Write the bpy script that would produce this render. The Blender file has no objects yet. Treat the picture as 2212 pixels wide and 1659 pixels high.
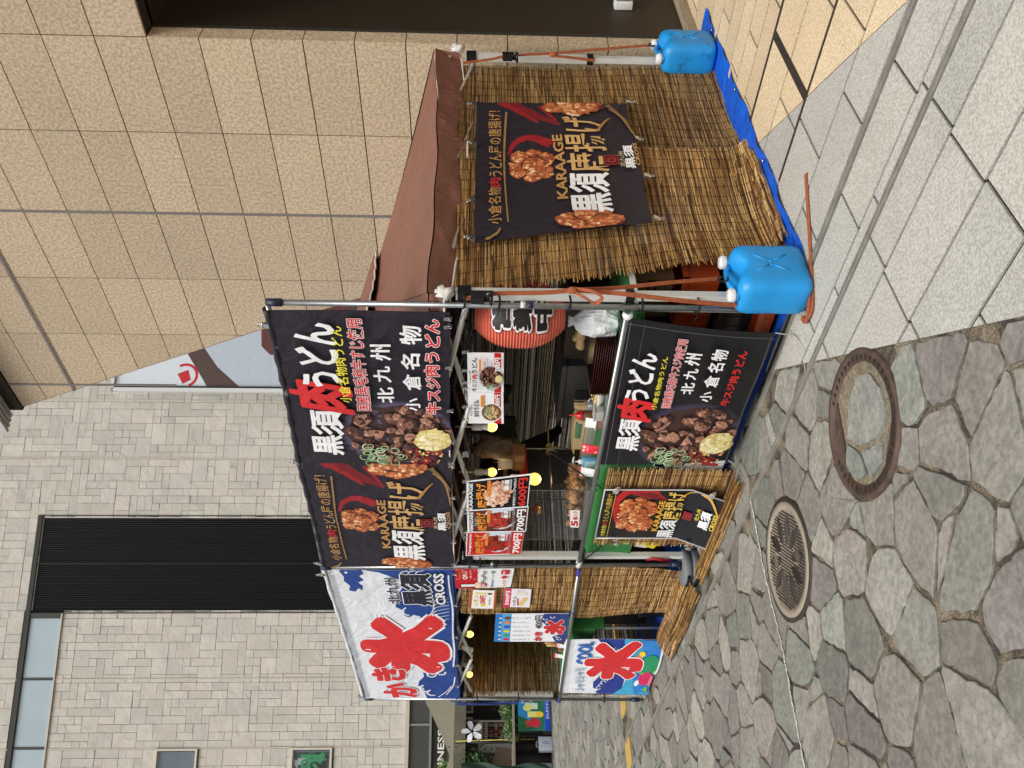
import bpy, bmesh, math, random
import numpy as np
from mathutils import Vector, Matrix
from mathutils.geometry import tessellate_polygon
R = math.radians
sc = bpy.context.scene
COL = sc.collection

# ---------------------------------------------------------------- camera
CAM = (2.9875, -3.2339, 1.70)
YAW, PIT, ROL, FPX = -0.84245, 0.03666, 0.0079, 1779.49     # focal length in px of a 2212 px wide frame
fw = Vector((math.sin(YAW)*math.cos(PIT), math.cos(YAW)*math.cos(PIT), -math.sin(PIT)))
_r = Vector((math.cos(YAW), -math.sin(YAW), 0)); _u = _r.cross(fw)
r2 = _r*math.cos(ROL) + _u*math.sin(ROL); u2 = -_r*math.sin(ROL) + _u*math.cos(ROL)
cd = bpy.data.cameras.new('camera'); cam = bpy.data.objects.new('camera', cd); COL.objects.link(cam)
cd.sensor_width = 36; cd.sensor_fit = 'HORIZONTAL'; cd.lens = 36*FPX/2212; cd.clip_start = 0.05; cd.clip_end = 500
mw = Matrix.Identity(4)
for i, a in enumerate((-u2, r2, -fw)):
    for j in range(3): mw[j][i] = a[j]
mw.translation = Vector(CAM); cam.matrix_world = mw      # the photograph was taken with the camera on its side
sc.camera = cam

# ---------------------------------------------------------------- sky, sun, exposure
SUN_EL, SUN_AZ = R(58), R(150)
w = bpy.data.worlds.new('World'); sc.world = w; w.use_nodes = True
nt = w.node_tree; bg = nt.nodes['Background']; sky = nt.nodes.new('ShaderNodeTexSky')
sky.sky_type = 'NISHITA'; sky.sun_disc = False; sky.sun_elevation = SUN_EL; sky.sun_rotation = SUN_AZ
sky.dust_density = 6.0; sky.air_density = 1.0; sky.ozone_density = 0.6
hs = nt.nodes.new('ShaderNodeHueSaturation'); hs.inputs['Saturation'].default_value = 0.25
nt.links.new(sky.outputs[0], hs.inputs['Color']); nt.links.new(hs.outputs[0], bg.inputs[0]); bg.inputs[1].default_value = 0.15
sl = bpy.data.lights.new('sun', 'SUN'); sl.energy = 1.5; sl.angle = R(30); sl.color = (1, .97, .92)
so = bpy.data.objects.new('sun', sl); COL.objects.link(so)
sd = Vector((math.sin(SUN_AZ)*math.cos(SUN_EL), math.cos(SUN_AZ)*math.cos(SUN_EL), math.sin(SUN_EL)))
so.rotation_euler = sd.to_track_quat('Z', 'Y').to_euler()
sc.view_settings.view_transform = 'Standard'; sc.view_settings.look = 'None'
sc.view_settings.exposure = -0.05; sc.view_settings.gamma = 1
try: sc.view_settings.use_curve_mapping = False
except Exception: pass
sc.cycles.max_bounces = 6; sc.cycles.use_denoising = True; sc.cycles.sample_clamp_indirect = 6

# ---------------------------------------------------------------- helpers
def at(x, y, axis, c):
    """point on the plane (axis = c) seen at pixel x, y of the 2212 x 1659 photograph"""
    d = fw + r2*((1659-y-829.5)/FPX) - u2*((x-1106)/FPX)
    i = 'xyz'.index(axis); t = (c-CAM[i])/d[i]
    return Vector(CAM) + d*t
def lin(c):
    return tuple((v/12.92 if v <= .04045 else ((v+.055)/1.055)**2.4) for v in c)
def C8(r, g, b): return lin((r/255, g/255, b/255))
rnd = random.Random(7)
def tone(g, a, b, c): k = g.uniform(a, b); return lin(tuple(min(1, v/255*k) for v in c))

class MB:
    def __init__(s): s.v = []; s.f = []; s.c = []; s.m = []; s.sm = []
    def add(s, verts, faces, col=(1, 1, 1), mi=0, smooth=False):
        b = len(s.v); s.v += [tuple(x) for x in verts]
        for f in faces:
            s.f.append(tuple(b+i for i in f)); s.c.append(col); s.m.append(mi); s.sm.append(smooth)
        return s
    def box(s, lo, hi, col=(1, 1, 1), mi=0, M=None):
        v = [Vector((x, y, z)) for z in (lo[2], hi[2]) for y in (lo[1], hi[1]) for x in (lo[0], hi[0])]
        if M: v = [M @ q for q in v]
        return s.add(v, [(0, 2, 3, 1), (4, 5, 7, 6), (0, 1, 5, 4), (2, 6, 7, 3), (0, 4, 6, 2), (1, 3, 7, 5)], col, mi)
    def rbox(s, lo, hi, r, col=(1, 1, 1), mi=0, M=None, n=3):
        """box with rounded vertical edges and softened top and bottom rims"""
        cx, cy = (lo[0]+hi[0])/2, (lo[1]+hi[1])/2; hx, hy = (hi[0]-lo[0])/2, (hi[1]-lo[1])/2
        def ring(ins, z):
            rr = max(r-ins, r*.25); out = []
            for q, (sx, sy) in enumerate(((1, 1), (-1, 1), (-1, -1), (1, -1))):
                for k in range(n+1):
                    a = (q + k/n)*math.pi/2
                    out.append(Vector((cx+sx*(hx-ins-rr)+rr*math.cos(a), cy+sy*(hy-ins-rr)+rr*math.sin(a), z)))
            return out
        e = min(r*.5, (hi[2]-lo[2])*.3); rows = [ring(e, lo[2]), ring(e*.25, lo[2]+e*.4), ring(0, lo[2]+e), ring(0, hi[2]-e), ring(e*.25, hi[2]-e*.4), ring(e, hi[2])]
        m = len(rows[0]); vs = [q for rw in rows for q in rw]
        if M: vs = [M @ q for q in vs]
        fs = [(i*m+j, i*m+(j+1) % m, (i+1)*m+(j+1) % m, (i+1)*m+j) for i in range(5) for j in range(m)]
        s.add(vs, fs, col, mi, True); s.f.append(tuple(len(s.v)-m+i for i in range(m))); s.c.append(col); s.m.append(mi); s.sm.append(False)
        s.f.append(tuple(len(s.v)-6*m+i for i in reversed(range(m)))); s.c.append(col); s.m.append(mi); s.sm.append(False)
        return s
    def tube(s, path, r, n=8, col=(1, 1, 1), mi=0, cap=True, smooth=True, flat=1.0):
        path = [Vector(q) for q in path]; rs = r if isinstance(r, (list, tuple)) else [r]*len(path)
        vs = []; pt = None; up = None
        for i, q in enumerate(path):
            a = path[max(i-1, 0)]; b = path[min(i+1, len(path)-1)]; t = (b-a)
            if t.length < 1e-9: t = Vector((0, 0, 1))
            t.normalize()
            if up is None:
                up = Vector((0, 0, 1)) if abs(t.z) < .9 else Vector((0, 1, 0))
            x = up.cross(t)
            if x.length < 1e-6: x = Vector((1, 0, 0)).cross(t)
            x.normalize(); y = t.cross(x); up = y
            for k in range(n):
                an = 2*math.pi*k/n; vs.append(q + x*(math.cos(an)*rs[i]) + y*(math.sin(an)*rs[i]*flat))
        L = len(path)
        fs = [(i*n+k, i*n+(k+1) % n, (i+1)*n+(k+1) % n, (i+1)*n+k) for i in range(L-1) for k in range(n)]
        s.add(vs, fs, col, mi, smooth)
        if cap:
            b = len(s.v)-L*n
            for f in (tuple(b+k for k in reversed(range(n))), tuple(b+(L-1)*n+k for k in range(n))):
                s.f.append(f); s.c.append(col); s.m.append(mi); s.sm.append(False)
        return s
    def lathe(s, c, prof, n=24, col=(1, 1, 1), mi=0, smooth=True, sy=1.0, M=None):
        c = Vector(c); vs = []
        for (r, z) in prof:
            for k in range(n):
                a = 2*math.pi*k/n; q = Vector((r*math.cos(a), r*math.sin(a)*sy, z)); vs.append(c + (M @ q if M else q))
        fs = [(i*n+k, i*n+(k+1) % n, (i+1)*n+(k+1) % n, (i+1)*n+k) for i in range(len(prof)-1) for k in range(n)]
        s.add(vs, fs, col, mi, smooth); return s
    def blob(s, c, rad, seed=0, col=(1, 1, 1), mi=0, nu=10, nv=7, rough=.25):
        g = random.Random(seed); ph = [(g.uniform(1, 4), g.uniform(0, 6), g.uniform(1, 4), g.uniform(0, 6)) for _ in range(3)]
        c = Vector(c); vs = []
        for i in range(nv+1):
            th = math.pi*i/nv
            for k in range(nu):
                a = 2*math.pi*k/nu; d = 1+rough*sum(math.sin(p[0]*2*a/2*2//1*1+p[1]+th*p[2]*1.3)*.4 for p in ph)+(g.uniform(-rough, rough)*.35 if 0 < i < nv else 0)
                vs.append(c+Vector((rad[0]*math.sin(th)*math.cos(a)*d, rad[1]*math.sin(th)*math.sin(a)*d, rad[2]*math.cos(th)*d)))
        fs = [(i*nu+k, i*nu+(k+1) % nu, (i+1)*nu+(k+1) % nu, (i+1)*nu+k) for i in range(nv) for k in range(nu)]
        fs = [f[::-1] for f in fs]
        return s.add(vs, fs, col, mi, True)
    def sheet(s, fn, nu, nv, col=(1, 1, 1), mi=0, smooth=True, flip=False):
        vs = [fn(i/nu, j/nv) for j in range(nv+1) for i in range(nu+1)]
        fs = [(j*(nu+1)+i, j*(nu+1)+i+1, (j+1)*(nu+1)+i+1, (j+1)*(nu+1)+i) for j in range(nv) for i in range(nu)]
        if flip: fs = [f[::-1] for f in fs]
        return s.add(vs, fs, col, mi, smooth)
    def slab(s, pts, z0, z1, col=(1, 1, 1), mi=0):
        """prism over an anticlockwise xy outline"""
        n = len(pts); s.add([(x, y, z1) for x, y in pts], [tuple(range(n))], col, mi)
        b = [(x, y, z0) for x, y in pts]+[(x, y, z1) for x, y in pts]
        return s.add(b, [(i, (i+1) % n, n+(i+1) % n, n+i) for i in range(n)], col, mi)
    def build(s, name, mats, parent=None, origin=None):
        me = bpy.data.meshes.new(name); o0 = Vector((0, 0, 0))
        if parent is not None: o0 = parent.get('_o') and Vector(parent['_o']) or Vector((0, 0, 0))
        if origin is not None: o0 = Vector(origin)
        vs = [(x-o0[0], y-o0[1], z-o0[2]) for x, y, z in s.v]
        me.from_pydata(vs, [], s.f)
        if not isinstance(mats, (list, tuple)): mats = [mats]
        for m in mats: me.materials.append(m)
        me.polygons.foreach_set('material_index', s.m); me.polygons.foreach_set('use_smooth', s.sm)
        ca = me.color_attributes.new('Col', 'FLOAT_COLOR', 'CORNER')
        buf = np.ones((len(me.loops), 4), dtype=np.float32); i = 0
        ct = np.array(s.c, dtype=np.float32).reshape(-1, 3); ln = np.array([len(f) for f in s.f]); buf[:, :3] = np.repeat(ct, ln, axis=0)
        ca.data.foreach_set('color', buf.ravel())
        me.update(); o = bpy.data.objects.new(name, me); COL.objects.link(o)
        if parent is not None: o.parent = parent; o['_o'] = list(o0)
        elif origin is not None: o.location = o0; o['_o'] = list(o0)
        else: o['_o'] = [0, 0, 0]
        return o

def tag(o, label, cat, group=None, kind=None):
    if label: o['label'] = label
    if cat: o['category'] = cat
    if group: o['group'] = group
    if kind: o['kind'] = kind
    return o
def thing(name, label, cat, loc=(0, 0, 0), group=None):
    o = bpy.data.objects.new(name, None); COL.objects.link(o); o.location = loc; o['_o'] = list(loc); o.empty_display_size = .1
    return tag(o, label, cat, group)
def struct(mb, name, mats):
    o = mb.build(name, mats); o['kind'] = 'structure'; return o
def copy_tree(o, parent=None):
    c = o.copy(); COL.objects.link(c); c.parent = parent
    for ch in list(o.children): copy_tree(ch, c)
    return c

# ---------------------------------------------------------------- materials
def mat(name, rgb=(1, 1, 1), rough=.6, metal=0, var=0, vscale=8, bump=0, bscale=40, col=False, coat=0, emit=None, estr=0,
        trans=0, alpha=1, speck=None, dirt=None, spec=.5, subs=0, wrink=0, wscale=5, stretch=None):
    m = bpy.data.materials.new(name); m.use_nodes = True; t = m.node_tree; N = t.nodes; L = t.links
    p = N['Principled BSDF']; p.inputs['Roughness'].default_value = rough; p.inputs['Metallic'].default_value = metal
    p.inputs['Specular IOR Level'].default_value = spec
    p.inputs['Coat Weight'].default_value = coat; p.inputs['Transmission Weight'].default_value = trans; p.inputs['Alpha'].default_value = alpha
    if subs: p.inputs['Subsurface Weight'].default_value = subs
    tc = N.new('ShaderNodeTexCoord'); src = tc.outputs['Object']
    if stretch:
        mp = N.new('ShaderNodeMapping'); mp.inputs['Scale'].default_value = stretch; L.new(src, mp.inputs[0]); src2 = mp.outputs[0]
    else: src2 = src
    if col:
        a = N.new('ShaderNodeVertexColor'); a.layer_name = 'Col'; cur = a.outputs[0]
        if rgb != (1, 1, 1):
            mx = N.new('ShaderNodeMixRGB'); mx.blend_type = 'MULTIPLY'; mx.inputs[0].default_value = 1; L.new(cur, mx.inputs[1]); mx.inputs[2].default_value = (*rgb, 1); cur = mx.outputs[0]
    else:
        a = N.new('ShaderNodeRGB'); a.outputs[0].default_value = (*rgb, 1); cur = a.outputs[0]
    def noise(scale, detail=5, rough_=.6, s=None):
        n = N.new('ShaderNodeTexNoise'); n.inputs['Scale'].default_value = scale; n.inputs['Detail'].default_value = detail; n.inputs['Roughness'].default_value = rough_
        L.new(s or src2, n.inputs['Vector']); return n.outputs[0]
    def mulrange(cur, fac, lo, hi, a0=.3, a1=.7):
        mr = N.new('ShaderNodeMapRange'); mr.inputs['From Min'].default_value = a0; mr.inputs['From Max'].default_value = a1
        mr.inputs['To Min'].default_value = lo; mr.inputs['To Max'].default_value = hi; L.new(fac, mr.inputs[0])
        mx = N.new('ShaderNodeMixRGB'); mx.blend_type = 'MULTIPLY'; mx.inputs[0].default_value = 1; L.new(cur, mx.inputs[1]); L.new(mr.outputs[0], mx.inputs[2]); return mx.outputs[0]
    if var: cur = mulrange(cur, noise(vscale), 1-var, 1+var)
    if speck:                                   # (scale, contrast, [second scale])
        cur = mulrange(cur, noise(speck[0], 2, .5), 1-speck[1], 1+speck[1], .38, .62)
    if dirt:                                    # (scale, threshold, colour, amount)
        cr = N.new('ShaderNodeMapRange'); cr.inputs['From Min'].default_value = dirt[1]; cr.inputs['From Max'].default_value = dirt[1]+.12
        cr.inputs['To Max'].default_value = dirt[3]; L.new(noise(dirt[0], 8, .65), cr.inputs[0])
        mx = N.new('ShaderNodeMixRGB'); L.new(cr.outputs[0], mx.inputs[0]); L.new(cur, mx.inputs[1]); mx.inputs[2].default_value = (*dirt[2], 1); cur = mx.outputs[0]
    L.new(cur, p.inputs['Base Color'])
    last = None
    if bump:
        b = N.new('ShaderNodeBump'); b.inputs['Strength'].default_value = bump; b.inputs['Distance'].default_value = .01; L.new(noise(bscale, 6), b.inputs['Height']); last = b
    if wrink:
        mp = N.new('ShaderNodeMapping'); mp.inputs['Scale'].default_value = (1, 1, 1); L.new(src, mp.inputs[0])
        n = N.new('ShaderNodeTexNoise'); n.inputs['Scale'].default_value = wscale; n.inputs['Detail'].default_value = 3; n.inputs['Distortion'].default_value = 1.2; L.new(mp.outputs[0], n.inputs['Vector'])
        b2 = N.new('ShaderNodeBump'); b2.inputs['Strength'].default_value = wrink; b2.inputs['Distance'].default_value = .05; L.new(n.outputs[0], b2.inputs['Height'])
        if last: L.new(last.outputs[0], b2.inputs['Normal'])
        last = b2
    if last: L.new(last.outputs[0], p.inputs['Normal'])
    if emit: p.inputs['Emission Color'].default_value = (*emit, 1); p.inputs['Emission Strength'].default_value = estr
    return m
M = {}
M['print'] = mat('printed_cloth', rough=.55, col=True, var=.06, vscale=3, wrink=.35, wscale=5)
M['vinyl'] = mat('printed_vinyl', rough=.35, col=True, wrink=.2, wscale=3)
M['board'] = mat('laminated_board', rough=.25, col=True)
M['reed'] = mat('reed', rough=.6, col=True, var=.15, vscale=30)
M['string'] = mat('dark_string', C8(50, 38, 26), .8)
M['steel'] = mat('galvanised_steel', C8(150, 152, 152), .32, .85, var=.15, vscale=20, dirt=(14, .62, C8(80, 78, 74), .4))
M['white_leg'] = mat('white_powder_coat', C8(205, 205, 198), .4, 0, var=.06, vscale=12, dirt=(9, .66, C8(120, 112, 100), .4))
M['navy_cap'] = mat('navy_plastic', C8(28, 36, 62), .45)
M['black_plastic'] = mat('black_plastic', C8(20, 20, 22), .45)
M['black_rubber'] = mat('black_rubber', C8(16, 16, 17), .75)
M['white_plastic'] = mat('white_plastic', C8(225, 225, 222), .35)
M['canopy_brown'] = mat('brown_canopy_cloth', C8(122, 80, 66), .5, 0, var=.1, vscale=3, wrink=.4, wscale=7)
M['canopy_blue'] = mat('blue_canopy_cloth', C8(24, 52, 118), .5, 0, var=.1, wrink=.6, wscale=8)
M['canopy_olive'] = mat('olive_canopy_cloth', C8(112, 108, 92), .6, 0, var=.08, wrink=.4, wscale=3)
M['white_cord'] = mat('white_hem', C8(225, 222, 212), .7)
M['jug'] = mat('blue_polyethylene', C8(30, 146, 214), .42, 0, var=.07, vscale=5, bump=.08, bscale=60, dirt=(14, .66, C8(40, 96, 130), .35))
M['jug_dirty'] = mat('scuffed_blue_polyethylene', C8(26, 138, 205), .42, 0, var=.08, vscale=6, dirt=(9, .56, C8(30, 60, 80), .65))
M['strap'] = mat('orange_strap', C8(156, 82, 46), .85, 0, var=.25, vscale=25, bump=.3, bscale=200)
M['tarp'] = mat('blue_tarpaulin', C8(20, 92, 205), .4, 0, var=.12, vscale=14, wrink=.6, wscale=9, bump=.2, bscale=150)
M['turf'] = mat('green_turf', C8(52, 128, 62), .95, 0, var=.25, vscale=90, bump=1.0, bscale=260)
M['chrome'] = mat('bright_metal', C8(200, 200, 200), .2, .95)
M['darkcloth'] = mat('black_cloth', C8(18, 18, 20), .9, 0, wrink=.4, wscale=9)
M['stone'] = mat('flagstone', rough=.85, col=True, var=.14, vscale=5, speck=(38, .16), bump=.8, bscale=26, dirt=(48, .59, C8(92, 86, 80), .55), wrink=.5, wscale=4)
M['mortar'] = mat('mortar', C8(128, 116, 96), .95, 0, var=.5, vscale=14, speck=(110, .45), bump=.9, bscale=60, dirt=(7, .43, C8(54, 48, 42), .93))
M['granite'] = mat('granite_slab', rough=.75, col=True, var=.06, vscale=2.2, speck=(95, .2), bump=.12, bscale=120, dirt=(1.6, .6, C8(190, 178, 150), .22))
M['joint'] = mat('dark_joint', C8(44, 40, 36), .95, var=.3, vscale=30)
M['wallpanel'] = mat('tan_granite_panel', rough=.7, col=True, var=.06, vscale=.9, speck=(42, .21), bump=.12, bscale=60, dirt=(.9, .60, C8(150, 132, 108), .3))
M['dark_metal'] = mat('dark_brown_metal', C8(52, 42, 30), .55, .1, var=.08, vscale=2)
M['grey_joint'] = mat('grey_sealant', C8(118, 112, 108), .7)
M['ashlar'] = mat('split_stone_tile', rough=.85, col=True, var=.08, vscale=2.5, bump=.8, bscale=9, wrink=.45, wscale=2.4)
M['louver'] = mat('black_ribbed_metal', C8(30, 30, 31), .45, .3)
M['glass_blue'] = mat('sky_reflecting_glass', C8(170, 186, 192), .12, .1, var=.06, vscale=.6)
M['glass_dark'] = mat('dark_glass', C8(52, 54, 50), .08, 0, spec=.9)
M['iron_rust'] = mat('rusty_iron', C8(92, 74, 62), .7, .3, var=.3, vscale=14, bump=.5, bscale=60, dirt=(12, .5, C8(62, 54, 50), .7))
M['sandy'] = mat('sandy_cement', C8(122, 112, 92), .95, 0, var=.35, vscale=18, speck=(90, .3), bump=.8, bscale=50, dirt=(9, .55, C8(84, 68, 48), .7))
M['iron_pale'] = mat('worn_pale_iron', C8(150, 140, 122), .65, .1, var=.12, vscale=12, bump=.2, bscale=80)
M['iron_dark'] = mat('dark_iron', C8(58, 50, 44), .7, .3, var=.25, vscale=20)
M['flat'] = mat('painted_colours', rough=.5, col=True)
M['gloss'] = mat('glossy_colours', rough=.22, col=True)
M['rope'] = mat('grey_cord', C8(150, 146, 136), .9)
M['leaf'] = mat('leaf', rough=.6, col=True, var=.2, vscale=20)

# ---------------------------------------------------------------- printed sheets (banners, boards, labels)
_gc = {}
def glyph(s, bold):
    k = (s, round(bold, 3))
    if k in _gc: return _gc[k]
    cu = bpy.data.curves.new('t', 'FONT'); cu.body = s; cu.size = 1; cu.offset = bold; cu.resolution_u = 2; cu.space_line = .92
    ob = bpy.data.objects.new('t', cu); COL.objects.link(ob); dg = bpy.context.evaluated_depsgraph_get(); dg.update()
    me = bpy.data.meshes.new_from_object(ob.evaluated_get(dg)); v = [(q.co.x, q.co.y) for q in me.vertices]; f = [tuple(q.vertices) for q in me.polygons]
    bpy.data.objects.remove(ob); bpy.data.curves.remove(cu); bpy.data.meshes.remove(me)
    _gc[k] = (v, f); return _gc[k]
def bbox(v): xs = [q[0] for q in v]; ys = [q[1] for q in v]; return min(xs), min(ys), max(xs), max(ys)
DZ = .00035
class Print:
    """flat artwork in sheet coordinates: s rightwards, t downwards, both 0..1"""
    def __init__(s, w, h, base, seed=1):
        s.w, s.h = w, h; s.e = []; s.z = 0; s.g = random.Random(seed); s.rect(0, 0, 1, 1, base); s.base = base
    def poly(s, pts, col, up=1.0):
        s.z += up
        tr = tessellate_polygon([[Vector((x*s.w, y*s.h, 0)) for x, y in pts]])
        s.e.append(([(x*s.w, y*s.h) for x, y in pts], [tuple(t) for t in tr], col, s.z)); return s
    def rect(s, a, b, c, d, col): s.z += 1; s.e.append(([(a*s.w, b*s.h), (c*s.w, b*s.h), (c*s.w, d*s.h), (a*s.w, d*s.h)], [(0, 1, 2, 3)], col, s.z)); return s
    def ell(s, cx, cy, rx, ry, col, n=20, up=1.0, rough=0, a0=0, rot=0):
        pts = []
        for k in range(n):
            a = 2*math.pi*k/n; q = 1+s.g.uniform(-rough, rough); x = rx*q*math.cos(a)*s.w; y = ry*q*math.sin(a)*s.h
            x, y = x*math.cos(rot)-y*math.sin(rot), x*math.sin(rot)+y*math.cos(rot); pts.append((cx+x/s.w, cy+y/s.h))
        return s.poly(pts, col, up)
    def ring(s, cx, cy, rx, ry, th, col, n=16, a0=0, a1=2*math.pi, up=1.0):
        s.z += up; v = []; m = n+1
        for k in range(m):
            a = a0+(a1-a0)*k/n
            for q in (1, 1-th): v.append(((cx+rx*q*math.cos(a))*s.w, (cy+ry*q*math.sin(a))*s.h))
        s.e.append((v, [(2*k, 2*k+1, 2*k+3, 2*k+2) for k in range(n)], col, s.z)); return s
    def stroke(s, pts, w0, w1, col, rough=.15, up=1.0, n=14):
        """tapered brush stroke through points"""
        P = []
        for k in range(n+1):
            u = k/n*(len(pts)-1); i = min(int(u), len(pts)-2); f = u-i
            p0 = pts[max(i-1, 0)]; p1 = pts[i]; p2 = pts[i+1]; p3 = pts[min(i+2, len(pts)-1)]
            P.append(tuple(.5*((2*p1[j])+(-p0[j]+p2[j])*f+(2*p0[j]-5*p1[j]+4*p2[j]-p3[j])*f*f+(-p0[j]+3*p1[j]-3*p2[j]+p3[j])*f**3)*(s.w if j == 0 else s.h) for j in (0, 1)))
        A = []; B = []
        for k in range(n+1):
            a = P[max(k-1, 0)]; b = P[min(k+1, n)]; dx, dy = b[0]-a[0], b[1]-a[1]; L = math.hypot(dx, dy) or 1
            f = k/n; wd = (w0*(1-f)+w1*f)*s.h*(1+s.g.uniform(-rough, rough))
            A.append((P[k][0]-dy/L*wd, P[k][1]+dx/L*wd)); B.append((P[k][0]+dy/L*wd, P[k][1]-dx/L*wd))
        s.z += up; v = A+B; m = n+1
        s.e.append((v, [(k, k+1, m+k+1, m+k) for k in range(n)], col, s.z)); return s
    def text(s, tx, a, b, c, d, col, bold=.012, out=None, shear=0, rot=0, shade=None):
        """text fitted to the box a..c, b..d ; out = (colour, width)"""
        v0, f0 = glyph(tx, min(bold, .012)); x0, y0, x1, y1 = bbox(v0); e_ = max(0, bold-.012); x0 -= e_; x1 += e_; y0 -= e_; y1 += e_; kx = (c-a)*s.w/(x1-x0); ky = (d-b)*s.h/(y1-y0)
        mx, my = (a+c)/2*s.w, (b+d)/2*s.h
        def put(v):
            o = []
            for x, y in v:
                X = (x-(x0+x1)/2)*kx; Y = -(y-(y0+y1)/2)*ky; X += -Y*shear
                o.append((mx+X*math.cos(rot)-Y*math.sin(rot), my+X*math.sin(rot)+Y*math.cos(rot)))
            return o
        def lay(b_, colr):
            b0 = min(b_, .012); v, f = glyph(tx, b0); q = put(v); s.z += .6; r_ = b_-b0
            if r_ > .001:
                rx, ry = r_*kx, r_*ky; N_ = 12 if r_ > .03 else 8
                for k in range(N_):
                    a_ = 2*math.pi*k/N_; s.z += .05; s.e.append(([(x+rx*math.cos(a_), y+ry*math.sin(a_)) for x, y in q], f, colr, s.z))
            s.z += .05; s.e.append((q, f, colr, s.z))
        for oc in (out if out and isinstance(out[0], tuple) and isinstance(out[0][0], tuple) else ([out] if out else [])):
            lay(bold+oc[1], oc[0])
        lay(bold, col); return s
    def crumbs(s, cx, cy, rx, ry, pal, n, sz, light=(-.5, -.6), rough=.35, asp=1.0):
        """a pile of crisp lumps, painted as many small flecks"""
        for i in range(n):
            a = s.g.uniform(0, 6.283); q = math.sqrt(s.g.random())*.95
            x, y = math.cos(a)*q, math.sin(a)*q
            l = (x*light[0]+y*light[1])*.6+s.g.uniform(-.55, .55); idx = int((l*.5+.5)*len(pal)); idx = max(0, min(len(pal)-1, idx))
            z = sz*s.g.uniform(.5, 1.3); s.ell(cx+x*rx, cy+y*ry, z*rx, z*ry*s.g.uniform(.5, 1)*asp, pal[idx], n=6, up=.03, rough=rough, rot=s.g.uniform(0, 3))
        return s
    def karaage(s, cx, cy, rx, ry, k=7, pal=None, seed=3, dens=46, lumps=None):
        pal = pal or [C8(84, 38, 20), C8(130, 62, 32), C8(170, 88, 48), C8(198, 116, 68), C8(220, 150, 98), C8(238, 188, 138), C8(248, 218, 178)]
        g = random.Random(seed)
        L = lumps or [(-.5, .05, .36), (.5, .1, .36), (0, -.35, .42), (-.35, -.45, .3), (.45, -.38, .34), (-.4, .52, .34), (.3, .55, .36), (0, .15, .45)][:k+1]
        for (x, y, q) in L:
            s.ell(cx+x*rx, cy+y*ry, q*rx*1.05, q*ry*1.05, pal[0], n=14, rough=.12, up=.2)
            s.ell(cx+x*rx-.02*rx, cy+y*ry-.02*ry, q*rx*.97, q*ry*.97, pal[2], n=14, rough=.14, up=.2)
            s.crumbs(cx+x*rx, cy+y*ry, q*rx*.97, q*ry*.97, pal, dens, .2)
        return s
    def beef(s, cx, cy, rx, ry, seed=5, halo=None):
        g = random.Random(seed)
        if halo:
            for k in range(9): f = k/8; s.ell(cx, cy, rx*(1.16-.16*f), ry*(1.16-.16*f), tuple(halo[0][i]*(1-f)+halo[1][i]*f for i in range(3)), n=36, up=.12)
        s.ell(cx, cy, rx*.97, ry*.97, C8(66, 44, 40), n=26, rough=.06, up=.3)
        pal = [C8(56, 34, 30), C8(98, 62, 50), C8(140, 94, 76), C8(172, 122, 100), C8(200, 152, 128), C8(228, 190, 168)]
        for i in range(80):
            a = g.uniform(0, 6.28); q = math.sqrt(g.random())*.92; x, y = cx+math.cos(a)*q*rx, cy+math.sin(a)*q*ry
            zx, zy = rx*g.uniform(.1, .22), ry*g.uniform(.07, .15); b = g.choice((1, 2, 2, 3, 3)); ro = g.uniform(-1, 1)
            s.ell(x+.01*rx, y+.03*ry, zx, zy, pal[0], n=9, rough=.25, up=.12, rot=ro); s.ell(x, y, zx*.9, zy*.85, pal[b], n=7, rough=.4, up=.12, rot=ro)
            s.ell(x-.03*rx, y-.03*ry, zx*.55, zy*.3, pal[b+1], n=6, rough=.5, up=.12, rot=ro)
            for _ in range(3): s.stroke([(x+g.uniform(-.7, .7)*zx, y+g.uniform(-.6, .6)*zy), (x+g.uniform(-.7, .7)*zx, y+g.uniform(-.6, .6)*zy)], .004, .002, pal[max(0, b-g.randrange(0, 3))], n=2, up=.06)
            if g.random() < .6: s.ell(x-.04*rx, y-.04*ry, zx*.16, zy*.13, pal[min(b+3, 5)], n=6, rough=.3, up=.1, rot=ro)
        return s
    def toppings(s, on, ch, gi, seed=9):
        """onion rings, chilli and grated ginger, each (cx, cy, rx, ry)"""
        g = random.Random(seed)
        if ch:
            for i in range(110):
                a = g.uniform(0, 6.28); q = math.sqrt(g.random()); z = g.uniform(.06, .14)
                s.ell(ch[0]+math.cos(a)*q*ch[2], ch[1]+math.sin(a)*q*ch[3], ch[2]*z*.9, ch[3]*z*.8, g.choice([C8(120, 24, 22), C8(150, 34, 28), C8(96, 16, 18), C8(176, 52, 34), C8(226, 190, 120)]), n=6, rough=.2, up=.05)
        if on:
            for i in range(26):
                a = g.uniform(0, 6.28); q = math.sqrt(g.random()); z = g.uniform(.16, .32); x, y = on[0]+math.cos(a)*q*on[2], on[1]+math.sin(a)*q*on[3]
                st = g.uniform(0, 6.28); ln = g.uniform(3.5, 6.28)
                s.ring(x, y, on[2]*z, on[3]*z*.8, .34, g.choice([C8(60, 110, 52), C8(96, 146, 84), C8(40, 84, 40)]), a0=st, a1=st+ln, up=.15)
                s.ring(x, y, on[2]*z*.93, on[3]*z*.74, .2, g.choice([C8(196, 214, 176), C8(222, 232, 206), C8(150, 186, 130)]), a0=st, a1=st+ln, up=.15)
        if gi:
            s.ell(gi[0], gi[1], gi[2], gi[3], C8(206, 186, 110), n=18, rough=.1, up=.3)
            s.crumbs(gi[0], gi[1], gi[2]*.95, gi[3]*.95, [C8(196, 172, 96), C8(222, 204, 132), C8(236, 222, 160), C8(244, 234, 186), C8(250, 242, 210)], 90, .17)
        return s
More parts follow.
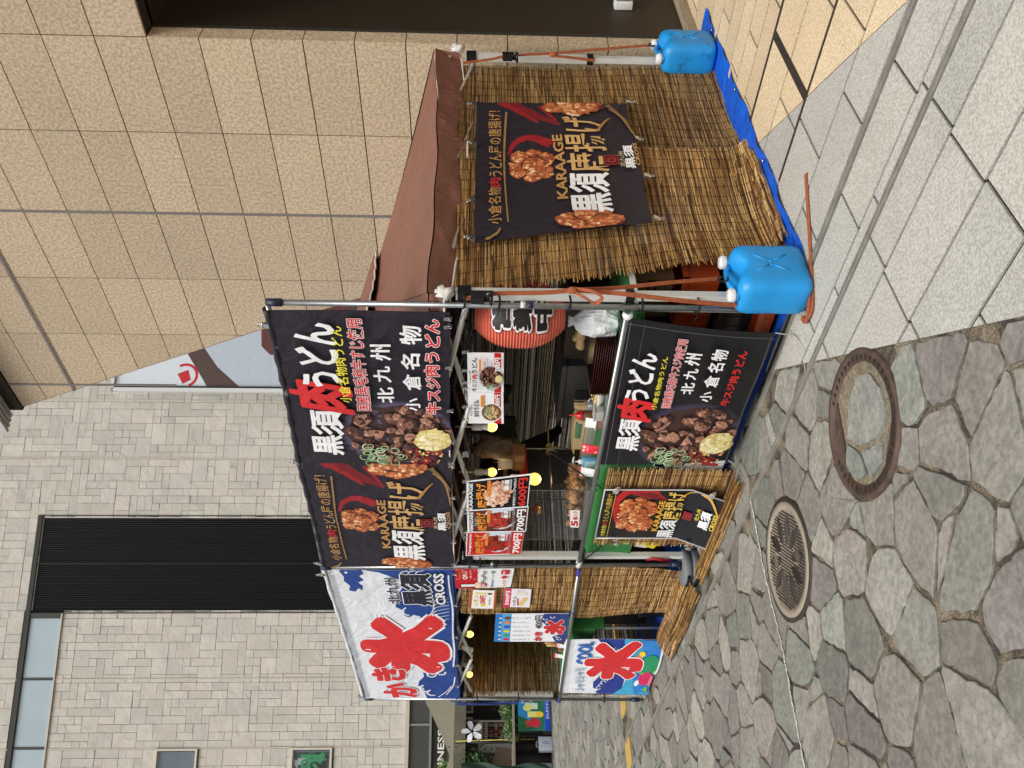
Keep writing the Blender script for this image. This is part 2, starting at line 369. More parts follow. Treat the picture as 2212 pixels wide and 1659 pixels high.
    def build(s, name, surf, nx=1, ny=1, mats=None, parent=None, thick=0, origin=None, flip=False, n_ref=None):
        """surf(s, t) -> point ; artwork lies on the side n_ref points to"""
        bm = bmesh.new(); cl = bm.loops.layers.float_color.new('Col')
        for v, f, c, z in s.e:
            if s.w*1e-6 > 1: pass
            bv = [bm.verts.new((x, y, z*DZ)) for x, y in v]
            for q in f:
                try: fa = bm.faces.new([bv[i] for i in q])
                except ValueError: continue
                for lp in fa.loops: lp[cl] = (*c, 1)
        def cut(co, no, clear):
            bmesh.ops.bisect_plane(bm, geom=bm.verts[:]+bm.edges[:]+bm.faces[:], dist=1e-7, plane_co=co, plane_no=no, clear_outer=clear)
        cut((0, 0, 0), (-1, 0, 0), True); cut((s.w, 0, 0), (1, 0, 0), True); cut((0, 0, 0), (0, -1, 0), True); cut((0, s.h, 0), (0, 1, 0), True)
        for i in range(1, nx): cut((s.w*i/nx, 0, 0), (1, 0, 0), False)
        for j in range(1, ny): cut((0, s.h*j/ny, 0), (0, 1, 0), False)
        G = [[Vector(surf(i/nx, j/ny)) for i in range(nx+1)] for j in range(ny+1)]
        a = (G[0][nx]-G[0][0]).cross(G[ny][0]-G[0][0]).normalized(); Nn = -a     # s x t(down) points away from viewer
        if n_ref is not None and Nn.dot(Vector(n_ref)) < 0: Nn = -Nn
        o0 = Vector(origin) if origin is not None else (Vector(parent['_o']) if parent is not None else Vector((0, 0, 0)))
        def mp(x, y, z):
            fs = min(max(x/s.w, 0), 1)*nx; ft = min(max(y/s.h, 0), 1)*ny; i = min(int(fs), nx-1); j = min(int(ft), ny-1); fs -= i; ft -= j
            p = (G[j][i]*(1-fs)+G[j][i+1]*fs)*(1-ft)+(G[j+1][i]*(1-fs)+G[j+1][i+1]*fs)*ft
            return p+Nn*z-o0
        for v in bm.verts: v.co = mp(*v.co)
        bm.normal_update()
        for fa in bm.faces:
            if fa.normal.dot(Nn) < 0: fa.normal_flip()
        # back and rim
        th = thick or .0015; bk = [[bm.verts.new(mp(i/nx*s.w, j/ny*s.h, -th)) for i in range(nx+1)] for j in range(ny+1)]
        fr = [[bm.verts.new(mp(i/nx*s.w, j/ny*s.h, DZ*.9)) for i in range(nx+1)] for j in range(ny+1)]
        def fc(q, c):
            fa = bm.faces.new(q)
            for lp in fa.loops: lp[cl] = (*c, 1)
        bc = s.base
        for j in range(ny):
            for i in range(nx): fc([bk[j][i], bk[j][i+1], bk[j+1][i+1], bk[j+1][i]], bc)
        for i in range(nx):
            for j in (0, ny): fc([bk[j][i], bk[j][i+1], fr[j][i+1], fr[j][i]], bc)
        for j in range(ny):
            for i in (0, nx): fc([bk[j][i], bk[j+1][i], fr[j+1][i], fr[j][i]], bc)
        loose = [v for v in bm.verts if not v.link_faces]
        if loose: bmesh.ops.delete(bm, geom=loose, context='VERTS')
        me = bpy.data.meshes.new(name); bm.to_mesh(me); bm.free(); me.materials.append(mats or M['print'])
        o = bpy.data.objects.new(name, me); COL.objects.link(o); o['_o'] = list(o0)
        if parent is not None: o.parent = parent
        elif origin is not None: o.location = o0
        return o
def quad(TL, TR, BR, BL, disp=None, n=(0, -1, 0)):
    TL, TR, BR, BL = map(Vector, (TL, TR, BR, BL)); n = Vector(n)
    def f(s, t):
        p = (TL*(1-s)+TR*s)*(1-t)+(BL*(1-s)+BR*s)*t
        return p+n*disp(s, t) if disp else p
    return f
# ================================================================ SETTING
def sdist(x, y): return y+.79*x+.396          # >0 on the granite side of the paving boundary
def vis(x, y, mx=.85):
    d = Vector((x, y, 0))-Vector(CAM); z = d.dot(fw)
    if z < .3: return False
    X = 1106-FPX*d.dot(u2)/z; Y = 1659-829.5-FPX*d.dot(r2)/z+0
    Y = 829.5-FPX*d.dot(r2)/z
    return -2212*mx < X < 2212*(1+mx) and -1659*mx < Y < 1659*(1+mx)
MH = [((.19, -.955), .325), ((-.985, -.965), .318)]
def build_ground():
    b = MB(); b.add([(-90, -60, -.03), (60, -60, -.03), (60, 90, -.03), (-90, 90, -.03)], [(0, 1, 2, 3)])
    struct(b, 'ground', M['mortar'])
    b = MB(); b.sheet(lambda s, t: (-30+38*s, -6+22*t, 0), 40, 24, smooth=False); o = struct(b, 'mortar_bed', M['mortar'])
    # --- flagstones
    g = random.Random(11); S = .275; pts = []
    xs = np.arange(-25, 1.8, S); ys = np.arange(-5.2, 9.5, S*.72)
    for j, y in enumerate(ys):
        for i, x in enumerate(xs):
            X = x+(S/2 if j % 2 else 0)+g.uniform(-.46, .46)*S; Y = y+g.uniform(-.46, .46)*S*.8
            if g.random() < .16: continue
            pts.append((X, Y))
    for (mx_, my_), r in MH:
        pts = [q for q in pts if math.hypot(q[0]-mx_, q[1]-my_) > r+.20]+[(mx_+(r+.11+.03*(k % 2))*math.cos(k*math.pi/6+.2), my_+(r+.11+.03*(k % 2))*math.sin(k*math.pi/6+.2)) for k in range(12)]+[(mx_, my_)]
    grid = {}
    for k, (x, y) in enumerate(pts): grid.setdefault((int(x//.6), int(y//.6)), []).append(k)
    mb = MB(); tones = [(136, 133, 123), (132, 128, 119), (129, 131, 121), (136, 130, 122), (124, 123, 114), (140, 138, 128), (128, 123, 117), (145, 142, 131)]
    wt = [g.uniform(-.018, .018) for _ in pts]
    for k, (x, y) in enumerate(pts):
        if not vis(x, y): continue
        if sdist(x, y) > -.01: continue
        if any(math.hypot(x-c_[0], y-c_[1]) < r_ for c_, r_ in MH): continue
        if -22 < x and False: continue
        R0 = .8; poly = [(x-R0, y-R0), (x+R0, y-R0), (x+R0, y+R0), (x-R0, y+R0)]
        gi, gj = int(x//.6), int(y//.6); nb = [q for a in (-2, -1, 0, 1, 2) for c in (-2, -1, 0, 1, 2) for q in grid.get((gi+a, gj+c), ()) if q != k]
        nb.sort(key=lambda q: (pts[q][0]-x)**2+(pts[q][1]-y)**2)
        ins = g.uniform(.005, .010)
        planes = []
        for q in nb[:18]:
            a, c = pts[q]; dx, dy = a-x, c-y; L = math.hypot(dx, dy); planes.append((dx/L, dy/L, ((a+x)/2)*dx/L+((c+y)/2)*dy/L+(wt[k]-wt[q])/(2*L)-ins*g.uniform(.5, 1.9)))
        L = math.hypot(.79, 1); planes.append((.79/L, 1/L, (-.396)/L-.009))
        for ly in (-.018, -.372):                       # the two drain lines cut through the flags
            if y > ly: planes.append((0, -1, -(ly+.028)))
            else: planes.append((0, 1, ly-.028))
        if -7.5 < x < -5.9 and y > -.37:                # tactile strip
            if x > -6.65: planes.append((-1, 0, 6.47))
            elif x < -6.65: planes.append((1, 0, -6.87))
        for nx_, ny_, dd in planes:
            out = []; n = len(poly)
            for i in range(n):
                p, q = poly[i], poly[(i+1) % n]; dp = p[0]*nx_+p[1]*ny_-dd; dq = q[0]*nx_+q[1]*ny_-dd
                if dp <= 0: out.append(p)
                if (dp < 0) != (dq < 0) and abs(dp-dq) > 1e-12:
                    t = dp/(dp-dq); out.append((p[0]+(q[0]-p[0])*t, p[1]+(q[1]-p[1])*t))
            poly = out
            if len(poly) < 3: break
        if len(poly) < 3: continue
        cut = []; n = len(poly)
        for i in range(n):
            p, q, r_ = poly[i-1], poly[i], poly[(i+1) % n]; L0 = math.hypot(q[0]-p[0], q[1]-p[1]); L1 = math.hypot(r_[0]-q[0], r_[1]-q[1])
            if g.random() < .28 and min(L0, L1) > .09:
                a_, c_ = g.uniform(.015, .045), g.uniform(.015, .045)
                cut += [(q[0]+(p[0]-q[0])/L0*a_, q[1]+(p[1]-q[1])/L0*a_), (q[0]+(r_[0]-q[0])/L1*c_, q[1]+(r_[1]-q[1])/L1*c_)]
            else: cut.append(q)
        poly = cut
        # keep clear of manholes
        ok = True
        for (cx, cy), r in MH:
            rr = r+.03
            if all(math.hypot(px-cx, py-cy) < rr for px, py in poly): ok = False
            poly = [(px, py) if math.hypot(px-cx, py-cy) > rr else (cx+(px-cx)/max(math.hypot(px-cx, py-cy), .01)*rr, cy+(py-cy)/max(math.hypot(px-cx, py-cy), .01)*rr) for px, py in poly]
        if not ok: continue
        ar = sum(poly[i][0]*poly[(i+1) % len(poly)][1]-poly[(i+1) % len(poly)][0]*poly[i][1] for i in range(len(poly)))/2
        if ar < .004: continue
        near = math.hypot(x-CAM[0], y-CAM[1]) < 7
        rough = []; n = len(poly); cx = sum(p[0] for p in poly)/n; cy = sum(p[1] for p in poly)/n
        for i in range(n):
            p, q = poly[i], poly[(i+1) % n]; L = math.hypot(q[0]-p[0], q[1]-p[1]); m = max(1, int(L/(.035 if near else .12)))
            px, py = p
            if m > 1:      # round the corner a little
                px += (cx-px)*.02; py += (cy-py)*.02
            rough.append((px+g.uniform(-.003, .003), py+g.uniform(-.003, .003)))
            for a in range(1, m):
                t = a/m; j = .007; rough.append((p[0]+(q[0]-p[0])*t+g.uniform(-j, j), p[1]+(q[1]-p[1])*t+g.uniform(-j, j)))
        for (mx_, my_), r in MH:
            rough = [(px, py) if math.hypot(px-mx_, py-my_) > r+.02 else (mx_+(px-mx_)/math.hypot(px-mx_, py-my_)*(r+.02), my_+(py-my_)/math.hypot(px-mx_, py-my_)*(r+.02)) for px, py in rough]
        t = g.choice(tones); d = g.uniform(.83, 1.06); c = lin(tuple(min(1, v/255*d) for v in t)); n = len(rough); z = .012+g.uniform(-.002, .004)
        tx, ty = g.uniform(-.01, .01), g.uniform(-.01, .01)
        ip = [(px+(cx-px)*.035, py+(cy-py)*.035) for px, py in rough]
        zz = lambda px, py: z+(px-cx)*tx+(py-cy)*ty
        mb.add([(px, py, zz(px, py)) for px, py in ip], [tuple(range(n))], c)
        mb.add([(px, py, zz(px, py)) for px, py in ip]+[(px, py, zz(px, py)-.004) for px, py in rough]+[(px, py, -.005) for px, py in rough],
               [(i+n, (i+1) % n+n, (i+1) % n, i) for i in range(n)]+[(i+2*n, (i+1) % n+2*n, (i+1) % n+n, i+n) for i in range(n)], c)
    struct(mb, 'flagstone_paving', M['stone'])
    # --- granite slabs in rows parallel to the shop front
    rows = [-3.05, -2.75, -2.44, -2.14, -1.83, -1.53, -1.22, -.91, -.6, -.39, -.352, -.28, -.005, .05, .34, .73, 1.09, 1.45, 1.68, 1.92, 2.14, 2.36, 2.6, 2.85, 3.3, 3.7, 4.1, 4.5, 5, 5.5, 6]
    off = {-.91: .11+.0, -.6: .785, -.39: .45, -.28: .74, -.005: .405, .05: .41, .34: .70, .73: .62, 1.09: .18, 1.45: .30, 1.68: .62, 1.92: .3}
    grey = [(174, 171, 162), (169, 167, 159), (178, 175, 165), (172, 169, 162)]; tan = [(204, 183, 150), (200, 179, 147), (207, 187, 154), (197, 176, 145)]
    b = MB(); b.add([(-1.2, 7, .003), (-1.2, .552, .003), (3.4, -3.082, .003), (9, -3.3, .003), (9, 7, .003)], [(4, 3, 2, 1, 0)]); struct(b, 'slab_bed', M['joint'])
    mb = MB()
    def clip(poly, a, b_, c):
        out = []; n = len(poly)
        for i in range(n):
            p, q = poly[i], poly[(i+1) % n]; dp = p[0]*a+p[1]*b_-c; dq = q[0]*a+q[1]*b_-c
            if dp <= 0: out.append(p)
            if (dp < 0) != (dq < 0): t = dp/(dp-dq); out.append((p[0]+(q[0]-p[0])*t, p[1]+(q[1]-p[1])*t))
        return out
    for ri in range(len(rows)-1):
        y0, y1 = rows[ri], rows[ri+1]
        if abs(y0+.39) < .001 or abs(y0+.005) < .001: continue              # drain slots
        W = .655 if abs(y0+.352) > .01 else .523
        x = off.get(y0, .78+.33*((ri) % 2))-W*8 if y0 != -.352 else .40-W*8
        while x < 8.5:
            x1 = x+W; cxm, cym = (x+x1)/2, (y0+y1)/2
            jo = .0075; q = [(x+jo, y0+jo), (x1-jo, y0+jo), (x1-jo, y1-jo), (x+jo, y1-jo)]
            for side in (0, 1):
                pl = clip(q, -.79/1.2744, -1/1.2744, .396/1.2744-.0)
                if len(pl) < 3: continue
                L = math.hypot(1.095, 1.304)
                pl = clip(pl, 1.095/L, 1.304/L, 1.846/L-.003) if side == 0 else clip(pl, -1.095/L, -1.304/L, -1.846/L-.003)
                if len(pl) < 3: continue
                c = tone(g, .98, 1.02, g.choice(tan if side else grey))
                mb.slab(pl, .004, .013+g.uniform(-.0007, .0007), c)
            x = x1
    struct(mb, 'granite_pavement', M['granite'])
    b = MB()           # dark iron joints in the tan field
    b.box((.79, .735, .004), (.845, 1.445, .0155)); b.box((-.5, 1.435, .004), (8, 1.462, .0165)); b.box((.3, .72, .004), (8, .742, .016))
    struct(b, 'joint_strip', M['iron_dark'])
    # slot drains: steel angle pairs with a dark slot
    for nm, y, x0 in (('shop', .022, -24), ('street', -.371, -24)):
        b = MB(); y = y if nm == 'street' else .022
        yy = -.371 if nm == 'street' else .022
        for (xa, xb, yc) in ((x0, .0, -.018 if nm == 'shop' else -.372), (.0, 8.5, yy)):
            for dy, hw, h in ((-.013, .0032, .018), (0, .003, .0165), (.013, .0032, .018)): b.box((xa, yc+dy-hw, -.01), (xb, yc+dy+hw, h))
        o = b.build('slot_drain', M['steel2']); o['kind'] = 'structure'
    # tactile strip
    b = MB()
    for y in np.arange(-.34, 3, .3):
        if abs(y+.04) < .1: continue
        b.box((-6.85, y, 0), (-6.5, y+.295, .016), C8(190, 158, 84))
        for k in range(4): b.rbox((-6.82+.082*k, y+.01, .016), (-6.785+.082*k, y+.285, .021), .01, C8(200, 168, 92))
    struct(b, 'tactile_strip', M['flat'])
    b = MB(); p = [(-1.277, -.385), (-1.31, -.6), (-1.341, -.78), (-1.35, -1.0), (-1.348, -1.189), (-1.36, -1.35), (-1.397, -1.53), (-1.42, -1.7), (-1.453, -1.911), (-1.47, -2.3)]
    gg = random.Random(3)
    for k in range(len(p)-1):
        for m in range(9):
            t = m/9; x = p[k][0]+(p[k+1][0]-p[k][0])*t+gg.uniform(-.006, .006); y = p[k][1]+(p[k+1][1]-p[k][1])*t; wd = gg.uniform(.003, .011)
            if y < -1.95 and False: continue
            b.add([(x-wd, y, .0195), (x+wd*gg.uniform(.3, 1), y, .0195), (x+wd*gg.uniform(.3, 1), y-.026, .0195), (x-wd, y-.026, .0195)], [(3, 2, 1, 0)], C8(212, 208, 196))
    struct(b, 'paint_line', M['flat'])
M['steel2'] = mat('drain_steel', C8(150, 147, 138), .55, .2, var=.2, vscale=15)
M['mortarpatch'] = mat('pale_cement', C8(190, 182, 160), .95, 0, var=.3, vscale=20, bump=.6, bscale=80)
build_ground()

def manholes():
    # rusty ring cover filled with flagstones
    (cx, cy), r = MH[0]; o = thing('manhole_cover', 'rusty iron manhole cover with flagstone set inside its ring', 'manhole cover', (cx, cy, 0))
    b = MB(); z = .016
    b.lathe((cx, cy, 0), [(r+.012, -.01), (r+.012, z), (r-.012, z+.002), (r-.014, z-.004), (r-.05, z-.003), (r-.052, -.012)], 72, (1, 1, 1))
    for k in range(44):
        a = 2*math.pi*k/44; c, s_ = math.cos(a), math.sin(a)
        if 2.2 < a < 3.0 or 4.7 < a < 5.1: continue
        M3 = Matrix.Translation((cx+c*(r-.031), cy+s_*(r-.031), z-.003)) @ Matrix.Rotation(a, 4, 'Z'); b.box((-.011, -.007, 0), (.011, .007, .0035), mi=1, M=M3)
    b.build('ring', [M['iron_rust'], M['iron_dark']], o)
    b = MB(); b.lathe((cx, cy, 0), [(r-.05, .004), (0.001, .004)], 48); b.build('cement_fill', M['sandy'], o)
    def wedge(a0, a1, rin, nm, m, zz, col=(1, 1, 1)):
        n = 12; R1 = r-.056; pts = [(cx+math.cos(a0+(a1-a0)*k/n)*R1, cy+math.sin(a0+(a1-a0)*k/n)*R1) for k in range(n+1)]; b = MB(); b.slab(pts, .004, zz, col); return b.build(nm, m, o)
    wedge(R(120), R(205), 0, 'cover_plate', M['iron_rust'], .013); wedge(R(-75), R(-38), 0, 'cover_plate', M['iron_rust'], .013)
    for pts, c in (([(-.15, .03), (-.03, .15), (.10, .18), (.20, .12), (.235, .0), (.21, -.11), (.12, -.15), (.03, -.12), (-.07, -.07)], (134, 134, 126)), ([(-.24, -.06), (-.17, .01), (-.10, -.09), (-.10, -.20), (-.17, -.185), (-.22, -.13)], (124, 128, 118)),
                   ([(-.08, -.11), (.02, -.15), (.10, -.18), (.05, -.245), (-.075, -.245)], (130, 132, 126))):
        g = random.Random(len(pts)); q = []
        for i in range(len(pts)):
            p0, p1 = pts[i], pts[(i+1) % len(pts)]
            for m in range(4): t = m/4; q.append((cx+p0[0]+(p1[0]-p0[0])*t+g.uniform(-.004, .004), cy+p0[1]+(p1[1]-p0[1])*t+g.uniform(-.004, .004)))
        A = sum(q[i][0]*q[(i+1) % len(q)][1]-q[(i+1) % len(q)][0]*q[i][1] for i in range(len(q)))
        if A < 0: q = q[::-1]
        b = MB(); b.slab(q, .004, .0165, C8(*c)); b.build('inset_stone', M['stone'], o)
    # pale patterned cover
    (cx, cy), r = MH[1]; o = thing('manhole_cover', 'pale iron manhole cover with leaf and chequer relief beside the white line', 'manhole cover', (cx, cy, 0))
    b = MB(); b.lathe((cx, cy, 0), [(r+.022, -.01), (r+.02, .015), (r-.005, .018)], 72); b.build('ring', M['iron_dark'], o)
    b = MB(); b.lathe((cx, cy, 0), [(r-.006, .006), (r-.006, .0195), (r-.048, .0195), (r-.048, .0155), (.001, .0155)], 72); b.build('lid', M['iron_pale'], o)
    b = MB(); zt = .019; rr = r-.055
    for k in range(10):       # leaves made of raised ribs
        a = 2*math.pi*k/10+.2
        for m in range(-3, 4):
            pts = []
            for q in range(7):
                t = q/6; rad = rr*(.3+.66*t); off = m*.011*math.sin(math.pi*min(1, t*1.02))
                pts.append((cx+math.cos(a)*rad-math.sin(a)*off, cy+math.sin(a)*rad+math.cos(a)*off, zt-.001))
            b.tube(pts, [.0012, .0026, .003, .003, .003, .0026, .0012], 4, smooth=False)
    b.build('relief_leaf', M['iron_dark'], o)
    b = MB()
    n = 24
    for i in range(-n, n):
        for j in range(-n, n):
            if (i+j) % 2: continue
            x, y = i*.0125, j*.0125; R_ = math.hypot(x, y)
            if R_ > rr: continue
            a = (math.atan2(y, x)-.2) % (2*math.pi/10); wdt = .05*math.sin(math.pi*max(0, min(1, (R_/rr-.3)/.66))) if R_ > rr*.3 else 0
            if min(a, 2*math.pi/10-a)*R_ < wdt*.8: continue
            b.box((cx+x-.005, cy+y-.005, .0155), (cx+x+.005, cy+y+.005, .0185))
    b.build('relief_chequer', M['iron_dark'], o)
manholes()

# ---------------------------------------------------------------- tan granite building
YW = 2.95; PH = .3928; XS = [-.017, -.831, -1.654, -2.443, -3.211, -4.012, -4.8, -5.6]
def zl(k): return 4.2714-k*PH
def tan_building():
    o = thing('granite_building', 'building clad in large speckled tan granite panels behind the stall', 'building', (-1.5, YW, 0))
    edge = lambda z: -3.076-(z-3.885)*((4.415-3.076)/(6.977-3.885))     # slanted left edge of the clad wall
    g = random.Random(4); mb = MB(); TOP = 6.95; LOW = -.05
    cols = XS[::-1]; cells = [(cols[i], cols[i+1]) for i in range(len(cols)-1)]
    def shade(): return tone(g, .96, 1.025, (188, 169, 141))
    def panel(x0, x1, z0, z1):
        gp = .0045; pts = [(x0+gp, z0+gp), (x1-gp, z0+gp), (x1-gp, z1-gp), (x0+gp, z1-gp)]
        out = []                                   # clip by the slanted edge : keep x > edge(z)
        n = 4; f = lambda p: edge(p[1])+.006-p[0]
        for i in range(n):
            p, q = pts[i], pts[(i+1) % n]; dp, dq = f(p), f(q)
            if dp <= 0: out.append(p)
            if (dp < 0) != (dq < 0): t = dp/(dp-dq); out.append((p[0]+(q[0]-p[0])*t, p[1]+(q[1]-p[1])*t))
        if len(out) < 3: return
        c = shade(); m = len(out); y = YW+g.uniform(-.0008, .0008)
        mb.add([(a, y, b) for a, b in out]+[(a, YW+.03, b) for a, b in out], [tuple(range(m))]+[(i, i+m, (i+1) % m+m, (i+1) % m) for i in range(m)], c)
    k = -7
    rows = [zl(q) for q in range(12, -8, -1)]
    for i in range(len(rows)-1):
        z0, z1 = max(rows[i], LOW), min(rows[i+1], TOP)
        if z1-z0 < .03: continue
        for x0, x1 in cells: panel(x0, x1, z0, z1)
        if z0 >= zl(0)-.01:
            for j in range(7): panel(XS[0]+.814*j, XS[0]+.814*(j+1), z0, z1)
    mb.build('wall_panels', M['wallpanel'], o)
    b = MB()                                        # body behind the panels, following the slanted edge
    def prism(pts, y0, y1, bb, col=(1, 1, 1)):
        n = len(pts); bb.add([(a, y0, c) for a, c in pts], [tuple(range(n))], col); bb.add([(a, y1, c) for a, c in pts], [tuple(reversed(range(n)))], col)
        bb.add([(a, y0, c) for a, c in pts]+[(a, y1, c) for a, c in pts], [(i, i+n, (i+1) % n+n, (i+1) % n) for i in range(n)], col)
    prism([(edge(0)+0, 0), (XS[0]-.012, 0), (XS[0]-.012, zl(0)+.01), (6, zl(0)+.01), (6, TOP), (edge(TOP), TOP)] if False else [(edge(-.05), -.05), (XS[0]-.012, -.05), (XS[0]-.012, zl(0)+.012), (6, zl(0)+.012), (6, TOP-.004), (edge(TOP), TOP-.004)], YW+.02, YW+.24, b)
    b.build('wall_core', M['joint'], o)
    b = MB()                                        # stone soffit along the slanted edge, with joints
    zs = [-.05]+[zl(q) for q in range(10, -8, -1)]
    for i in range(len(zs)-1):
        z0, z1 = zs[i]+.004, min(zs[i+1], TOP)-.004
        if z1 <= z0: continue
        c = lin(tuple(v/255*.98 for v in (190, 168, 138)))
        P = [(edge(z0)-.004, YW+.002, z0), (edge(z1)-.004, YW+.002, z1), (edge(z1)-.004, YW+.235, z1), (edge(z0)-.004, YW+.235, z0)]
        b.add(P, [(0, 1, 2, 3)], c)
    b.build('edge_panels', M['wallpanel'], o)
    b = MB()                                        # wide sealant joints
    b.box((-1.667, YW-.006, 0), (-1.641, YW+.004, TOP)); b.box((-4.026, YW-.006, 5.11), (-3.998, YW+.004, TOP)); b.box((edge(6.27)-.01, YW-.007, 6.255), (6, YW+.003, 6.285))
    b.build('sealant_joint', M['grey_joint'], o)
    # recess at the right
    b = MB(); zz = [zl(q) for q in range(0, 12)]+[-.0]
    for i in range(len(zz)-1):
        z1, z0 = zz[i]-.004, max(zz[i+1], 0)+.004
        if z1 > z0: b.box((XS[0]-.03, YW+.004, z0), (XS[0]+g.uniform(0, .001), YW+.165, z1), shade())
    b.build('jamb_panels', M['wallpanel'], o)
    b = MB(); b.box((XS[0]-.1, YW+.165, 0), (XS[0]-.022, YW+3.4, zl(0)+.01)); b.box((XS[0]-.1, YW+3.3, .0), (6, YW+3.4, zl(0)+.01)); b.build('recess_lining', M['dark_metal'], o)
    b = MB(); b.box((XS[0]-.1, YW+.2, zl(0)+.012), (6, YW+3.4, zl(0)+.05)); b.build('recess_ceiling', M['dark_metal'], o)
    b = MB(); b.box((XS[0]-.02, YW+.17, 0), (XS[0]+.055, YW+3.3, .09), C8(150, 134, 112)); b.build('plinth', M['wallpanel'], o)
    b = MB(); b.rbox((XS[0]-.02, YW+.70, .47), (XS[0]+.05, YW+.80, .62), .012, C8(206, 208, 206)); tagp = b.build('wall_light', M['flat'], o)
    b = MB(); b.box((XS[0]+.05, YW+.715, .485), (XS[0]+.056, YW+.785, .605), C8(120, 124, 126)); b.build('diffuser', M['gloss'], tagp)
    # eaves above: dark gap and pale louvres sloping out of the top left corner
    e = thing('roof_louvre', 'pale metal louvres jutting from the top corner of the tan wall', 'louvre', (-4.6, YW-.1, 7.0))
    b = MB()
    for i in range(4): b.box((-4.58+.02*i, YW-.24+.06*i, 7.10), (6, YW-.20+.06*i, 7.2))
    b.build('blade', mat('louvre_white', C8(190, 190, 186), .5), e)
    b = MB(); b.box((-4.44, YW-.02, 6.955), (6, YW+.3, 7.1)); b.box((-4.54, YW-.24, 7.2), (6, YW+.3, 7.3)); b.build('soffit', M['dark_metal'], e)
tan_building()

# ---------------------------------------------------------------- grey stone building across the street
TH = R(28.1); DG = Vector((math.sin(TH), math.cos(TH), 0)); NG = Vector((DG.y, -DG.x, 0)); PG = Vector((-19, 4, 0))
def GP(a, z, off=0): return PG+DG*a+NG*off+Vector((0, 0, z))
def gbox(b, a0, a1, z0, z1, o0, o1, col=(1, 1, 1), mi=0):
    P = [GP(a, z, o) for z in (z0, z1) for o in (o0, o1) for a in (a0, a1)]
    b.add(P, [(0, 1, 3, 2), (4, 6, 7, 5), (0, 4, 5, 1), (2, 3, 7, 6), (0, 2, 6, 4), (1, 5, 7, 3)], col, mi)
def grey_building():
    o = thing('stone_building', 'pale grey building tiled with irregular split stone blocks', 'building', tuple(PG))
    g = random.Random(21); U = .2; A0, A1, Z0, Z1 = -8.5, 13.5, 3.6, 17.2
    na, nz = int((A1-A0)/U), int((Z1-Z0)/U); occ = np.zeros((na, nz), bool)
    def hole(a, z):
        if 3.22 < a < 5.78 and z < 13.5: return True
        if a < 3.22 and 12.6 < z < 13.52: return True
        if -1.75 < a < -.08 and (8.86 < z < 9.85 or 5.47 < z < 6.45): return True
        return False
    for i in range(na):
        for j in range(nz):
            if hole(A0+(i+.5)*U, Z0+(j+.5)*U): occ[i, j] = True
    b = MB()
    gb = random.Random(2); bays = [-8.4, -6.74, -5.07, -3.42, -1.75, -.08, 1.59, 3.24, 5.76, 7.33, 8.96, 10.6, 12.2, 13.5]
    lv = [3.6, 4.84, 6.45, 8.32, 10.2, 12.02, 13.5, 15.3, 17.2]
    def lines(q, L): return sum(1 for v in L if v <= q+1e-6)
    for j in range(nz):
        for i in range(na):
            if occ[i, j]: continue
            opts = [(2, 2), (2, 1), (1, 2), (3, 2), (2, 3), (1, 1), (3, 1), (2, 2), (1, 3)]; g.shuffle(opts)
            for wa, wz in opts+[(1, 1)]:
                if i+wa > na or j+wz > nz or occ[i:i+wa, j:j+wz].any(): continue
                if lines(A0+(i+.5)*U, bays) != lines(A0+(i+wa-.5)*U, bays): continue
                break
            else: wa, wz = 1, 1
            occ[i:i+wa, j:j+wz] = True
            a0, z0 = A0+i*U, Z0+j*U; a1, z1 = a0+wa*U, z0+wz*U
            k_ = g.uniform(.96, 1.03); c = lin(tuple(v/255*k_+q for v, q in zip((200, 195, 184), g.choice([(0, 0, 0), (0, .006, .006), (.008, 0, 0)]))))
            gp = .0045; d0 = g.uniform(0, .009); k = [d0+g.uniform(-.005, .005) for _ in range(4)]
            P = [GP(a0+gp, z0+gp, k[0]), GP(a1-gp, z0+gp, k[1]), GP(a1-gp, z1-gp, k[2]), GP(a0+gp, z1-gp, k[3])]; Q = [GP(a0+gp, z0+gp, -.03), GP(a1-gp, z0+gp, -.03), GP(a1-gp, z1-gp, -.03), GP(a0+gp, z1-gp, -.03)]
            b.add(P+Q, [(0, 1, 2, 3), (4, 5, 1, 0), (5, 6, 2, 1), (6, 7, 3, 2), (7, 4, 0, 3)], c)
    b.build('stone_cladding', M['ashlar'], o)
    b = MB(); gr = C8(150, 144, 132)
    for a in (-8.4, -6.74, -5.07, -3.42, -1.75, -.08, 1.59, 7.33, 8.96, 10.6, 12.2):
        for (z0, z1) in ((3.6, 12.6), (13.5, 17.2)) if a < 3 else ((3.6, 17.2),): gbox(b, a-.016, a+.016, z0, z1, .0, .022, C8(196, 188, 172))
    b.build('bay_joint', M['flat'], o)
    b = MB(); gbox(b, A0, A1, 3.6, 17.2, -.5, -.032)
    b.build('wall_core', mat('grey_grout', C8(140, 134, 122), .9), o)
    # black ribbed panel
    b = MB(); a = 3.25; dk = C8(24, 24, 25)
    gbox(b, 3.24, 5.77, 3.6, 13.5, -.03, -.02)
    while a < 5.75:
        P0 = [GP(a, 3.6, -.018), GP(a+.028, 3.6, .008), GP(a+.056, 3.6, -.018)]; P1 = [GP(a, 13.45, -.018), GP(a+.028, 13.45, .008), GP(a+.056, 13.45, -.018)]
        b.add(P0+P1, [(0, 1, 4, 3), (1, 2, 5, 4)]); a += .056
    b.build('ribbed_panel', M['louver'], o)
    b = MB()
    for q in (3.235, 4.5, 5.765): gbox(b, q-.012, q+.012, 3.6, 13.5, -.01, .03 if q != 4.5 else .012)
    gbox(b, -8.5, 3.24, 13.44, 13.56, -.02, .04); gbox(b, 3.24, 5.78, 13.44, 13.56, -.02, .04); b.build('dark_trim', mat('dark_bronze_trim', C8(44, 42, 36), .5, .3), o)
